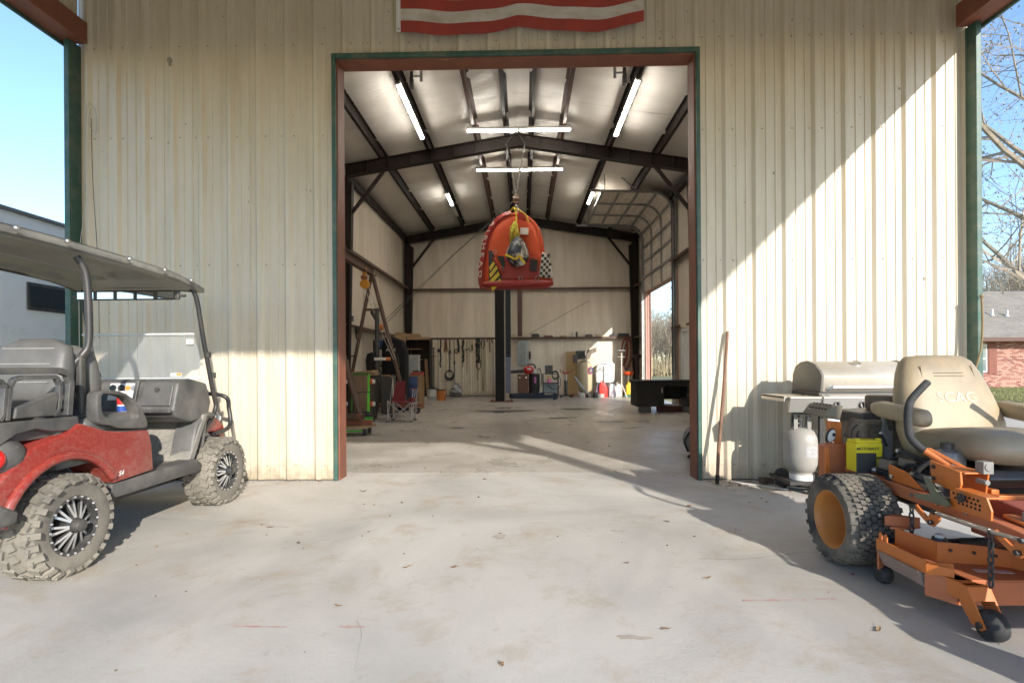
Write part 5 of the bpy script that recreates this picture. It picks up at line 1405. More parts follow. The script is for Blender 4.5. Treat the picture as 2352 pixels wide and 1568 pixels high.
for xa,xb in ((2.395,2.715),(3.565,3.88)):
    mb = MB(); mb.box(xa,xb,4.79,5.24,.885,.905); sh = gp(mb,'side_shelf',mat('shelf_dusty',(0.42,0.39,0.33),0.55,0.3,dirt=((0.38,0.31,0.2),0.7,4,0.18)),None,None,.004)
    mb = MB(); mb.prism([(4.79,.905),(4.735,.90),(4.77,.765),(4.79,.765)],'x',xa+.03,xb); gp(mb,'shelf_fascia',m_ss,sh,None,.003)
    mb = MB(); mb.box(xa,xa+.012,4.79,5.24,.86,.905); gp(mb,'shelf_edge',m_ss,sh)
for x,y in ((2.73,4.83),(2.73,5.24),(3.51,4.83),(3.51,5.24)):
    mb = MB(); mb.box(x,x+.035,y,y+.035,.10,.90); gp(mb,'leg',m_black_steel,None,None,.003)
mb = MB(); mb.box(2.80,3.16,4.835,4.85,.14,.72); gp(mb,'cabinet_door',mat('cabinet_grey',(0.50,0.51,0.53),0.4,0.5),None,None,.005)
mb = MB(); mb.box(3.165,3.52,4.835,4.85,.14,.72); gp(mb,'cabinet_door',mat('cabinet_grey',(0.50,0.51,0.53),0.4,0.5),None,None,.005)
mb = MB(); mb.box(2.48,3.54,4.86,5.27,.10,.13); gp(mb,'base_shelf',m_black_steel)
for x,y in ((2.745,4.86),(2.745,5.24),(3.53,4.86),(3.53,5.24)):
    mb = MB(); mb.lathe([(.012,-.018),(.07,-.018),(.075,0),(.07,.018),(.012,.018)],(x,y,.075),(1,0,0),20); gp(mb,'caster',m_rubber_clean,None,40)
gb_ = thing('gas_bottle', 'white dusty propane cylinder with valve standing beside the grill', 'gas cylinder', (2.645, 4.98, 0.072))
mb = MB(); mb.lathe([(.085,.0),(.10,.005),(.10,.03),(.125,.05),(.15,.11),(.155,.18),(.155,.31),(.148,.36),(.12,.41),(.07,.435),(.03,.44)],(0,0,.10),(0,0,1),30); gb0 = mb.build('cylinder', mat('bottle_white',(0.36,0.345,0.32),0.45,var=0.08,dirt=((0.24,0.19,0.13),0.6,4,0.2)), gb_, smooth=40)
mb = MB(); mb.lathe([(.10,0),(.105,.0),(.105,.05),(.10,.05)],(0,0,.06),(0,0,1),24); mb.build('foot_ring', m_white, gb_, smooth=40)
mb = MB(); mb.tube([(.085*math.cos(a),.085*math.sin(a),.66) for a in [R(20+32*i) for i in range(10)]],.008,6)
for a in (R(30),R(120),R(210),R(290)): mb.bar((.085*math.cos(a),.085*math.sin(a),.51),(.085*math.cos(a),.085*math.sin(a),.665),.035,.008)
mb.build('collar', mat('collar_grey',(0.22,0.21,0.19),0.5), gb_)
mb = MB(); mb.cyl((0,0,.53),(0,0,.61),.018); mb.cyl((0,0,.60),(0,0,.63),.03,n=8); mb.cyl((0,0,.575),(-.06,0,.575),.016); mb.build('valve', m_steel, gb_)
mb = MB(); mb.tube(smooth_path([(-.06,0,.575),(-.09,-.02,.60),(-.07,-.03,.72),(-.03,-.03,.80),(.02,0,.84)],6),.010,7); mb.build('gas_hose', m_rubber_clean, gb_, smooth=50)
mb = MB(); mb.lathe([(.015,-.03),(.085,-.03),(.095,0),(.085,.03),(.015,.03)],(-.07,.22,.025),(1,0.2,0),22); mb.build('trolley_wheel', m_rubber_clean, gb_, smooth=40)
lb = MB(); lb.grid(lambda u,v: (.1558*math.cos(R(255+40*u)),.1558*math.sin(R(255+40*u)),.28+.10*v),8,2); lb.build('bottle_label', mat('bottle_label',(0.36,0.35,0.35),0.6,var=0.35,vscale=60), gb_)
# ================================================================ towable tube hung from the chain hoist
TU = (-0.05, 13.10, 3.02)
tub = thing('towable_tube', 'orange and red inflatable towable tube hanging from a chain hoist', 'inflatable', TU)
m_tor = mat('tube_orange', (0.52,0.065,0.012), 0.6, var=0.08, vscale=2)
m_tred = mat('tube_red', (0.30,0.022,0.018), 0.45, var=0.1, vscale=2)
m_tblk = mat('tube_black', (0.02,0.02,0.022), 0.55)
m_tyel = mat('tube_yellow', (0.62,0.47,0.03), 0.5)
m_twht = mat('tube_white', (0.66,0.62,0.56), 0.5)
q_ = .001779
def tp(px, py, y=0.0): return Vector(((px-800)*q_, y, (1380-py)*q_))
outl = [(345,1290),(335,1130),(365,900),(405,690),(482,520),(600,400),(760,350),(920,388),(1030,485),(1095,620),(1122,760),(1140,900),(1205,1080),(1240,1230),(1215,1300),(1100,1318),(700,1318),(420,1318)]
path = smooth_path([tp(a,b) for a,b in outl], 4, closed=True)
n_ = len(path); rings = []
for i,p in enumerate(path):
    d = (path[(i+1)%n_]-path[i-1]).normalized(); nr = Vector((d.z,0,-d.x)); ring = []
    r_ = .078
    for k in range(14):
        a = 2*PI*k/14; ring.append(p+nr*(r_*math.cos(a))+Vector((0,.19*math.sin(a),0)))
    rings.append(ring)
mb = MB(); nk = 14
for i in range(n_):
    mb.cur = 0 if path[i].x < -.28 and path[i].z > .2 else (0 if path[i].z < .25 else 1)
    j = (i+1)%n_
    mb.add(rings[i]+rings[j], [(k,(k+1)%nk,nk+(k+1)%nk,nk+k) for k in range(nk)])
tb0 = mb.build('outer_ring', [m_tred, m_tor], tub, smooth=70)
# inflated back pillow: dome inside the outline
cen = tp(790,880); mb = MB(); rg = []
for s,dep in ((1.04,-.10),(1.0,-.165),(.90,-.20),(.80,-.205),(.62,-.19),(.45,-.165),(.25,-.15),(.06,-.145)):
    rg.append([Vector((cen.x+(p.x-cen.x)*s*.96, dep, cen.z+(p.z-cen.z)*s*.97)) for p in path])
mb.loft(rg); mb.build('back_pillow', m_tor, tub, smooth=70)
# seat well and front roll
mb = MB(); mb.prism([(tp(560,0).x,tp(0,1230).z),(tp(600,0).x,tp(0,1020).z),(tp(640,0).x,tp(0,940).z),(tp(1040,0).x,tp(0,940).z),(tp(1090,0).x,tp(0,1060).z),(tp(1100,0).x,tp(0,1230).z)],'y',-.235,-.20); mb.build('seat_well', m_tred, tub, bevel=.015)
mb = MB(); mb.tube([tp(330,1300,-.16),tp(420,1305,-.20),tp(800,1300,-.22),tp(1200,1300,-.20),tp(1275,1290,-.16)],[.06,.10,.105,.10,.06],14); mb.build('front_roll', m_tred, tub, smooth=60)
for pts,nm in ((((405,840),(410,1280),(470,1310),(600,1320),(560,1130),(500,950),(450,850)),'left_bolster'),(((1135,870),(1085,1210),(1260,1230),(1285,1200),(1225,960),(1190,900)),'right_bolster')):
    mb = MB(); mb.prism([(tp(a,b).x,tp(a,b).z) for a,b in pts],'y',-.27,-.15); mb.build(nm, m_tblk if nm[0]=='l' else m_twht, tub, bevel=(.02,2), smooth=50)
st = MB()
for k in range(4):
    a0 = 1010+k*92
    pl = [(415+max(0,(k-2))*25,a0+70),(500+k*20,a0-60),(515+k*22,a0-10),(430+max(0,(k-2))*30,a0+120)]
    st.prism([(tp(a,b).x,tp(a,b).z) for a,b in pl],'y',-.276,-.272)
st.build('hazard_stripe', m_tyel, tub)
ck = MB()
for r in range(8):
    for c in range(4):
        if (r+c)%2: continue
        x0 = 1128-r*4+c*36; y0 = 905+r*40
        if c == 3 and r < 2: continue
        ck.prism([(tp(x0,y0).x,tp(x0,y0).z),(tp(x0+34,y0+3).x,tp(x0+34,y0+3).z),(tp(x0+31,y0+42).x,tp(x0+31,y0+42).z),(tp(x0-3,y0+39).x,tp(x0-3,y0+39).z)],'y',-.276,-.272)
ck.build('checker_squares', m_tblk, tub)
for pts in (((975,970),(965,1130),(1060,1140),(1080,980)),((520,920),(620,930),(630,1060),(600,1090))):
    mb = MB(); mb.prism([(tp(a,b).x,tp(a,b).z) for a,b in pts],'y',-.262,-.245); mb.build('knee_pad', m_tblk, tub, bevel=.006)
mb = MB(); mb.tube([tp(470,950,-.27),tp(530,1050,-.31),tp(600,1180,-.27)],.035,8); mb.build('side_strap', m_tred, tub, smooth=50)
for a,b in ((490,875),(585,1100),(840,1235),(1060,1240),(1225,930)):
    mb = MB(); mb.tube([tp(a,b,-.28)+Vector((.045*math.cos(t),-.02*abs(math.cos(t)),.05*math.sin(t))) for t in [2*PI*i/12 for i in range(12)]],.012,6,closed=True); mb.build('grab_handle', mat('handle_grey',(0.25,0.18,0.18),0.6), tub, smooth=50)
mb = MB(); mb.cb(tp(895,585,-.213)+Vector((0,0,0)),(.20,.03,.16),(4,4,0)); mb.build('care_label', m_twht, tub)
mb = MB(); mb.prism([(tp(a,b).x,tp(a,b).z) for a,b in ((810,325),(900,330),(920,440),(905,460),(810,440))],'y',-.20,-.165); mb.build('tow_patch', m_tred, tub, bevel=.006)
lf_ = [i for i in range(n_) if path[i].x < -.12 and path[i].z > .12]; lf_.sort(key=lambda i: -path[i].z)
band = []
for i in lf_:
    d_ = (path[(i+1)%n_]-path[i-1]).normalized(); o_ = Vector((d_.z,0,-d_.x))
    if o_.x > 0: o_ = -o_
    band.append((path[i]+o_*.02+Vector((0,-.215,0)), path[i]+o_*.145+Vector((0,-.03,0))))
mb = MB(); mb.add([p for ab in band for p in ab], [(2*k,2*k+1,2*k+3,2*k+2) for k in range(len(band)-1)]); mb.build('side_band', m_tred, tub, smooth=60)
for chh,zz in zip('AIRHEAD',(1.62,1.45,1.28,1.08,.87,.65,.40)):
    k = min(range(1,len(band)-1), key=lambda q: abs((band[q][0].z+band[q][1].z)/2-zz))
    A_,B_ = band[k]; C0 = (band[k-1][0]+band[k-1][1])/2; C1 = (band[k+1][0]+band[k+1][1])/2
    X_ = (C1-C0).normalized(); Y_ = (A_-B_); Y_ = (Y_-X_*Y_.dot(X_)).normalized(); Z_ = X_.cross(Y_)
    cc = (A_+B_)/2; cc = cc+X_*((zz-cc.z)/X_.z if abs(X_.z) > .3 else 0)
    M = Matrix((X_,Y_,Z_)).transposed().to_4x4(); M.translation = cc+Z_*.012
    text_part(chh,'side_lettering',m_twht,tub,M,.23,.002,sx=1.05)
# booster ball and rope bundle: things hung with the tube
boo = thing('booster_ball', 'small printed inflatable towing ball tied against the orange tube', 'inflatable', tuple(Vector(TU)+tp(790,1085)+Vector((0,-.36,0))))
mb = MB(); mb.lathe([(.02,0),(.11,.03),(.22,.12),(.275,.25),(.27,.36),(.20,.54),(.11,.66),(.05,.72),(.02,.73)],(0,0,0),(0.06,0,1),24); mb.build('ball', mat('booster_print',(0.03,0.038,0.06),0.45,var=0.3,vscale=6,dirt=((0.5,0.5,0.48),0.9,6.5,0.03)), boo, smooth=60)
mb = MB(); mb.prism([(.05,.16),(.24,.18),(.25,.34),(.18,.52),(.10,.62),(.045,.60),(.12,.40)],'y',-.262,-.20); mb.build('name_panel', m_twht, boo, bevel=.02)
text_part('BOOSTER','ball_lettering',m_tblk,boo,Matrix.Translation((.15,-.266,.38)) @ Euler((R(90),0,0)).to_matrix().to_4x4() @ Matrix.Rotation(R(-76),4,'Z'),.115,.002,sx=.85)
mb = MB()
for p,q in (((-.27,.25),(-.02,.13)),((-.02,.13),(.06,.22)),((.06,.22),(.20,.02))): mb.bar((p[0],-.275,p[1]),(q[0],-.275,q[1]),.05,.01,up=(0,1,0))
mb.build('trim_band', m_tyel, boo)
mb = MB(); mb.cyl((.12,-.25,.04),(.12,-.262,.04),.06,n=16); mb.build('valve_cap', mat('valve_blue_grey',(0.35,0.42,0.45),0.4), boo)
rop = thing('rope_bundle', 'tangled yellow tow rope hanging over the orange tube', 'rope', tuple(Vector(TU)+tp(770,300)+Vector((0,-.26,0))))
rr = random.Random(4); 
for k in range(22):
    x0 = rr.uniform(-.03,.03); x1 = rr.uniform(-.14,.12); L_ = rr.uniform(.70,1.0); pts = [Vector((x0,0,-.28))]
    for i in range(1,7):
        t = i/6; pts.append(Vector((x0+(x1-x0)*math.sin(t*1.6)+rr.uniform(-.03,.03), -.10*math.sin(PI*t)-rr.uniform(0,.05), -.28-(L_-.28)*t)))
    mb = MB(); mb.tube(smooth_path(pts,3),.0095,5); mb.build('rope_strand', mat('rope_yellow',(0.42,0.40,0.05),0.8,var=0.3,vscale=20), rop)
mb = MB(); mb.tube(smooth_path([(-.1,.1,.0),(-.02,-.02,.05),(.03,0,-.15),(.02,-.03,-.32)],5),.02,6); mb.tube(smooth_path([(0,0,.03),(.15,.0,-.04),(.27,.02,-.14),(.33,.03,-.30)],5),.018,6); mb.build('rope_loop', m_tyel, rop)
hst = thing('chain_hoist', 'steel chain hoist with hook hanging from the middle roof beam', 'hoist', (-0.08,13.10,5.0))
for x0 in (-.22,.22):
    mb = MB(); p0 = Vector((x0,0,1.62)); p1 = Vector((.0,0,.38)); N_ = 24
    for k in range(N_):
        c = p0.lerp(p1,(k+.5)/N_); d = (p1-p0).normalized(); a_,b_,_d = frame_from(d); w_ = a_ if k%2 else b_
        mb.tube([c+d*(.038*math.cos(t))+w_*(.012*math.sin(t)) for t in [2*PI*i/8 for i in range(8)]],.0045,4,closed=True)
    mb.build('chain', m_steel, hst)
mb = MB(); mb.box(-.05,.06,-.06,.06,.16,.38); mb.cyl((-.07,0,.27),(.08,0,.27),.085,n=16); mb.build('hoist_body', mat('hoist_brown',(0.10,0.06,0.035),0.5), hst, bevel=.012)
mb = MB(); mb.tube(smooth_path([(0,0,.16),(0,0,.10),(.045,0,.06),(.05,0,.0),(0,0,-.04),(-.05,0,.0)],5),.016,8); mb.build('hook', m_steel, hst, smooth=50)
mb = MB(); mb.tube(smooth_path([(-.22,0,1.6),(-.22,0,1.66),(0,.02,1.92),(.22,0,1.66),(.22,0,1.6)],4),.012,6); mb.build('beam_sling', m_black_steel, hst)
for k,dz in enumerate((0,.10)):
    mb = MB(); mb.tube([(-.03,0,.25+dz*.3),(-1.6,-.03,-1.14+dz*.2),(-3.25,-.05,-2.78+dz)],.0065,6); mb.build('hoist_line', m_black_steel, hst)

# ================================================================ lift post
lf = thing('lift_post', 'black vehicle lift post with blue carriage standing on the shop floor', 'vehicle lift', (-0.60,17.45,0))
mb = MB(); mb.box(-.24,.06,-.16,.16,.02,3.75); mb.build('mast', mat('lift_black',(0.010,0.010,0.011),0.6,spec=0.2), lf, bevel=.01)
mb = MB(); mb.box(.062,.10,-.17,-.13,.02,3.75); mb.build('edge_strip', mat('edge_strip_tan',(0.30,0.25,0.2),0.6), lf)
mb = MB(); mb.box(.10,.27,-.12,.12,1.45,3.75); mb.build('inner_mast', mat('lift_navy',(0.02,0.024,0.036),0.55,spec=0.25), lf, bevel=.01)
mb = MB(); mb.box(.10,.26,-.15,.13,.28,1.45); mb.build('carriage', mat('lift_blue',(0.09,0.12,0.19),0.5,dirt=((0.2,0.2,0.2),0.3,5,0.15)), lf, bevel=.012)
mb = MB(); mb.box(-.42,.34,-.28,.28,0,.025); mb.build('base_plate', m_red_iron, lf)
mb = MB()
for x in (-.36,.28):
    for y in (-.2,.2): mb.cyl((x,y,.025),(x,y,.07),.03,n=6)
mb.build('anchor_bolts', m_red_iron, lf)
for (p,q),nm in ((((.25,-.05,.16),(1.75,.75,.12)),'lift_arm'),(((.25,.08,.2),(1.35,1.5,.14)),'lift_arm')):
    mb = MB(); mb.bar(p,q,.11,.12); mb.cyl((q[0],q[1],.02),(q[0],q[1],.22),.07,n=14); mb.build(nm, mat('lift_navy',(0.02,0.024,0.036),0.55,spec=0.25), lf, bevel=.008)

# ================================================================ things along the back wall
def simple(name, label, cat, loc, parts, rz=0, group=None):
    t = thing(name, label, cat, loc, rz, group)
    for (nm, mb, m, sm, bv) in parts: mb.build(nm, m, t, sm, bv)
    return t
B = lambda *a: MB().box(*a)
Cy = lambda *a, **k: MB().cyl(*a, **k)
m_gry = mat('panel_grey',(0.33,0.36,0.36),0.45,var=0.05)
simple('breaker_panel','grey electrical breaker panel on the back wall','electrical panel',(0.06,BY-.10,1.20),[
    ('cabinet',B(-.20,.20,-.12,.06,0,.93),m_gry,None,.006),('cover',B(-.12,.10,-.135,-.118,.05,.88),mat('panel_cover',(0.26,0.28,0.27),0.5),None,.004),('latch',B(.05,.075,-.145,-.13,.44,.50),m_black_plastic,None,.002)])
simple('disconnect_switch','narrow black disconnect switch beside the grey breaker panel','switch',(0.33,BY-.08,1.42),[('box',B(-.035,.035,-.06,.04,0,.30),m_black_plastic,None,.005),('lever',B(.035,.05,-.05,-.02,.10,.2),m_red_iron,None,.002)])
# air compressor
cp_ = thing('air_compressor','tan upright air compressor with black motor on top','compressor',(2.40,20.15,0))
mb = MB(); mb.lathe([(.02,.10),(.15,.13),(.24,.20),(.275,.30),(.275,1.15),(.24,1.26),(.15,1.33),(.02,1.36)],(0,0,0),(0,0,1),28); mb.build('tank', mat('tank_tan',(0.48,0.40,0.26),0.4,dirt=((0.2,0.16,0.1),0.3,4,0.15)), cp_, smooth=45)
for a in (45,135,225,315): mb = MB(); mb.bar((.2*math.cos(R(a)),.2*math.sin(R(a)),0),(.2*math.cos(R(a)),.2*math.sin(R(a)),.24),.06,.02); mb.build('foot', m_black_steel, cp_)
B(-.34,.34,-.2,.2,1.36,1.40).build('platform', MATS['tank_tan'], cp_)
mb = MB(); mb.cyl((-.15,.14,1.57),(-.15,-.16,1.57),.15,n=20); mb.box(-.33,.0,-.12,.14,1.40,1.72); mb.build('motor', m_black_plastic, cp_, bevel=.01)
mb = MB(); mb.cyl((-.15,-.16,1.57),(-.15,-.185,1.57),.12,n=20); mb.build('motor_fan', m_rubber_clean, cp_)
mb = MB(); mb.cb((.14,0,1.58),(.18,.24,.34),(0,25,0)); mb.cb((.32,0,1.72),(.2,.2,.16),(0,-25,0)); 
for k in range(4): mb.cb((.27+.04*k,0,1.66+.035*k),(.012,.26,.2),(0,40,0))
mb.build('pump_head', m_engine, cp_, bevel=.01)
mb = MB(); mb.tube(smooth_path([(.1,-.1,1.6),(.02,-.2,1.55),(.06,-.2,1.35),(.18,-.2,1.25)],5),.018,7); mb.build('discharge_pipe', m_steel, cp_, smooth=50)
B(-.46,-.30,-.24,-.12,1.27,1.56).build('pressure_switch', m_black_plastic, cp_, bevel=.01)
mb = MB(); mb.tube([(.17+.08*math.cos(t),-.27,.98+.12*math.sin(t)) for t in [2*PI*i/14 for i in range(14)]],.02,6,closed=True); mb.build('hose_coil', mat('hose_red',(0.5,0.04,0.03),0.5), cp_, smooth=50)
mb = MB(); mb.tube([(.19+.06*math.cos(t),-.29,.99+.10*math.sin(t)) for t in [2*PI*i/14 for i in range(14)]],.016,6,closed=True); mb.build('hose_coil', mat('hose_blue',(0.03,0.08,0.32),0.5), cp_, smooth=50)
simple('floor_jack_handle','grey hoist boom leaning on the floor beside the compressor','boom',(1.95,19.6,0),[('tube',MB().tube([(0,0,.75),(.5,.1,.10)],.035,10),m_gry,50,None),('foot',B(.44,.62,.0,.18,.02,.10),m_red_iron,None,.005),('axle',Cy((.48,-.06,.05),(.48,.24,.05),.05,n=12),m_rubber_clean,40,None)])
mb = MB(); mb.prism([(-.35,.50),(-.35,1.05),(-.27,1.24),(-.18,1.27),(.28,1.27),(.36,1.22),(.34,.62),(.28,.50)],'y',-.10,.08)
simple('plastic_tank','white plastic utility tank standing by the sunlit back wall','tank',(3.20,20.42,-.0),[('shell',mb,mat('tank_white',(0.60,0.60,0.57),0.45),40,(.03,3)),('stand',MB().box(-.33,.30,-.08,.06,0,.50),m_black_steel,None,.01),('cap',Cy((-.1,0,1.26),(-.1,0,1.32),.06,n=16),m_white,40,None),('drain_pipe',MB().tube([(-.33,-.05,.6),(-.38,-.1,.9),(-.15,-.14,1.08)],.02,7),m_galv,50,None)])
def fuel_can(loc, col, lab, h=.42, w=.28, nm='fuel_can', rz=0):
    m = mat('can_'+lab.split()[0]+'_'+str(round(loc[0],1)), col, 0.45, var=0.06)
    mb = MB(); mb.prism([(-w/2,0),(w/2,0),(w/2,h*.62),(w*.3,h*.86),(w*.12,h*.95),(-w*.12,h*.95),(-w*.3,h*.90),(-w/2,h*.72)],'y',-.09,.09)
    return simple(nm,lab,'jug',loc,[('body',mb,m,40,(.02,3)),('cap',Cy((0,0,h*.94),(0,0,h*1.05),.03,n=12),m_black_plastic,40,None),('handle',MB().tube(smooth_path([(-w*.32,0,h*.82),(-w*.25,0,h*1.03),(-w*.02,0,h*1.06)],4),.015,7),m,50,None)],rz)
fuel_can((3.02,19.75,0),(0.62,0.035,0.025),'red plastic fuel can standing in the sun by the back wall',.56,.30)
fuel_can((3.36,19.80,0),(0.42,0.38,0.42),'dull grey plastic jug beside the red fuel can',.52,.28,rz=10)
fuel_can((3.62,19.85,0),(0.66,0.64,0.58),'white plastic jug between the grey jug and the stand',.50,.24,rz=-8)
fuel_can((4.02,19.65,.09),(0.66,0.42,0.02),'yellow plastic fuel can with spout under the orange seat',.46,.36)
fuel_can((2.86,19.90,0),(0.45,0.34,0.52),'small lilac bottle behind the red fuel can',.40,.16)
simple('green_tray','low green tray under the yellow fuel can','tray',(4.02,19.65,0),[('tray',B(-.26,.26,-.18,.18,.004,.085),mat('tray_green',(0.04,0.12,0.06),0.5),None,.008)])
simple('pipe_stand','thin tripod pipe stand with two cross bars by the back corner','stand',(3.62,19.3,0),[('pole',Cy((0,0,.2),(0,0,1.62),.025,n=10),mat('stand_tan',(0.5,0.46,0.38),0.5),40,None),('cross_bar',Cy((-.14,0,1.70),(.14,0,1.70),.018,n=8),m_steel,40,None),('cross_bar',Cy((-.12,0,1.46),(.12,0,1.46),.018,n=8),m_steel,40,None)]+[('leg',MB().bar((0,0,.5),(.22*math.cos(R(a)),.22*math.sin(R(a)),.01),.03,.02),MATS['stand_tan'],None,None) for a in (200,320,80)])
simple('orange_swivel_seat','orange seat shell on a chrome stem above the yellow fuel can','seat',(4.02,20.05,0),[('shell',MB().lathe([(.05,.78),(.14,.79),(.19,.86),(.20,.93),(.185,.93),(.13,.84),(.04,.83)],(0,0,0),(0,0,1),20),mat('seat_orange',(0.7,0.09,0.02),0.4),50,None),('stem',Cy((0,0,.02),(0,0,.80),.03,n=10),m_chrome,40,None),('base',Cy((0,0,0),(0,0,.03),.16,n=18),m_black_steel,40,None),('back_hoop',MB().tube(smooth_path([(-.16,.05,.9),(-.16,.1,1.10),(0,.12,1.16),(.16,.1,1.10),(.16,.05,.9)],5),.014,7),m_red_iron,50,None)])
simple('bar_stool','tall dark round topped stool in the back right corner','stool',(4.28,19.75,0),[('seat_top',MB().lathe([(.02,1.42),(.14,1.44),(.20,1.50),(.19,1.54),(.10,1.57),(.02,1.57)],(0,0,0),(0,0,1),20),m_dark_iron,50,None),('column',Cy((0,0,.02),(0,0,1.43),.055,n=14),m_dark_iron,40,None),('base',Cy((0,0,0),(0,0,.04),.20,n=18),m_dark_iron,40,None)])
for k,(x0,z0,w0,h0) in enumerate(((3.95,2.20,.13,.52),(4.08,2.18,.15,.60))):
    mb = MB()
    for j in range(4): mb.tube([(w0*(.7+.12*j)*math.cos(t)+.05*math.sin(t),-.03*j,-h0+h0*(.9+.05*j)*math.sin(t)) for t in [2*PI*i/16 for i in range(16)]],.014,6,closed=True)
    simple('hose_coil_hanging',('brown' if k else 'dark red')+' air hose coil hanging from the back wall rail near the corner','hose',(x0,BY-.25,z0),[('coil',mb,mat('hose_brown' if k else 'hose_dark_red',(0.16,0.07,0.04) if k else (0.24,0.05,0.03),0.6),50,None)])
# welding / tool area
simple('brown_cabinet','brown steel cabinet beside the black barrel','cabinet',(0.06,19.7,0),[('carcass',B(-.20,.20,-.25,.25,.05,.86),mat('cabinet_brown',(0.13,0.055,0.03),0.55),None,.008),('knob',Cy((-.12,-.25,.74),(-.12,-.28,.74),.02,n=10),m_chrome,None,None),('knob',Cy((.12,-.25,.74),(.12,-.28,.74),.02,n=10),m_chrome,None,None),('plinth',B(-.18,.18,-.23,.23,.004,.05),m_black_steel,None,None)])
simple('waste_barrel','black plastic barrel with pink lettering','barrel',(0.48,19.85,0),[('barrel_body',MB().lathe([(.16,0),(.18,.02),(.205,.45),(.20,.82),(.21,.87),(.19,.87),(.18,.3)],(0,0,0),(0,0,1),24),m_rubber_clean,45,None),('pink_mark',MB().cb((.03,-.205,.64),(.07,.01,.22)),mat('pink_mark',(0.5,0.12,0.35),0.6),None,.01)])
simple('regulator_set','small regulator and hoses on top of the black barrel','regulator',(0.48,19.85,.87),[('block',B(-.1,.1,-.08,.08,.0,.14),m_steel,None,.02),('dial',Cy((0,-.08,.1),(0,-.12,.1),.05,n=14),m_white,None,None),('hose',MB().tube(smooth_path([(.1,0,.1),(.2,-.05,.2),(.27,-.05,-.1),(.25,-.1,-.5)],5),.015,6),m_rubber_clean,50,None)])
simple('leaf_blower','red and black leaf blower lying on the brown cabinet','blower',(0.10,19.6,.862),[('housing',MB().sphere((.17,0,.15),(.20,.14,.15),16,10),mat('blower_red',(0.50,0.02,0.02),0.35),60,None),('tube',MB().cyl((.0,0,.12),(-.62,.05,.07),.07,.05,n=14),m_black_plastic,40,None),('handle',MB().tube(smooth_path([(.1,0,.27),(.2,0,.36),(.38,0,.33),(.42,0,.2)],4),.03,8),m_black_plastic,50,None),('nameplate',B(.12,.26,-.145,-.13,.16,.22),m_white,None,.004)])
wc = thing('welding_cart','black welding cart with shelves and coiled leads','cart',(1.08,19.75,0))
for x in (-.28,.28):
    for y in (-.18,.18): Cy((x,y,.06),(x,y,.86),.014,n=8).build('upright', m_black_steel, wc)
for z in (.16,.52,.85): B(-.30,.30,-.20,.20,z,z+.02).build('shelf', m_black_steel, wc)
B(-.20,.08,-.16,.16,.87,1.18).build('welder', m_black_plastic, wc, bevel=.02)
B(-.26,.26,.10,.19,.18,.52).build('back_sheet', m_gry, wc)
for x in (-.24,.24): Cy((x-.02,-.2,.06),(x+.02,-.2,.06),.06,n=14).build('caster', m_rubber_clean, wc)
mb = MB()
for k in range(3): mb.tube([(.16+.11*math.cos(t),-.18-.01*k,.80+.02*k+.14*math.sin(t)) for t in [2*PI*i/14 for i in range(14)]],.014,6,closed=True)
mb.build('lead_coil', m_rubber_clean, wc, smooth=50)
mb = MB(); mb.tube(smooth_path([(.28,-.2,.85),(.36,-.22,.6),(.30,-.24,.35),(.1,-.24,.3),(-.1,-.24,.45)],5),.012,6); mb.build('lead', m_rubber_clean, wc, smooth=50)
simple('pink_bottle','pink bottle with yellow ring on the welding cart shelf','bottle',(1.02,19.56,.54),[('bottle_body',MB().lathe([(.02,0),(.09,.01),(.09,.12),(.06,.17),(.02,.18)],(0,0,0),(0,0,1),16),mat('bottle_pink',(0.6,0.16,0.3),0.5),50,None),('ring',MB().tube([(.07*math.cos(t),-.06,.18+.07*math.sin(t)) for t in [2*PI*i/12 for i in range(12)]],.015,6,closed=True),m_tyel,50,None)])
tj = thing('transmission_jack','black upright transmission jack with red saddle arms','jack',(1.62,19.4,0))
for a in (45,135,225,315): MB().bar((0,0,.10),(.26*math.cos(R(a)),.26*math.sin(R(a)),.07),.05,.05).build('leg', m_black_steel, tj); 
for a in (45,135,225,315): Cy((.27*math.cos(R(a))-.02,.27*math.sin(R(a)),.045),(.27*math.cos(R(a))+.02,.27*math.sin(R(a)),.045),.043,n=12).build('caster', m_rubber_clean, tj)
Cy((0,0,.08),(0,0,.62),.06,n=14).build('cylinder', m_black_steel, tj, smooth=40); Cy((0,0,.62),(0,0,.86),.035,n=12).build('ram', m_steel, tj, smooth=40)
mb = MB(); mb.box(-.10,.10,-.08,.08,.86,.92)
for x,zz in ((-.20,1.04),(-.09,1.0),(.09,1.0),(.21,1.04)): mb.bar((x*.4,0,.90),(x,0,.95),.03,.03); mb.bar((x,0,.95),(x,0,zz),.025,.025)
mb.build('saddle', mat('jack_red',(0.28,0.05,0.04),0.5), tj)
simple('plywood_board','tan plywood sheet leaning behind the jack','board',(1.95,20.62,.02),[('sheet',MB().cb((0,.02,.85),(.42,.02,1.68),(-4,0,0)),mat('plywood_tan',(0.42,0.30,0.15),0.8,var=0.12),None,None)])
rr = random.Random(21)
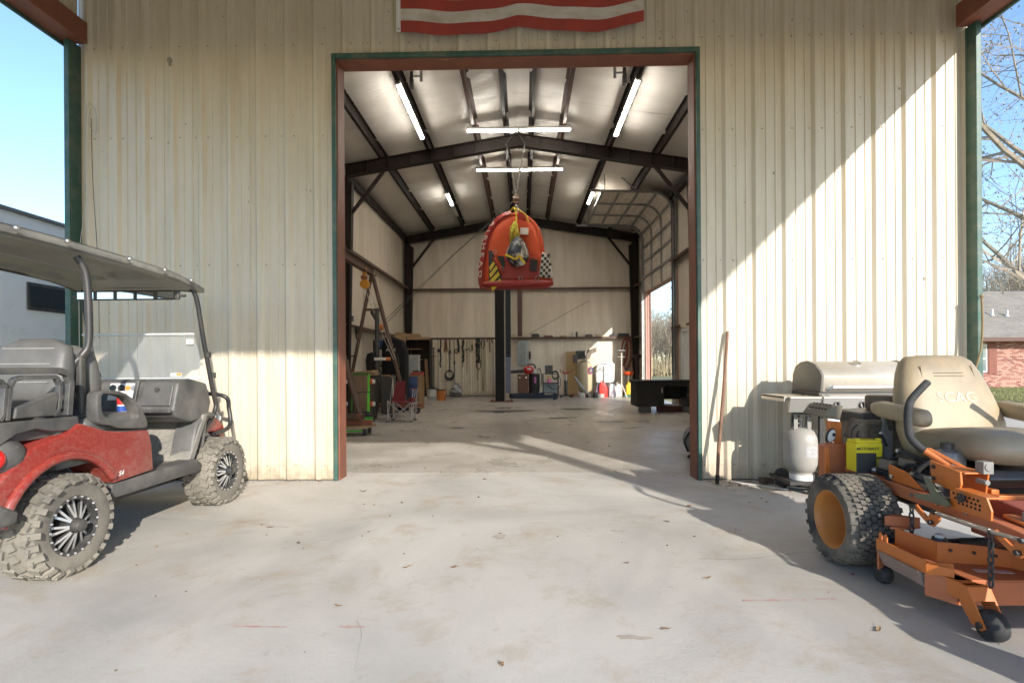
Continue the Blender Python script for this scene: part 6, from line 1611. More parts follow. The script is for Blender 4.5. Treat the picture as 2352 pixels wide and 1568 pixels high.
for k in range(9):
    x0 = 2.05+rr.uniform(0,.85); y0 = 19.3+rr.uniform(0,.4); s = rr.uniform(.05,.11)
    typ = k%3
    col = [(0.06,0.06,0.06),(0.35,0.33,0.3),(0.30,0.06,0.04),(0.5,0.48,0.42)][rr.randrange(4)]
    mm = mat('clutter_%d'%k,col,0.5)
    nm,lab = (('paint_can','small can'),('parts_box','small parts box'),('spray_bottle','small bottle'))[typ]
    shade = ('dark','grey','red','pale')[[(0.06,0.06,0.06),(0.35,0.33,0.3),(0.30,0.06,0.04),(0.5,0.48,0.42)].index(col)]
    if typ==0: mb = MB().lathe([(.02,0),(s,0),(s,s*1.8),(s*.9,s*1.9),(.02,s*1.9)],(0,0,0),(0,0,1),14)
    elif typ==1: mb = MB().box(-s,s,-s*.8,s*.8,0,s*1.2)
    else: mb = MB().lathe([(.02,0),(s*.7,0),(s*.7,s*1.8),(s*.3,s*2.2),(s*.3,s*2.6),(.01,s*2.6)],(0,0,0),(0,0,1),14)
    t = simple(nm,shade+' '+lab+' on the floor in front of the tan compressor',lab.split()[-1],(x0,y0,.0),[('body',mb,mm,40,.004),('lid',Cy((0,0,s*1.1),(0,0,s*1.25),s*.3,n=10),m_steel,None,None)],rr.uniform(0,90),'clutter by the compressor')
# objects on the rail of the back wall
items = [(0.55,'black radio',(.30,.12,.12),(0.04,0.045,0.045)),(-0.35,'pale carton',(.26,.12,.09),(0.5,0.42,0.28)),(1.05,'brown tool roll',(.35,.10,.05),(0.12,0.06,0.035)),(1.62,'flat wood offcut',(.24,.12,.04),(0.4,0.27,0.12)),(2.62,'brown tool case',(.26,.14,.08),(0.10,0.06,0.04)),(3.0,'tan parts carton',(.16,.12,.07),(0.45,0.35,0.2)),(3.55,'small black charger',(.12,.1,.12),(0.03,0.03,0.03)),(3.95,'long black battery box',(.42,.14,.11),(0.03,0.03,0.032))]
for x0,lb_,sz,col in items:
    mm = mat('rail_'+lb_.replace(' ','_'),col,0.6)
    simple(lb_.replace(' ','_'),lb_+' lying on the back wall rail','box',(x0,BY-.12,2.275),[('body',MB().cb((0,0,sz[2]/2),sz),mm,None,.006),('lid',MB().cb((0,-.004,sz[2]+.006),(sz[0]*.8,sz[1]*.8,.01)),m_black_plastic,None,None)],rr.uniform(-8,8))
for x0,h_,lb_,col in ((2.03,.24,'thin white',(0.6,0.6,0.56)),(2.15,.22,'black',(0.03,0.03,0.03))):
    simple('rail_can',lb_+' can standing on the back wall rail above the compressor','can',(x0,BY-.12,2.275),[('body',MB().lathe([(.03,0),(.035,.01),(.035,h_*.85),(.02,h_*.92)],(0,0,0),(0,0,1),12),mat('rail_can_'+lb_.replace(' ','_'),col,0.4),40,None),('nozzle',Cy((0,0,h_*.9),(0,0,h_),.012,n=8),m_white,None,None)])
mb = MB(); mb.tube([(0.30,0,0),(1.3,.05,.55),(2.62,.1,1.27)],.009,6); simple('sagging_cable','thin dark cable rising across the back wall from the rail','cable',(0.0,BY-.42,2.38),[('wire',mb,m_black_plastic,50,None)])
# tools hung on the wainscot
def hang(nm, lab, cat, x0, z1, parts): simple(nm, lab, cat, (x0,BY-.27,z1), parts)
m_strap = mat('webbing_black',(0.025,0.025,0.022),0.9); m_rope = mat('rope_tan',(0.22,0.16,0.08),0.9); m_olive = mat('strap_olive',(0.10,0.11,0.05),0.9)
def strap(L_, w, wob=.03, seed=1, n=10):
    r2 = random.Random(seed); pts = [Vector((r2.uniform(-wob,wob)*(i>0),-.01-.01*(i%2),-L_*i/n)) for i in range(n+1)]; mb = MB()
    sp = smooth_path(pts,3)
    for p,q in zip(sp,sp[1:]): mb.bar(p,q,w,.012,up=(0,1,0))
    return mb
hang('ratchet_strap','black ratchet strap with a buckle hanging next to the closet','strap',-3.12,2.20,[('webbing',strap(1.08,.05,.02,1),m_strap,None,None),('buckle',MB().cb((-.06,-.03,-.42),(.13,.05,.12)),m_black_steel,None,.01)])
hang('hand_saw','brown bladed hand saw hanging on the ribbed panel','saw',-2.92,2.20,[('blade',MB().prism([(-.05,0),(.05,0),(.07,-.42),(-.07,-.42)],'y',-.012,-.004),mat('rusty_blade',(0.14,0.065,0.04),0.6),None,None),('saw_handle',MB().box(-.085,.085,-.02,.0,-.48,-.42),m_wood,None,.006)])
hang('pry_bar','long dark steel bar with a collar hanging above the cable coil','bar',-2.76,2.20,[('shaft',Cy((0,-.02,0),(-.01,-.02,-1.25),.022,n=8),m_black_steel,40,None),('collar',Cy((0,-.02,-.42),(0,-.02,-.56),.045,n=10),m_black_steel,None,None)])
mb = MB()
for k in range(4): mb.tube([((.14+.012*k)*math.cos(t),-.02-.012*k,(.15+.01*k)*math.sin(t)-.02*k) for t in [2*PI*i/18 for i in range(18)]],.014,6,closed=True)
hang('cable_coil','black coiled cable hanging low on the ribbed panel','cable',-2.78,.86,[('coil',mb,m_rubber_clean,50,None)])
hang('steel_rod','thin long steel rod hanging beside the pry bar','rod',-2.60,2.20,[('shaft',Cy((0,-.02,0),(.03,-.02,-1.62),.013,n=6),m_dark_iron,None,None),('clip',MB().cb((.02,-.03,-.9),(.05,.03,.16)),m_strap,None,.005)])
hang('tow_strap','short folded black tow strap beside the steel rod','strap',-2.46,2.20,[('webbing',strap(.50,.08,.05,5,5),m_strap,None,None),('loop',MB().tube([(-.05+.06*math.cos(t),-.03,-.46+.09*math.sin(t)) for t in [2*PI*i/12 for i in range(12)]],.015,6,closed=True),m_strap,50,None)])
hang('cargo_strap','wide black cargo strap with an olive tail','strap',-2.25,2.18,[('webbing',strap(.85,.09,.03,6),m_strap,None,None),('tail',strap(1.05,.03,.04,7),m_olive,None,None)])
hang('hook_chain','thin chain with hooks at its top','chain',-2.10,2.16,[('links',strap(1.25,.02,.012,8,14),m_dark_iron,None,None),('hook',MB().tube(smooth_path([(-.06,-.03,-.32),(0,-.04,-.38),(.07,-.04,-.30),(.12,-.04,-.40),(.18,-.04,-.46)],4),.015,6),m_dark_iron,50,None)])
hang('hand_brush','short brown brush hanging from a nail on the ribbed panel','brush',-1.90,2.22,[('handle',B(-.02,.02,-.03,-.01,-.22,0),m_wood,None,.004),('bristles',B(-.035,.035,-.04,-.0,-.46,-.22),m_olive,None,.008)])
hang('belt_bundle','thick bundle of black belts and straps hanging on the ribbed panel','belts',-1.68,2.25,[('webbing',strap(.95,.16,.03,11),m_strap,None,None),('webbing',strap(.70,.10,.06,12),m_strap,None,None),('hanging_loop',MB().tube([(.03+.09*math.cos(t),-.04,-1.0+.20*math.sin(t)) for t in [2*PI*i/14 for i in range(14)]],.016,6,closed=True),m_strap,50,None),('tail',strap(1.62,.04,.03,13),m_rope,None,None),('upper_loop',MB().tube([(.20+.07*math.cos(t),-.05,-.22+.18*math.sin(t)) for t in [2*PI*i/14 for i in range(14)]],.015,6,closed=True),m_strap,50,None)])
hang('doubled_rope','long doubled tan rope hanging to knee height','rope',-1.48,2.20,[('rope',MB().tube(smooth_path([(-.04,-.02,0),(-.045,-.03,-1.0),(-.02,-.03,-1.88),(.0,-.03,-1.94),(.02,-.03,-1.88),(.04,-.03,-1.0),(.03,-.02,0)],4),.014,6),m_rope,50,None)])
hang('leather_strap','flat brown strap looped over a nail near the lift post','strap',-1.22,2.20,[('webbing',strap(.50,.05,.01,15),m_rope,None,None),('nail_loop',MB().tube(smooth_path([(-.10,-.03,-.1),(-.05,-.03,.03),(.06,-.03,.03),(.11,-.03,-.15)],4),.02,6),m_dark_iron,50,None)])
mb = MB()
for k in range(46):
    c = Vector((.012*(k%3-1),-.03,-.02-.043*k)); w_ = Vector((1,0,0)) if k%2 else Vector((0,1,0))
    mb.tube([c+Vector((0,0,.03*math.cos(t)))+w_*(.016*math.sin(t)) for t in [2*PI*i/7 for i in range(7)]],.007,4,closed=True)
hang('log_chain','long galvanised log chain hanging beside the lift post','chain',-1.08,2.12,[('links',mb,m_galv,None,None)])
simple('plastic_bag','clear plastic bag of scrap sitting on the floor by the ribbed panel','bag',(-2.50,20.20,0),[('bag_skin',MB().sphere((0,0,.245),(.25,.20,.24),18,12),mat('bag_plastic',(0.42,0.40,0.37),0.18,var=0.5,vscale=9,dirt=((0.05,0.05,0.05),0.9,6,0.05),bump=1.0,bscale=14),60,None),('bag_neck',MB().cyl((.0,0,.42),(.03,0,.54),.06,.10,n=12),MATS['bag_plastic'],40,None),('scrap',MB().cb((0,-.12,.10),(.4,.15,.18),(0,8,0)),m_black_plastic,None,.02)])
simple('light_tripod','thin tripod work light stand beside the closet opening','tripod',(-3.30,20.0,0),[('pole',Cy((0,0,.1),(0,0,1.86),.022,n=8),m_dark_iron,40,None),('cross_bar',Cy((-.10,0,1.54),(.10,0,1.54),.014,n=6),m_dark_iron,None,None),('top_bar',Cy((-.06,0,1.86),(.06,0,1.86),.014,n=6),m_dark_iron,None,None)]+[('leg',MB().bar((0,0,.42),(.30*math.cos(R(a)),.30*math.sin(R(a)),.01),.02,.02),m_dark_iron,None,None) for a in (0,120,240)])
# closet with shelves in the back left corner
cl = thing('storage_closet','dark open storage closet with wooden frame and shelves','closet',(-3.95,20.05,0))
mk = mat('closet_dark',(0.035,0.025,0.02),0.8)
B(-.55,.50,.66,.68,0,2.20).build('back_board', mk, cl); B(-.56,-.54,-.10,.66,0,2.2).build('side_board', mk, cl); B(.49,.51,-.10,.66,0,2.2).build('side_board', mk, cl); B(-.56,.51,-.10,.66,2.2,2.22).build('top_board', mk, cl)
B(-.60,.53,-.14,-.10,2.17,2.27).build('header_board', m_wood, cl, bevel=.004); B(-.62,-.54,-.14,-.10,0,2.17).build('post_board', m_wood, cl, bevel=.004)
B(-.60,.10,-.12,.3,2.28,2.40).build('top_lumber', m_wood, cl, bevel=.01)
for z in (.50,.98,1.42,1.82): B(-.53,.12,-.02,.62,z,z+.025).build('shelf', m_wood, cl)
rr = random.Random(8)
for k in range(9):
    z = (.525,1.005,1.445)[k%3]; x = -.45+.18*(k//3)+rr.uniform(0,.05); h_ = rr.uniform(.10,.25)
    simple('stored_box',('dim brown','dim grey','dim red')[k%3]+' box stored on the '+('bottom','middle','upper')[k%3]+' closet shelf','box',(-3.95+x,20.25,z),[('carton',B(-.06,.06,-.08,.08,.001,h_),mat('stored_%d'%(k%3),((0.12,0.08,0.05),(0.1,0.1,0.1),(0.16,0.03,0.03))[k%3],0.7),None,.004),('flap',B(-.055,.055,-.07,.07,h_,h_+.006),m_wood,None,None)],group='boxes in the closet')
simple('leaning_planks','pale plank leaning inside the closet','plank',(-3.62,20.1,.0),[('plank',MB().bar((.08,0,.02),(-.05,.3,1.45),.12,.03),m_wood,None,.004)])
# ================================================================ left side clutter
gn = thing('gantry_crane','rusty brown A frame gantry crane on casters along the left wall','gantry',(-3.70,11.3,0))
m_rust = mat('gantry_brown',(0.11,0.065,0.045),0.6,var=0.25,dirt=((0.05,0.03,0.02),0.5,5,0.12))
def lg(p,q,r=.05): return MB().cyl(p,q,r,n=12)
MB().box(-.07,.07,-2.45,2.10,3.46,3.475).build('beam_flange', m_rust, gn); MB().box(-.07,.07,-2.45,2.10,3.66,3.675).build('beam_flange', m_rust, gn); MB().box(-.006,.006,-2.45,2.10,3.475,3.66).build('beam_web', m_rust, gn)
for y0 in (-2.0,1.90):
    lg((.0,y0,3.46),(-.66,y0,.24),.045).build('a_frame_leg', m_rust, gn, smooth=40); lg((.03,y0,3.46),(.93 if y0<0 else .85,y0,.22),.05).build('a_frame_leg', m_rust, gn, smooth=40)
    MB().bar((-.19,y0,2.60),(.27,y0,2.60),.06,.06).build('a_frame_tie', m_rust, gn)
    MB().box(-.80,1.12 if y0<0 else 1.28,y0-.05,y0+.05,.17,.25).build('base_beam', m_red_iron, gn, bevel=.006)
    for x in (-.66,.98 if y0<0 else 1.12):
        MB().lathe([(.02,-.03),(.08,-.03),(.085,0),(.08,.03),(.02,.03)],(x,y0,.085),(0.5,1,0) if y0>0 else (1,.15,0),20).build('caster', m_rubber_clean, gn, smooth=40)
        MB().lathe([(.01,-.034),(.045,-.034),(.045,.034),(.01,.034)],(x,y0,.085),(0.5,1,0) if y0>0 else (1,.15,0),16).build('caster_hub', m_steel, gn)
        MB().box(x-.04,x+.04,y0-.045,y0+.045,.155,.172).build('caster_plate', m_steel, gn)
tr = thing('chain_trolley','yellow chain trolley and hook hanging from the gantry beam','hoist',(-3.76,12.85,3.30))
MB().sphere((.02,-.10,.20),(.06,.05,.15),14,10).build('trolley_cover', mat('hoist_yellow',(0.55,0.25,0.02),0.5), tr, smooth=60)
MB().cyl((0,-.06,-.12),(0,.06,-.12),.11,n=18).build('chain_wheel', MATS['hoist_yellow'], tr, smooth=40)
MB().cyl((-.02,-.05,.04),(-.02,.05,.04),.07,n=16).build('load_block', mat('block_red',(0.3,0.1,0.05),0.6), tr, smooth=40)
mb = MB(); mb.tube([(.06,-.02,-.1),(.35,.05,-1.0),(.72,.1,-1.95)],.008,5); mb.tube([(.0,-.02,-.2),(.30,.05,-1.1),(.66,.1,-1.95)],.008,5); mb.build('hand_chain', m_steel, tr)
eh = thing('engine_hoist','black engine hoist mast standing under the gantry','hoist',(-3.50,12.9,0))
Cy((0,0,.1),(.02,0,2.55),.055,n=12).build('mast_tube', m_black_steel, eh, smooth=40); MB().sphere((.02,0,2.55),.06,12,8).build('mast_cap', m_black_steel, eh, smooth=60); MB().bar((0,0,.12),(.0,-.9,.10),.09,.08).build('hoist_foot', m_black_steel, eh); MB().bar((.02,0,2.3),(-.2,.3,2.55),.06,.08).build('boom_stub', m_black_steel, eh)
# green framed creeper cart
gc = thing('green_cart','bright green framed upright board cart with red and white wheels','cart',(-3.28,10.9,0))
m_lime = mat('lime_green',(0.13,0.60,0.04),0.45)
MB().cb((-.0,0,.64),(.29,.03,.74),(6,0,0)).build('ply_board', mat('board_brown',(0.20,0.13,0.085),0.7,var=0.2,stretch=(6,6,1)), gc)
MB().bar((.17,-.04,.26),(.15,.05,1.02),.05,.04).build('side_rail', m_lime, gc, bevel=.006); MB().bar((-.18,-.04,.26),(-.17,.05,1.02),.03,.04).build('side_rail', mat('dark_green',(0.05,0.16,0.03),0.5), gc, bevel=.006)
MB().bar((-.17,.05,1.03),(.15,.05,1.03),.05,.05).build('top_rail', MATS['dark_green'], gc, bevel=.006); MB().box(-.19,.20,-.06,.05,.18,.27).build('foot_board', m_black_plastic, gc, bevel=.01); MB().box(-.05,.26,-.14,.06,.07,.15).build('base_plate', mat('mid_green',(0.06,0.35,0.04),0.5), gc, bevel=.01)
MB().bar((-.20,-.02,.66),(.20,-.02,.66),.02,.02).build('strap_band', m_black_plastic, gc)
for x in (-.30,.27):
    MB().bar((x,0,.05),(x-.01,.0,1.05),.02,.02).build('upright', m_black_steel, gc)
    for z in (.42,.88):
        MB().lathe([(.01,-.03),(.05,-.03),(.055,0),(.05,.02),(.01,.02)],(x-.03,-.03,z),(1,0,0),16).build('caster', mat('caster_red',(0.55,0.09,0.04),0.5), gc, smooth=40)
        MB().cyl((x-.005,-.03,z),(x+.03,-.03,z),.045,n=14).build('caster_fork', m_white, gc)
simple('old_wood_stack','short stack of wooden boards lying behind the green cart','boards',(-3.45,11.6,0),[('trestle',B(-.25,.25,-.25,.25,.02,.95),mat('dark_trestle',(0.06,0.045,0.035),0.8),None,.01),('top_board',MB().cb((0,0,1.0),(.62,.5,.05),(0,-4,5)),m_wood,None,.008),('top_board',MB().cb((.04,0,1.06),(.5,.4,.05),(0,-5,-4)),m_wood,None,.008)])
simple('pipe_section','short rusty pipe lying on the near gantry base','pipe',(-3.15,9.25,.30),[('pipe_wall',MB().lathe([(.062,-.45),(.062,.45),(.045,.45),(.045,-.45)],(0,0,.012),(1,-.25,0),18,closed=True),m_rust,40,None),('collar',MB().lathe([(.062,.40),(.072,.40),(.072,.455),(.062,.455)],(0,0,.012),(1,-.25,0),18,closed=True),m_red_iron,40,None)])
simple('grey_case','tall grey ribbed equipment case standing behind the green cart','case',(-2.98,12.0,.05),[('shell',MB().cb((0,0,.50),(.30,.35,.86),(0,-3,0)),mat('case_dark',(0.055,0.05,0.045),0.55),None,.03),('rim',MB().tube([(.16,-.16,.1),(.13,-.16,.88),(.06,-.16,.93),(-.12,-.16,.93)],.018,6),m_wood,50,None),('caster',Cy((.10,-.2,.03),(.15,-.2,.03),.04,n=12),m_rubber_clean,40,None)])
bc = thing('covered_cabinet','tall cabinet under a black cover with small white print','cabinet',(-3.28,13.9,0))
mb = MB(); mb.prism([(-.30,.0),(.30,0),(.30,1.55),(.20,1.85),(-.10,1.98),(-.26,1.90),(-.30,1.70)],'y',-.25,.25); mb.build('cover', mat('cover_black',(0.010,0.010,0.011),0.7,spec=0.2,bump=0.5,bscale=10), bc, bevel=(.03,2), smooth=50)
text_part('UP\nAPTX','cover_lettering',m_white,bc,rot_to((-.06,-.253,1.66),90,0,0),.10,.001)
mb = MB(); mb.tube([(.12,-.27,1.5),(.16,-.28,1.2),(.05,-.28,.9),(.18,-.28,.5),(.10,-.28,.2)],.008,5); mb.build('loose_cord', m_olive, bc, smooth=50)
simple('soft_case','tall black soft case leaning behind the engine hoist','case',(-3.98,14.2,0),[('bag',MB().lathe([(.05,.02),(.17,.06),(.20,.5),(.16,1.0),(.19,1.35),(.15,1.52),(.04,1.57)],(0,0,0),(0,.04,1),18),mat('soft_case_black',(0.015,0.015,0.016),0.7),50,None),('handle',MB().tube(smooth_path([(.19,-.02,.9),(.25,-.03,1.0),(.19,-.02,1.1)],4),.015,6),m_strap,50,None)])
simple('rolled_tube','white tube with an orange cap lying across the black covers','tube',(-3.25,12.6,1.36),[('tube_body',Cy((-.22,0,0),(.06,0,.0),.035,n=12),m_white,40,None),('cap',Cy((.06,0,0),(.16,0,0),.042,n=12),mat('cap_orange',(0.6,0.18,0.04),0.5),40,None)])
# work bench with tool boxes
wb = thing('work_bench','wooden work bench with lower frame beyond the folding chair','bench',(-3.05,14.7,0))
MB().box(-.32,.30,-.3,.3,.90,.95).build('bench_top', m_wood, wb, bevel=.004)
for x in (-.28,.24):
    for y in (-.26,.2): MB().box(x,x+.09,y,y+.06,0,.90).build('leg', m_wood, wb, bevel=.004)
MB().box(-.30,.28,-.26,-.22,.25,.33).build('stretcher', m_wood, wb)
simple('grey_tool_box','grey steel tool box on the work bench','tool box',(-3.02,14.75,.95),[('body',B(-.20,.20,-.15,.15,.0,.50),m_gry,None,.01),('lid',B(-.205,.205,-.155,.155,.50,.545),m_gry,None,.008),('latch',B(-.03,.03,-.165,-.15,.44,.52),m_steel,None,None)])
simple('yellow_drill','black and yellow drill standing on the work bench','drill',(-3.22,14.45,.95),[('motor',MB().cb((0,0,.22),(.2,.09,.1)),m_black_plastic,None,.02),('grip',MB().cb((.05,0,.11),(.06,.07,.16),(0,12,0)),m_tyel,None,.015),('battery',MB().cb((.06,0,.03),(.11,.08,.06)),m_black_plastic,None,.01)])
simple('red_parts_tray','red tray hanging over the edge of the work bench','tray',(-2.80,14.40,.90),[('tray_body',B(-.17,.17,-.06,.06,.052,.12),mat('tray_red',(0.55,0.07,0.06),0.5),None,.01),('rib',B(-.10,-.06,-.07,-.055,.055,.115),m_red_iron,None,None),('rib',B(.05,.09,-.07,-.055,.055,.115),m_red_iron,None,None)])
simple('small_battery','small dark battery with a silver handle on the bench end','battery',(-2.88,14.62,.95),[('body',B(-.08,.08,-.06,.06,0,.12),m_black_plastic,None,.008),('handle',MB().tube(smooth_path([(-.06,0,.12),(-.05,0,.17),(.05,0,.17),(.06,0,.12)],4),.012,6),m_steel,50,None)])
simple('pink_insulation','strip of pink insulation board above the bench','board',(-3.55,15.6,1.55),[('sheet',B(-.09,.09,-.02,.02,0,.42),mat('foam_pink',(0.42,0.16,0.14),0.8),None,None),('backing',B(-.16,.16,.022,.05,-1.55,.62),m_wood,None,None)])
simple('socket_rail','rack of chrome tools standing beside the cover','rack',(-3.24,14.35,0),[('rack_post',B(-.05,.05,.0,.04,0,1.5),m_black_steel,None,None)]+[('socket_row',MB().cb((0,-.02,.62+.085*k),(.12,.04,.03)),m_chrome,None,.004) for k in range(9)])
# folding camp chair
fc = thing('camp_chair','folding camp chair with dark red fabric and steel legs','chair',(-2.57,11.5,0))
m_cloth = mat('maroon_cloth',(0.20,0.03,0.035),0.85,var=0.15,vscale=8)
mb = MB(); mb.grid(lambda u,v: (-.26+.30*u+.10*v*(1-u), .20-.30*u*.2+.05*v, .44+.44*v-.03*math.sin(PI*u)), 8, 8); mb.grid(lambda u,v:(-.24+.30*u+.02*v,.19,.87-.002*u+.0*v),2,1); mb.build('back_cloth', m_cloth, fc, smooth=60)
mb = MB(); mb.grid(lambda u,v: (-.22+.46*u, .22-.45*v, .44-.06*u*0-.05*math.sin(PI*u)*math.sin(PI*v)-.03*u), 8, 8); mb.build('seat_cloth', m_cloth, fc, smooth=60)
mb = MB(); mb.grid(lambda u,v: (.18+.12*u, .20-.47*v, .68+.02*math.sin(PI*u)), 4, 6); mb.build('arm_cloth', m_cloth, fc, smooth=60)
m_ct = mat('chair_tube',(0.38,0.37,0.36),0.4,0.6)
for p,q in (((-.25,.22,.88),(-.25,-.22,.02)),((.26,.20,.68),(.26,-.24,.02)),((-.25,-.22,.44),(.24,-.22,.02)),((.25,-.22,.42),(-.24,-.20,.02)),((-.25,.22,.44),(.24,.22,.02)),((.25,.22,.44),(-.24,.22,.02)),((-.25,-.22,.02),(-.25,-.22,.46)),((.24,-.22,.02),(.30,-.25,.69)),((.24,.22,.02),(.30,.20,.69)),((-.24,.22,.02),(-.25,.22,.9))):
    MB().cyl(p,q,.011,n=8).build('leg_tube', m_ct, fc, smooth=40)
for x,y in ((-.25,-.22),(.25,-.22),(-.25,.22),(.25,.22)): MB().box(x-.03,x+.03,y-.02,y+.02,.0,.03).build('foot_cap', m_black_plastic, fc, bevel=.006)
simple('cup_holder','dark red cup holder pouch under the chair arm','pouch',(-2.30,11.3,.42),[('pouch',MB().lathe([(.03,0),(.055,.01),(.06,.10),(.05,.10),(.045,.02)],(0,0,0),(0,0,1),14),m_cloth,50,None),('rim',MB().tube([(.06*math.cos(t),.06*math.sin(t),.10) for t in [2*PI*i/12 for i in range(12)]],.006,5,closed=True),m_black_plastic,50,None)])
# left wall rail clutter
rr = random.Random(31)
for k in range(7):
    y0 = 9.3+k*.75; mb = MB()
    for j in range(3): mb.tube(smooth_path([(0,.1*j-.1,0),(.02,.1*j-.05+rr.uniform(-.08,.08),-.35*rr.uniform(.6,1.1)),(0,.1*j+.05,-.02)],5),.010,5)
    simple('cord_loop',('dark','brown','grey')[k%3]+' cord looped over the left wall rail','cord',(-4.30,y0,2.24),[('loops',mb,(m_strap,m_rope,m_dark_iron)[k%3],50,None)],group='cords on the left wall rail')
simple('small_radio','pale radio standing on the left wall rail','radio',(-4.40,13.6,2.315),[('case',B(-.08,.08,-.16,.16,-.0,.22),m_white,None,.01),('speaker',B(.08,.09,-.13,.10,.03,.18),m_black_plastic,None,None),('aerial',Cy((0,.1,.22),(.05,.25,.36),.006,n=5),m_steel,None,None)])
simple('orange_reel','orange cable reel on the left wall rail','reel',(-4.30,16.3,2.38),[('drum',Cy((-.06,0,0),(.06,0,0),.10,n=16),mat('reel_orange',(0.5,0.14,0.03),0.5),40,None),('flange',Cy((-.08,0,0),(-.06,0,0),.13,n=18),m_black_plastic,40,None)])
# ================================================================ desk on the right, with things under it
dsk = thing('steel_desk','dark steel office desk raised on blocks inside the right wall','desk',(3.58,13.45,0))
m_desk = mat('desk_dark',(0.028,0.024,0.021),0.55,var=0.15,spec=0.25)
MB().box(-.78,.78,-.38,.38,.755,.80).build('desk_top', m_desk, dsk, bevel=.006)
for x0,x1 in ((-.74,-.06),(.50,.74)): MB().box(x0,x1,-.36,.36,.16,.755).build('pedestal', m_desk, dsk, bevel=.006)
MB().box(-.06,.50,.30,.33,.30,.755).build('modesty_panel', m_desk, dsk)
MB().box(-.055,.495,-.36,.3,.66,.752).build('drawer', m_desk, dsk)
for x in (-.46,.62): MB().box(x-.13,x+.13,-.16,.16,0,.16).build('block', mat('concrete_block',(0.20,0.19,0.18),0.9), dsk, bevel=.008)
MB().cyl((-.12,-.375,.5),(-.12,-.375,.62),.012,n=8).build('handle', m_steel, dsk)
simple('red_crate','dark red crate under the desk','crate',(3.78,13.6,0),[('crate_body',B(-.30,.26,-.14,.14,.0,.13),mat('crate_red',(0.12,0.03,0.02),0.7),None,.008),('rim',B(-.31,.27,-.15,.15,.13,.15),m_red_iron,None,.004)])
simple('paper_stack','pale folded sheets lying on the red crate','papers',(3.80,13.55,.151),[('sheets',B(-.18,.16,-.10,.10,0,.03),mat('paper_blue_white',(0.55,0.57,0.62),0.7),None,.004),('top_sheet',MB().cb((.02,0,.036),(.3,.18,.006),(0,2,6)),m_white,None,None)])
simple('low_stool','low dark padded stool in front of the desk','stool',(4.20,12.75,0),[('pad',MB().lathe([(.02,.36),(.19,.37),(.22,.42),(.21,.49),(.12,.53),(.02,.54)],(0,0,0),(0,0,1),20),mat('pad_brown',(0.05,0.03,0.025),0.6),50,None)]+[('leg',MB().bar((.1*math.cos(R(a)),.1*math.sin(R(a)),.37),(.2*math.cos(R(a)),.2*math.sin(R(a)),0),.03,.03),m_black_steel,None,None) for a in (45,135,225,315)])
simple('grey_bag','grey bag with a black strap just inside the right door jamb','bag',(2.36,6.95,0),[('bag_body',MB().sphere((0,0,.22),(.22,.18,.22),18,12),mat('bag_grey',(0.22,0.21,0.20),0.7,var=0.2,bump=0.6,bscale=12),60,None),('strap',MB().tube(smooth_path([(-.06,-.12,.42),(-.17,-.15,.34),(-.225,-.1,.22),(-.19,-.12,.08)],5),.014,6),m_strap,50,None),('shoe',MB().sphere((-.13,-.17,.03),(.09,.06,.035),12,8),m_rubber_clean,60,None)])
# ================================================================ small things on the slab and the wall
simple('wooden_pole','long weathered wooden handle leaning on the wall beside the doorway','pole',(2.005,5.36,0),[('shaft',MB().tube([(0,0,0.004),(.02,.02,.3),(.095,.075,.9),(.165,.135,1.53)],[.017,.018,.017,.014],10),mat('old_handle',(0.20,0.11,0.07),0.8,var=0.35,vscale=8,stretch=(6,6,1)),50,None),('ferrule',Cy((.0,0,.0),(.004,.004,.09),.021,n=10),m_dark_iron,40,None)])
simple('white_strip','thin white plastic strip lying on the slab by the wall','strip',(2.19,5.43,.001),[('strip',MB().bar((0,0,.006),(.36,-.32,.006),.022,.008),m_white,None,None),('end_cap',MB().cb((.37,-.33,.007),(.04,.03,.01),(0,0,-42)),m_white,None,None)])
simple('white_offcut','short white offcut lying in front of the grill','strip',(2.62,5.22,.001),[('offcut',MB().bar((0,0,.006),(.14,-.07,.006),.03,.008),m_white,None,None),('torn_end',MB().cb((.14,-.07,.008),(.03,.03,.006),(0,0,30)),m_white,None,None)])
simple('brick_fragment','dark broken brick lying by the wall near the gas bottle','brick',(2.50,5.38,0),[('lump',MB().cb((0,0,.03),(.13,.08,.055),(0,4,20)),mat('burnt_brick',(0.09,0.06,0.045),0.9,var=0.3,vscale=20),None,.008),('chip',MB().cb((.09,-.04,.012),(.05,.04,.022),(0,0,50)),MATS['burnt_brick'],None,.004)])
m_leaf = [mat('dry_leaf_%d'%k,c,0.85,var=0.25,vscale=30) for k,c in enumerate(((0.26,0.15,0.075),(0.20,0.115,0.06),(0.32,0.21,0.11)))]
def leaf_mesh(k, L_, W_):
    mb = MB(); r2 = random.Random(k)
    cur = r2.uniform(.1,.35); n = 6
    def fn(u,v):
        w = W_*math.sin(PI*(.06+.9*u))**.8
        return ((u-.5)*L_, (v-.5)*w, .004+.5*L_*cur*(u-.5)**2*2+abs(v-.5)*w*.5+.004*math.sin(9*u+k))
    mb.grid(fn, n, 4)
    mb.tube([((u-.5)*L_,0,.006+.5*L_*cur*(u-.5)**2*2) for u in (0,.25,.5,.75,1.0,1.2)],.0015,4)
    return mb.mesh('leaf', m_leaf[k%3], 60)
LM = [leaf_mesh(k,L_,W_) for k,(L_,W_) in enumerate(((.065,.022),(.04,.022),(.085,.02),(.035,.02),(.05,.015),(.028,.02)))]
spots = [(-.86,2.64),(-1.31,4.57),(-1.22,4.55),(-1.08,6.2),(-1.82,3.92),(-2.38,3.50),(-1.46,5.05),(-.34,3.15),(-.62,3.15),(-.10,3.78),(1.16,4.07),(2.02,4.64),(1.10,3.00),(1.93,3.05),(1.66,2.42),(-.02,2.13),(.71,2.42),(2.58,4.67),(1.47,4.52),(.69,3.22)]
rr = random.Random(17)
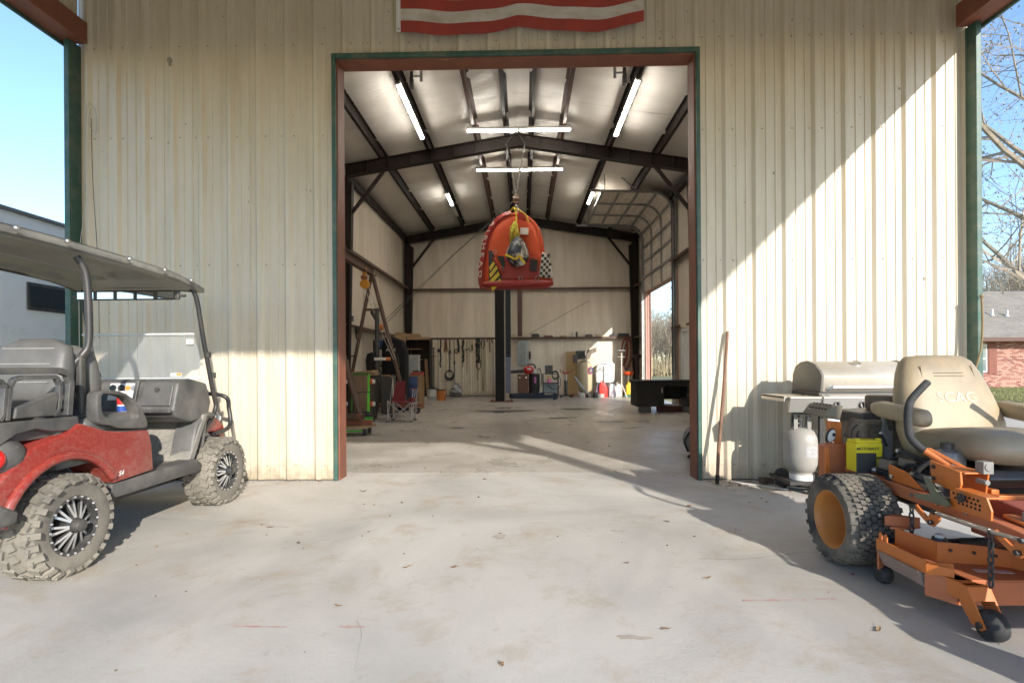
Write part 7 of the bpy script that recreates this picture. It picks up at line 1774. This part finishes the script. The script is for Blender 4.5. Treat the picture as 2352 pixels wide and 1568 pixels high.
for k,(x,y) in enumerate(spots):
    o = link(LM[k%6],'dry_leaf',None,(x,y,.001),(rr.uniform(-.1,.1),rr.uniform(-.1,.1),rr.uniform(0,6.3))); s_ = rr.uniform(.5,.95); o.scale = (s_,s_,s_)
    tag(o,'small dry brown leaf lying on the pale porch slab','leaf','dry leaves on the slab')
lt = MB(); rr = random.Random(23)
for k in range(900):
    t = rr.random()
    if t < .7: x = rr.uniform(1.95,3.6); y = 5.50-abs(rr.gauss(0,.16))
    elif t < .85: x = rr.uniform(-4.4,-1.95); y = 5.50-abs(rr.gauss(0,.05))
    else: x = rr.uniform(2.0,3.4); y = rr.uniform(4.4,5.4)
    s = rr.uniform(.004,.018); a = rr.uniform(0,PI); c_,s2 = math.cos(a)*s, math.sin(a)*s; z = rr.uniform(.002,.012); lt.cur = rr.randrange(3)
    lt.add([(x-c_,y-s2,.002),(x+s2*.35,y-c_*.35,z),(x+c_,y+s2,.004),(x-s2*.35,y+c_*.35,z*.5+.002)],[(0,1,2,3)])
tag(lt.build('leaf_litter', m_leaf),'crumbled leaf litter and dirt along the foot of the wall','leaf litter',kind='stuff')
gt = MB(); rr = random.Random(29)
for k in range(90):
    x = rr.uniform(-3.2,3.2); y = rr.uniform(1.2,8.5); s = rr.uniform(.002,.006)*(1 if rr.random()<.9 else 2)
    gt.cb((x,y,s*.4),(s*2,s*1.5,s),(0,0,rr.uniform(0,180)))
tag(gt.build('slab_grit', mat('grit',(0.14,0.11,0.08),0.9,var=0.4,vscale=3)),'scattered grit and crumbs on the concrete','grit',kind='stuff')
slab = bpy.data.objects['porch_slab']; shopf = bpy.data.objects['shop_floor']
m_chalk = mat('red_chalk',(0.46,0.26,0.23),0.95,var=0.1,dirt=((0.45,0.42,0.38),0.9,14,0.12))
for (x0,y0),(x1,y1),w in (((1.18,2.72),(1.50,2.73),.016),((1.56,2.74),(1.66,2.74),.012),((-1.27,2.43),(-1.02,2.425),.014),((-.78,2.43),(-.66,2.43),.018)):
    mb = MB(); mb.grid(lambda u,v: (x0+(x1-x0)*u, y0+(y1-y0)*u+(v-.5)*w*(.6+.5*math.sin(7*u+x0)**2), .003), 12, 1); mb.build('chalk_mark', m_chalk, slab)
m_oil = mat('oil_stain',(0.045,0.036,0.028),0.35,var=0.3)
def blot(x,y,rx,ry,seed,m,parent,z=.0015,name='oil_stain'):
    r2 = random.Random(seed); n = 36; ph = [r2.uniform(0,6.28) for _ in range(5)]
    pts = []
    for i in range(n):
        a = 2*PI*i/n; f = 1+.22*math.sin(2*a+ph[0])+.15*math.sin(3*a+ph[1])+.10*math.sin(5*a+ph[2])+.06*math.sin(9*a+ph[3])
        pts.append((x+rx*f*math.cos(a),y+ry*f*math.sin(a),z))
    mb = MB(); mb.add(pts,[tuple(range(n))]); return mb.build(name,m,parent)
blot(-.35,13.9,.62,.30,1,m_oil,shopf); blot(.9,12.0,.30,.16,2,m_oil,shopf); blot(1.9,11.2,.25,.2,3,m_oil,shopf); blot(1.5,14.5,.4,.25,4,m_oil,shopf); blot(-1.2,10.2,.16,.1,5,m_oil,shopf)
m_rst = mat('rust_stain',(0.37,0.31,0.25),0.85,var=0.2,vscale=14,dirt=((0.43,0.41,0.375),0.95,16,0.12))
blot(-.1,3.72,.055,.045,6,m_rst,slab,.0015,'rust_stain'); blot(.75,3.85,.045,.03,7,m_rst,slab,.0015,'rust_stain'); blot(.55,2.35,.07,.02,9,m_rst,slab,.0015,'rust_stain')
m_wire = mat('dusty_wire',(0.42,0.40,0.34),0.7)
simple('dangling_wire','thin pale wire with a loop hanging down the left wall corner','wire',(-4.42,5.46,2.3),[('wire',MB().tube(smooth_path([(.0,0,1.60),(-.02,-.01,1.45),(.06,-.01,1.35),(.05,-.01,1.58),(-.03,-.01,1.62),(-.07,0,1.2),(-.07,0,.6),(-.12,-.02,.0),(-.12,-.02,-1.2)],6),.004,5),m_wire,50,None),('second_strand',MB().tube(smooth_path([(.0,0,1.5),(.02,-.005,.8),(.07,-.01,.0),(.08,-.01,-.8)],6),.003,5),m_dark_iron,50,None)])
simple('corner_rope','faded rope hanging down the right corner trim','rope',(4.575,5.36,0),[('strand',MB().tube(smooth_path([(.035,0,1.85),(.034,-.01,1.6),(.02,-.01,1.35),(-.03,-.01,1.15),(-.08,-.01,1.0)],6),.010,6),m_rope,50,None),('knot',MB().sphere((.035,0,1.85),.018,10,8),m_rope,60,None)])
simple('mud_dauber_nest','small brown mud nest stuck high on the left wall','nest',(-3.62,5.51,4.42),[('mud',MB().sphere((0,0,0),(.028,.02,.028),10,8),m_mud,60,None),('tube',MB().cyl((0,-.005,-.02),(.01,-.008,-.06),.012,n=8),m_mud,40,None)])
sp = MB(); rr = random.Random(41)
for k in range(130):
    x = rr.uniform(-4.45,4.45)
    if abs(x) < 1.95: z = rr.uniform(4.5,5.1)
    else: z = 5.1-3.6*rr.random()**1.5
    s = rr.uniform(.003,.008)*(2.0 if rr.random()<.06 else 1); rp_ = (x+4.52)%.3048
    if rp_ < .05 or rp_ > .255: continue
    sp.sphere((x,5.5485,z),(s,.003,s*rr.uniform(1,2)),6,4)
tag(sp.build('wall_specks', m_mud, bld), kind='stuff')

m_crack = mat('crack_dark',(0.20,0.18,0.155),0.95)
for seed,(x,y,dx,dy,n_) in enumerate(((1.15,3.30,.075,.008,16),(-3.0,4.2,.07,-.012,20),(-.6,2.1,-.02,.06,9))):
    r2 = random.Random(seed+3); pts = []
    for k in range(n_): pts.append((x,y)); x += dx*r2.uniform(.6,1.3)+r2.uniform(-.012,.012); y += dy+r2.uniform(-.022,.022)
    mb = MB(); vs = []
    for k,(a,b) in enumerate(pts):
        w = .0016*(.4+r2.random()); vs += [(a,b-w,.0022),(a,b+w,.0022)]
    mb.add(vs,[(2*k,2*k+2,2*k+3,2*k+1) for k in range(n_-1)]); mb.build('hairline_crack', m_crack, slab)

# ================================================================ denser clutter along the left wall and the back right corner
sh = thing('steel_shelving','dark steel shelving unit loaded with boxes along the left wall','shelving',(-4.05,16.4,0))
for x in (-.25,.25):
    for y in (-.9,.9): MB().box(x-.02,x+.02,y-.02,y+.02,0,1.95).build('upright', m_dark_iron, sh)
for z in (.12,.65,1.18,1.70): MB().box(-.27,.27,-.92,.92,z,z+.03).build('shelf', m_dark_iron, sh)
rr = random.Random(55)
CC = (('cardboard',(0.30,0.20,0.11)),('black',(0.025,0.025,0.027)),('grey',(0.2,0.2,0.2)),('faded red',(0.30,0.06,0.04)),('blue',(0.04,0.08,0.2)),('olive',(0.12,0.12,0.05)))
for li,z in enumerate((.15,.68,1.21,1.73)):
    y = -.80
    while y < .75:
        w = rr.uniform(.10,.28); h = rr.uniform(.14,.40) if z < 1.7 else rr.uniform(.08,.25); nm,c = rr.choice(CC); d = rr.uniform(.1,.2)
        simple('shelf_box',nm+' box on the '+('lowest','second','third','top')[li]+' tier of the steel shelving','box',(-4.0+rr.uniform(-.04,.04),16.4+y+w/2,z+.001),[('carton',MB().box(-d,d,-w/2,w/2,0,h),mat('shelf_'+nm.replace(' ','_'),c,0.7,var=0.2),None,.006),('tape',MB().box(-d*.9,d*.9,-.02,.02,h,h+.004),m_wood,None,None)],rr.uniform(-5,5),'boxes on the steel shelving')
        y += w+rr.uniform(.02,.08)
for k in range(10):
    y0 = 9.2+k*.42+rr.uniform(-.05,.05); L_ = rr.uniform(.5,1.3)
    typ = ('shovel','rake','pipe','hose')[k%4]
    base = Vector((-4.22,y0,.0))
    if typ in ('shovel','rake'):
        head = MB().cb((.0,0,1.38),(.03,.20,.26)) if typ=='shovel' else MB().cb((.03,0,1.44),(.12,.36,.03))
        simple('long_'+typ,typ+' standing against the left wall by the gantry, handle down','tool',base,[('handle',MB().cyl((.12,0,0),(0,0,1.35),.016,n=8),m_wood,40,None),('head',head,m_dark_iron,None,.006)],rr.uniform(-10,10),'tools along the left wall')
    elif typ=='pipe':
        simple('steel_pipe','steel pipe leaning against the left wall by the gantry','pipe',base,[('tube',MB().cyl((.18,0,0),(-.05,.05,1.9),.022,n=10),m_rust,40,None),('coupling',MB().cyl((.0,.035,1.5),(-.01,.04,1.58),.03,n=10),m_dark_iron,None,None)],0,'tools along the left wall')
    else:
        mb = MB()
        for j in range(4): mb.tube([(.02*j,(.17+.01*j)*math.cos(t),1.35+(.22+.01*j)*math.sin(t)) for t in [2*PI*i/16 for i in range(16)]],.015,6,closed=True)
        simple('garden_hose','dark coiled hose hung low on the left wall','hose',(-4.36,y0,.2),[('coil',mb,m_rubber_clean,50,None),('hook',MB().cyl((-.12,0,1.58),(.08,0,1.60),.012,n=8),m_steel,None,None)],0,'tools along the left wall')
for k,(x,y,r,h,nm,c) in enumerate(((-3.75,18.0,.29,.88,'blue',(0.03,0.06,0.16)),(-3.1,18.6,.2,.38,'white',(0.55,0.54,0.5)),(-2.75,18.2,.16,.36,'orange',(0.5,0.16,0.03)))):
    simple('drum' if k==0 else 'bucket',nm+(' steel drum standing in front of the closet' if k==0 else ' plastic bucket on the floor in front of the closet'),'drum' if k==0 else 'bucket',(x,y,0),[('side_wall',MB().lathe([(r*.85 if k else r,0),(r*.86 if k else r,.01),(r,h*.33),(r*1.02,h*.34),(r,h*.36),(r,h*.66),(r*1.02,h*.67),(r,h*.69),(r,h),(r*.92,h),(r*.90,h*.96)],(0,0,0),(0,0,1),24),mat('drum_'+nm,c,0.5,var=0.12),45,None),('rim',MB().tube([(r*math.cos(t),r*math.sin(t),h) for t in [2*PI*i/24 for i in range(24)]],.012,6,closed=True),m_dark_iron,50,None)])
rr = random.Random(77)
for k in range(16):
    x0 = rr.uniform(-.2,4.1); y0 = 20.15+rr.uniform(0,.3); s = rr.uniform(.06,.15); nm,c = rr.choice(CC)
    if 2.0 < x0 < 2.8: continue
    tall = k%2
    body = MB().lathe([(s*.5,0),(s*.55,.01),(s*.55,s*2.2),(s*.25,s*2.6),(s*.2,s*2.9)],(0,0,0),(0,0,1),14) if tall else MB().box(-s,s,-s*.7,s*.7,0,s*1.3)
    simple('floor_bottle' if tall else 'floor_carton',nm+(' bottle' if tall else ' carton')+' standing at the foot of the back wall','bottle' if tall else 'box',(x0,y0,0),[('body',body,mat('shelf_'+nm.replace(' ','_'),c,0.7,var=0.2),40,.004),('cap' if tall else 'flap',MB().cb((0,0,s*2.92 if tall else s*1.31),(s*.4,s*.4,.02)),m_white,None,None)],rr.uniform(0,90),'clutter at the foot of the back wall')

dl = thing('furniture_dolly','low plank dolly with green axle bar under the near gantry foot','dolly',(-2.98,9.30,0))
MB().box(-.42,.40,-.20,-.02,.128,.165).build('plank', m_wood, dl, bevel=.006); MB().box(-.42,.40,.02,.20,.128,.165).build('plank', m_wood, dl, bevel=.006)
MB().bar((-.26,-.16,.075),(.26,-.16,.075),.03,.03).build('axle_bar', MATS['mid_green'], dl)
for x in (-.32,.30):
    for y in (-.15,.15):
        MB().lathe([(.015,-.03),(.055,-.03),(.062,0),(.055,.03),(.015,.03)],(x,y,.063),(1,.2,0),18).build('caster', m_rubber_clean, dl, smooth=40)
        MB().box(x-.045,x+.045,y-.03,y+.03,.112,.128).build('caster_plate', m_steel, dl)
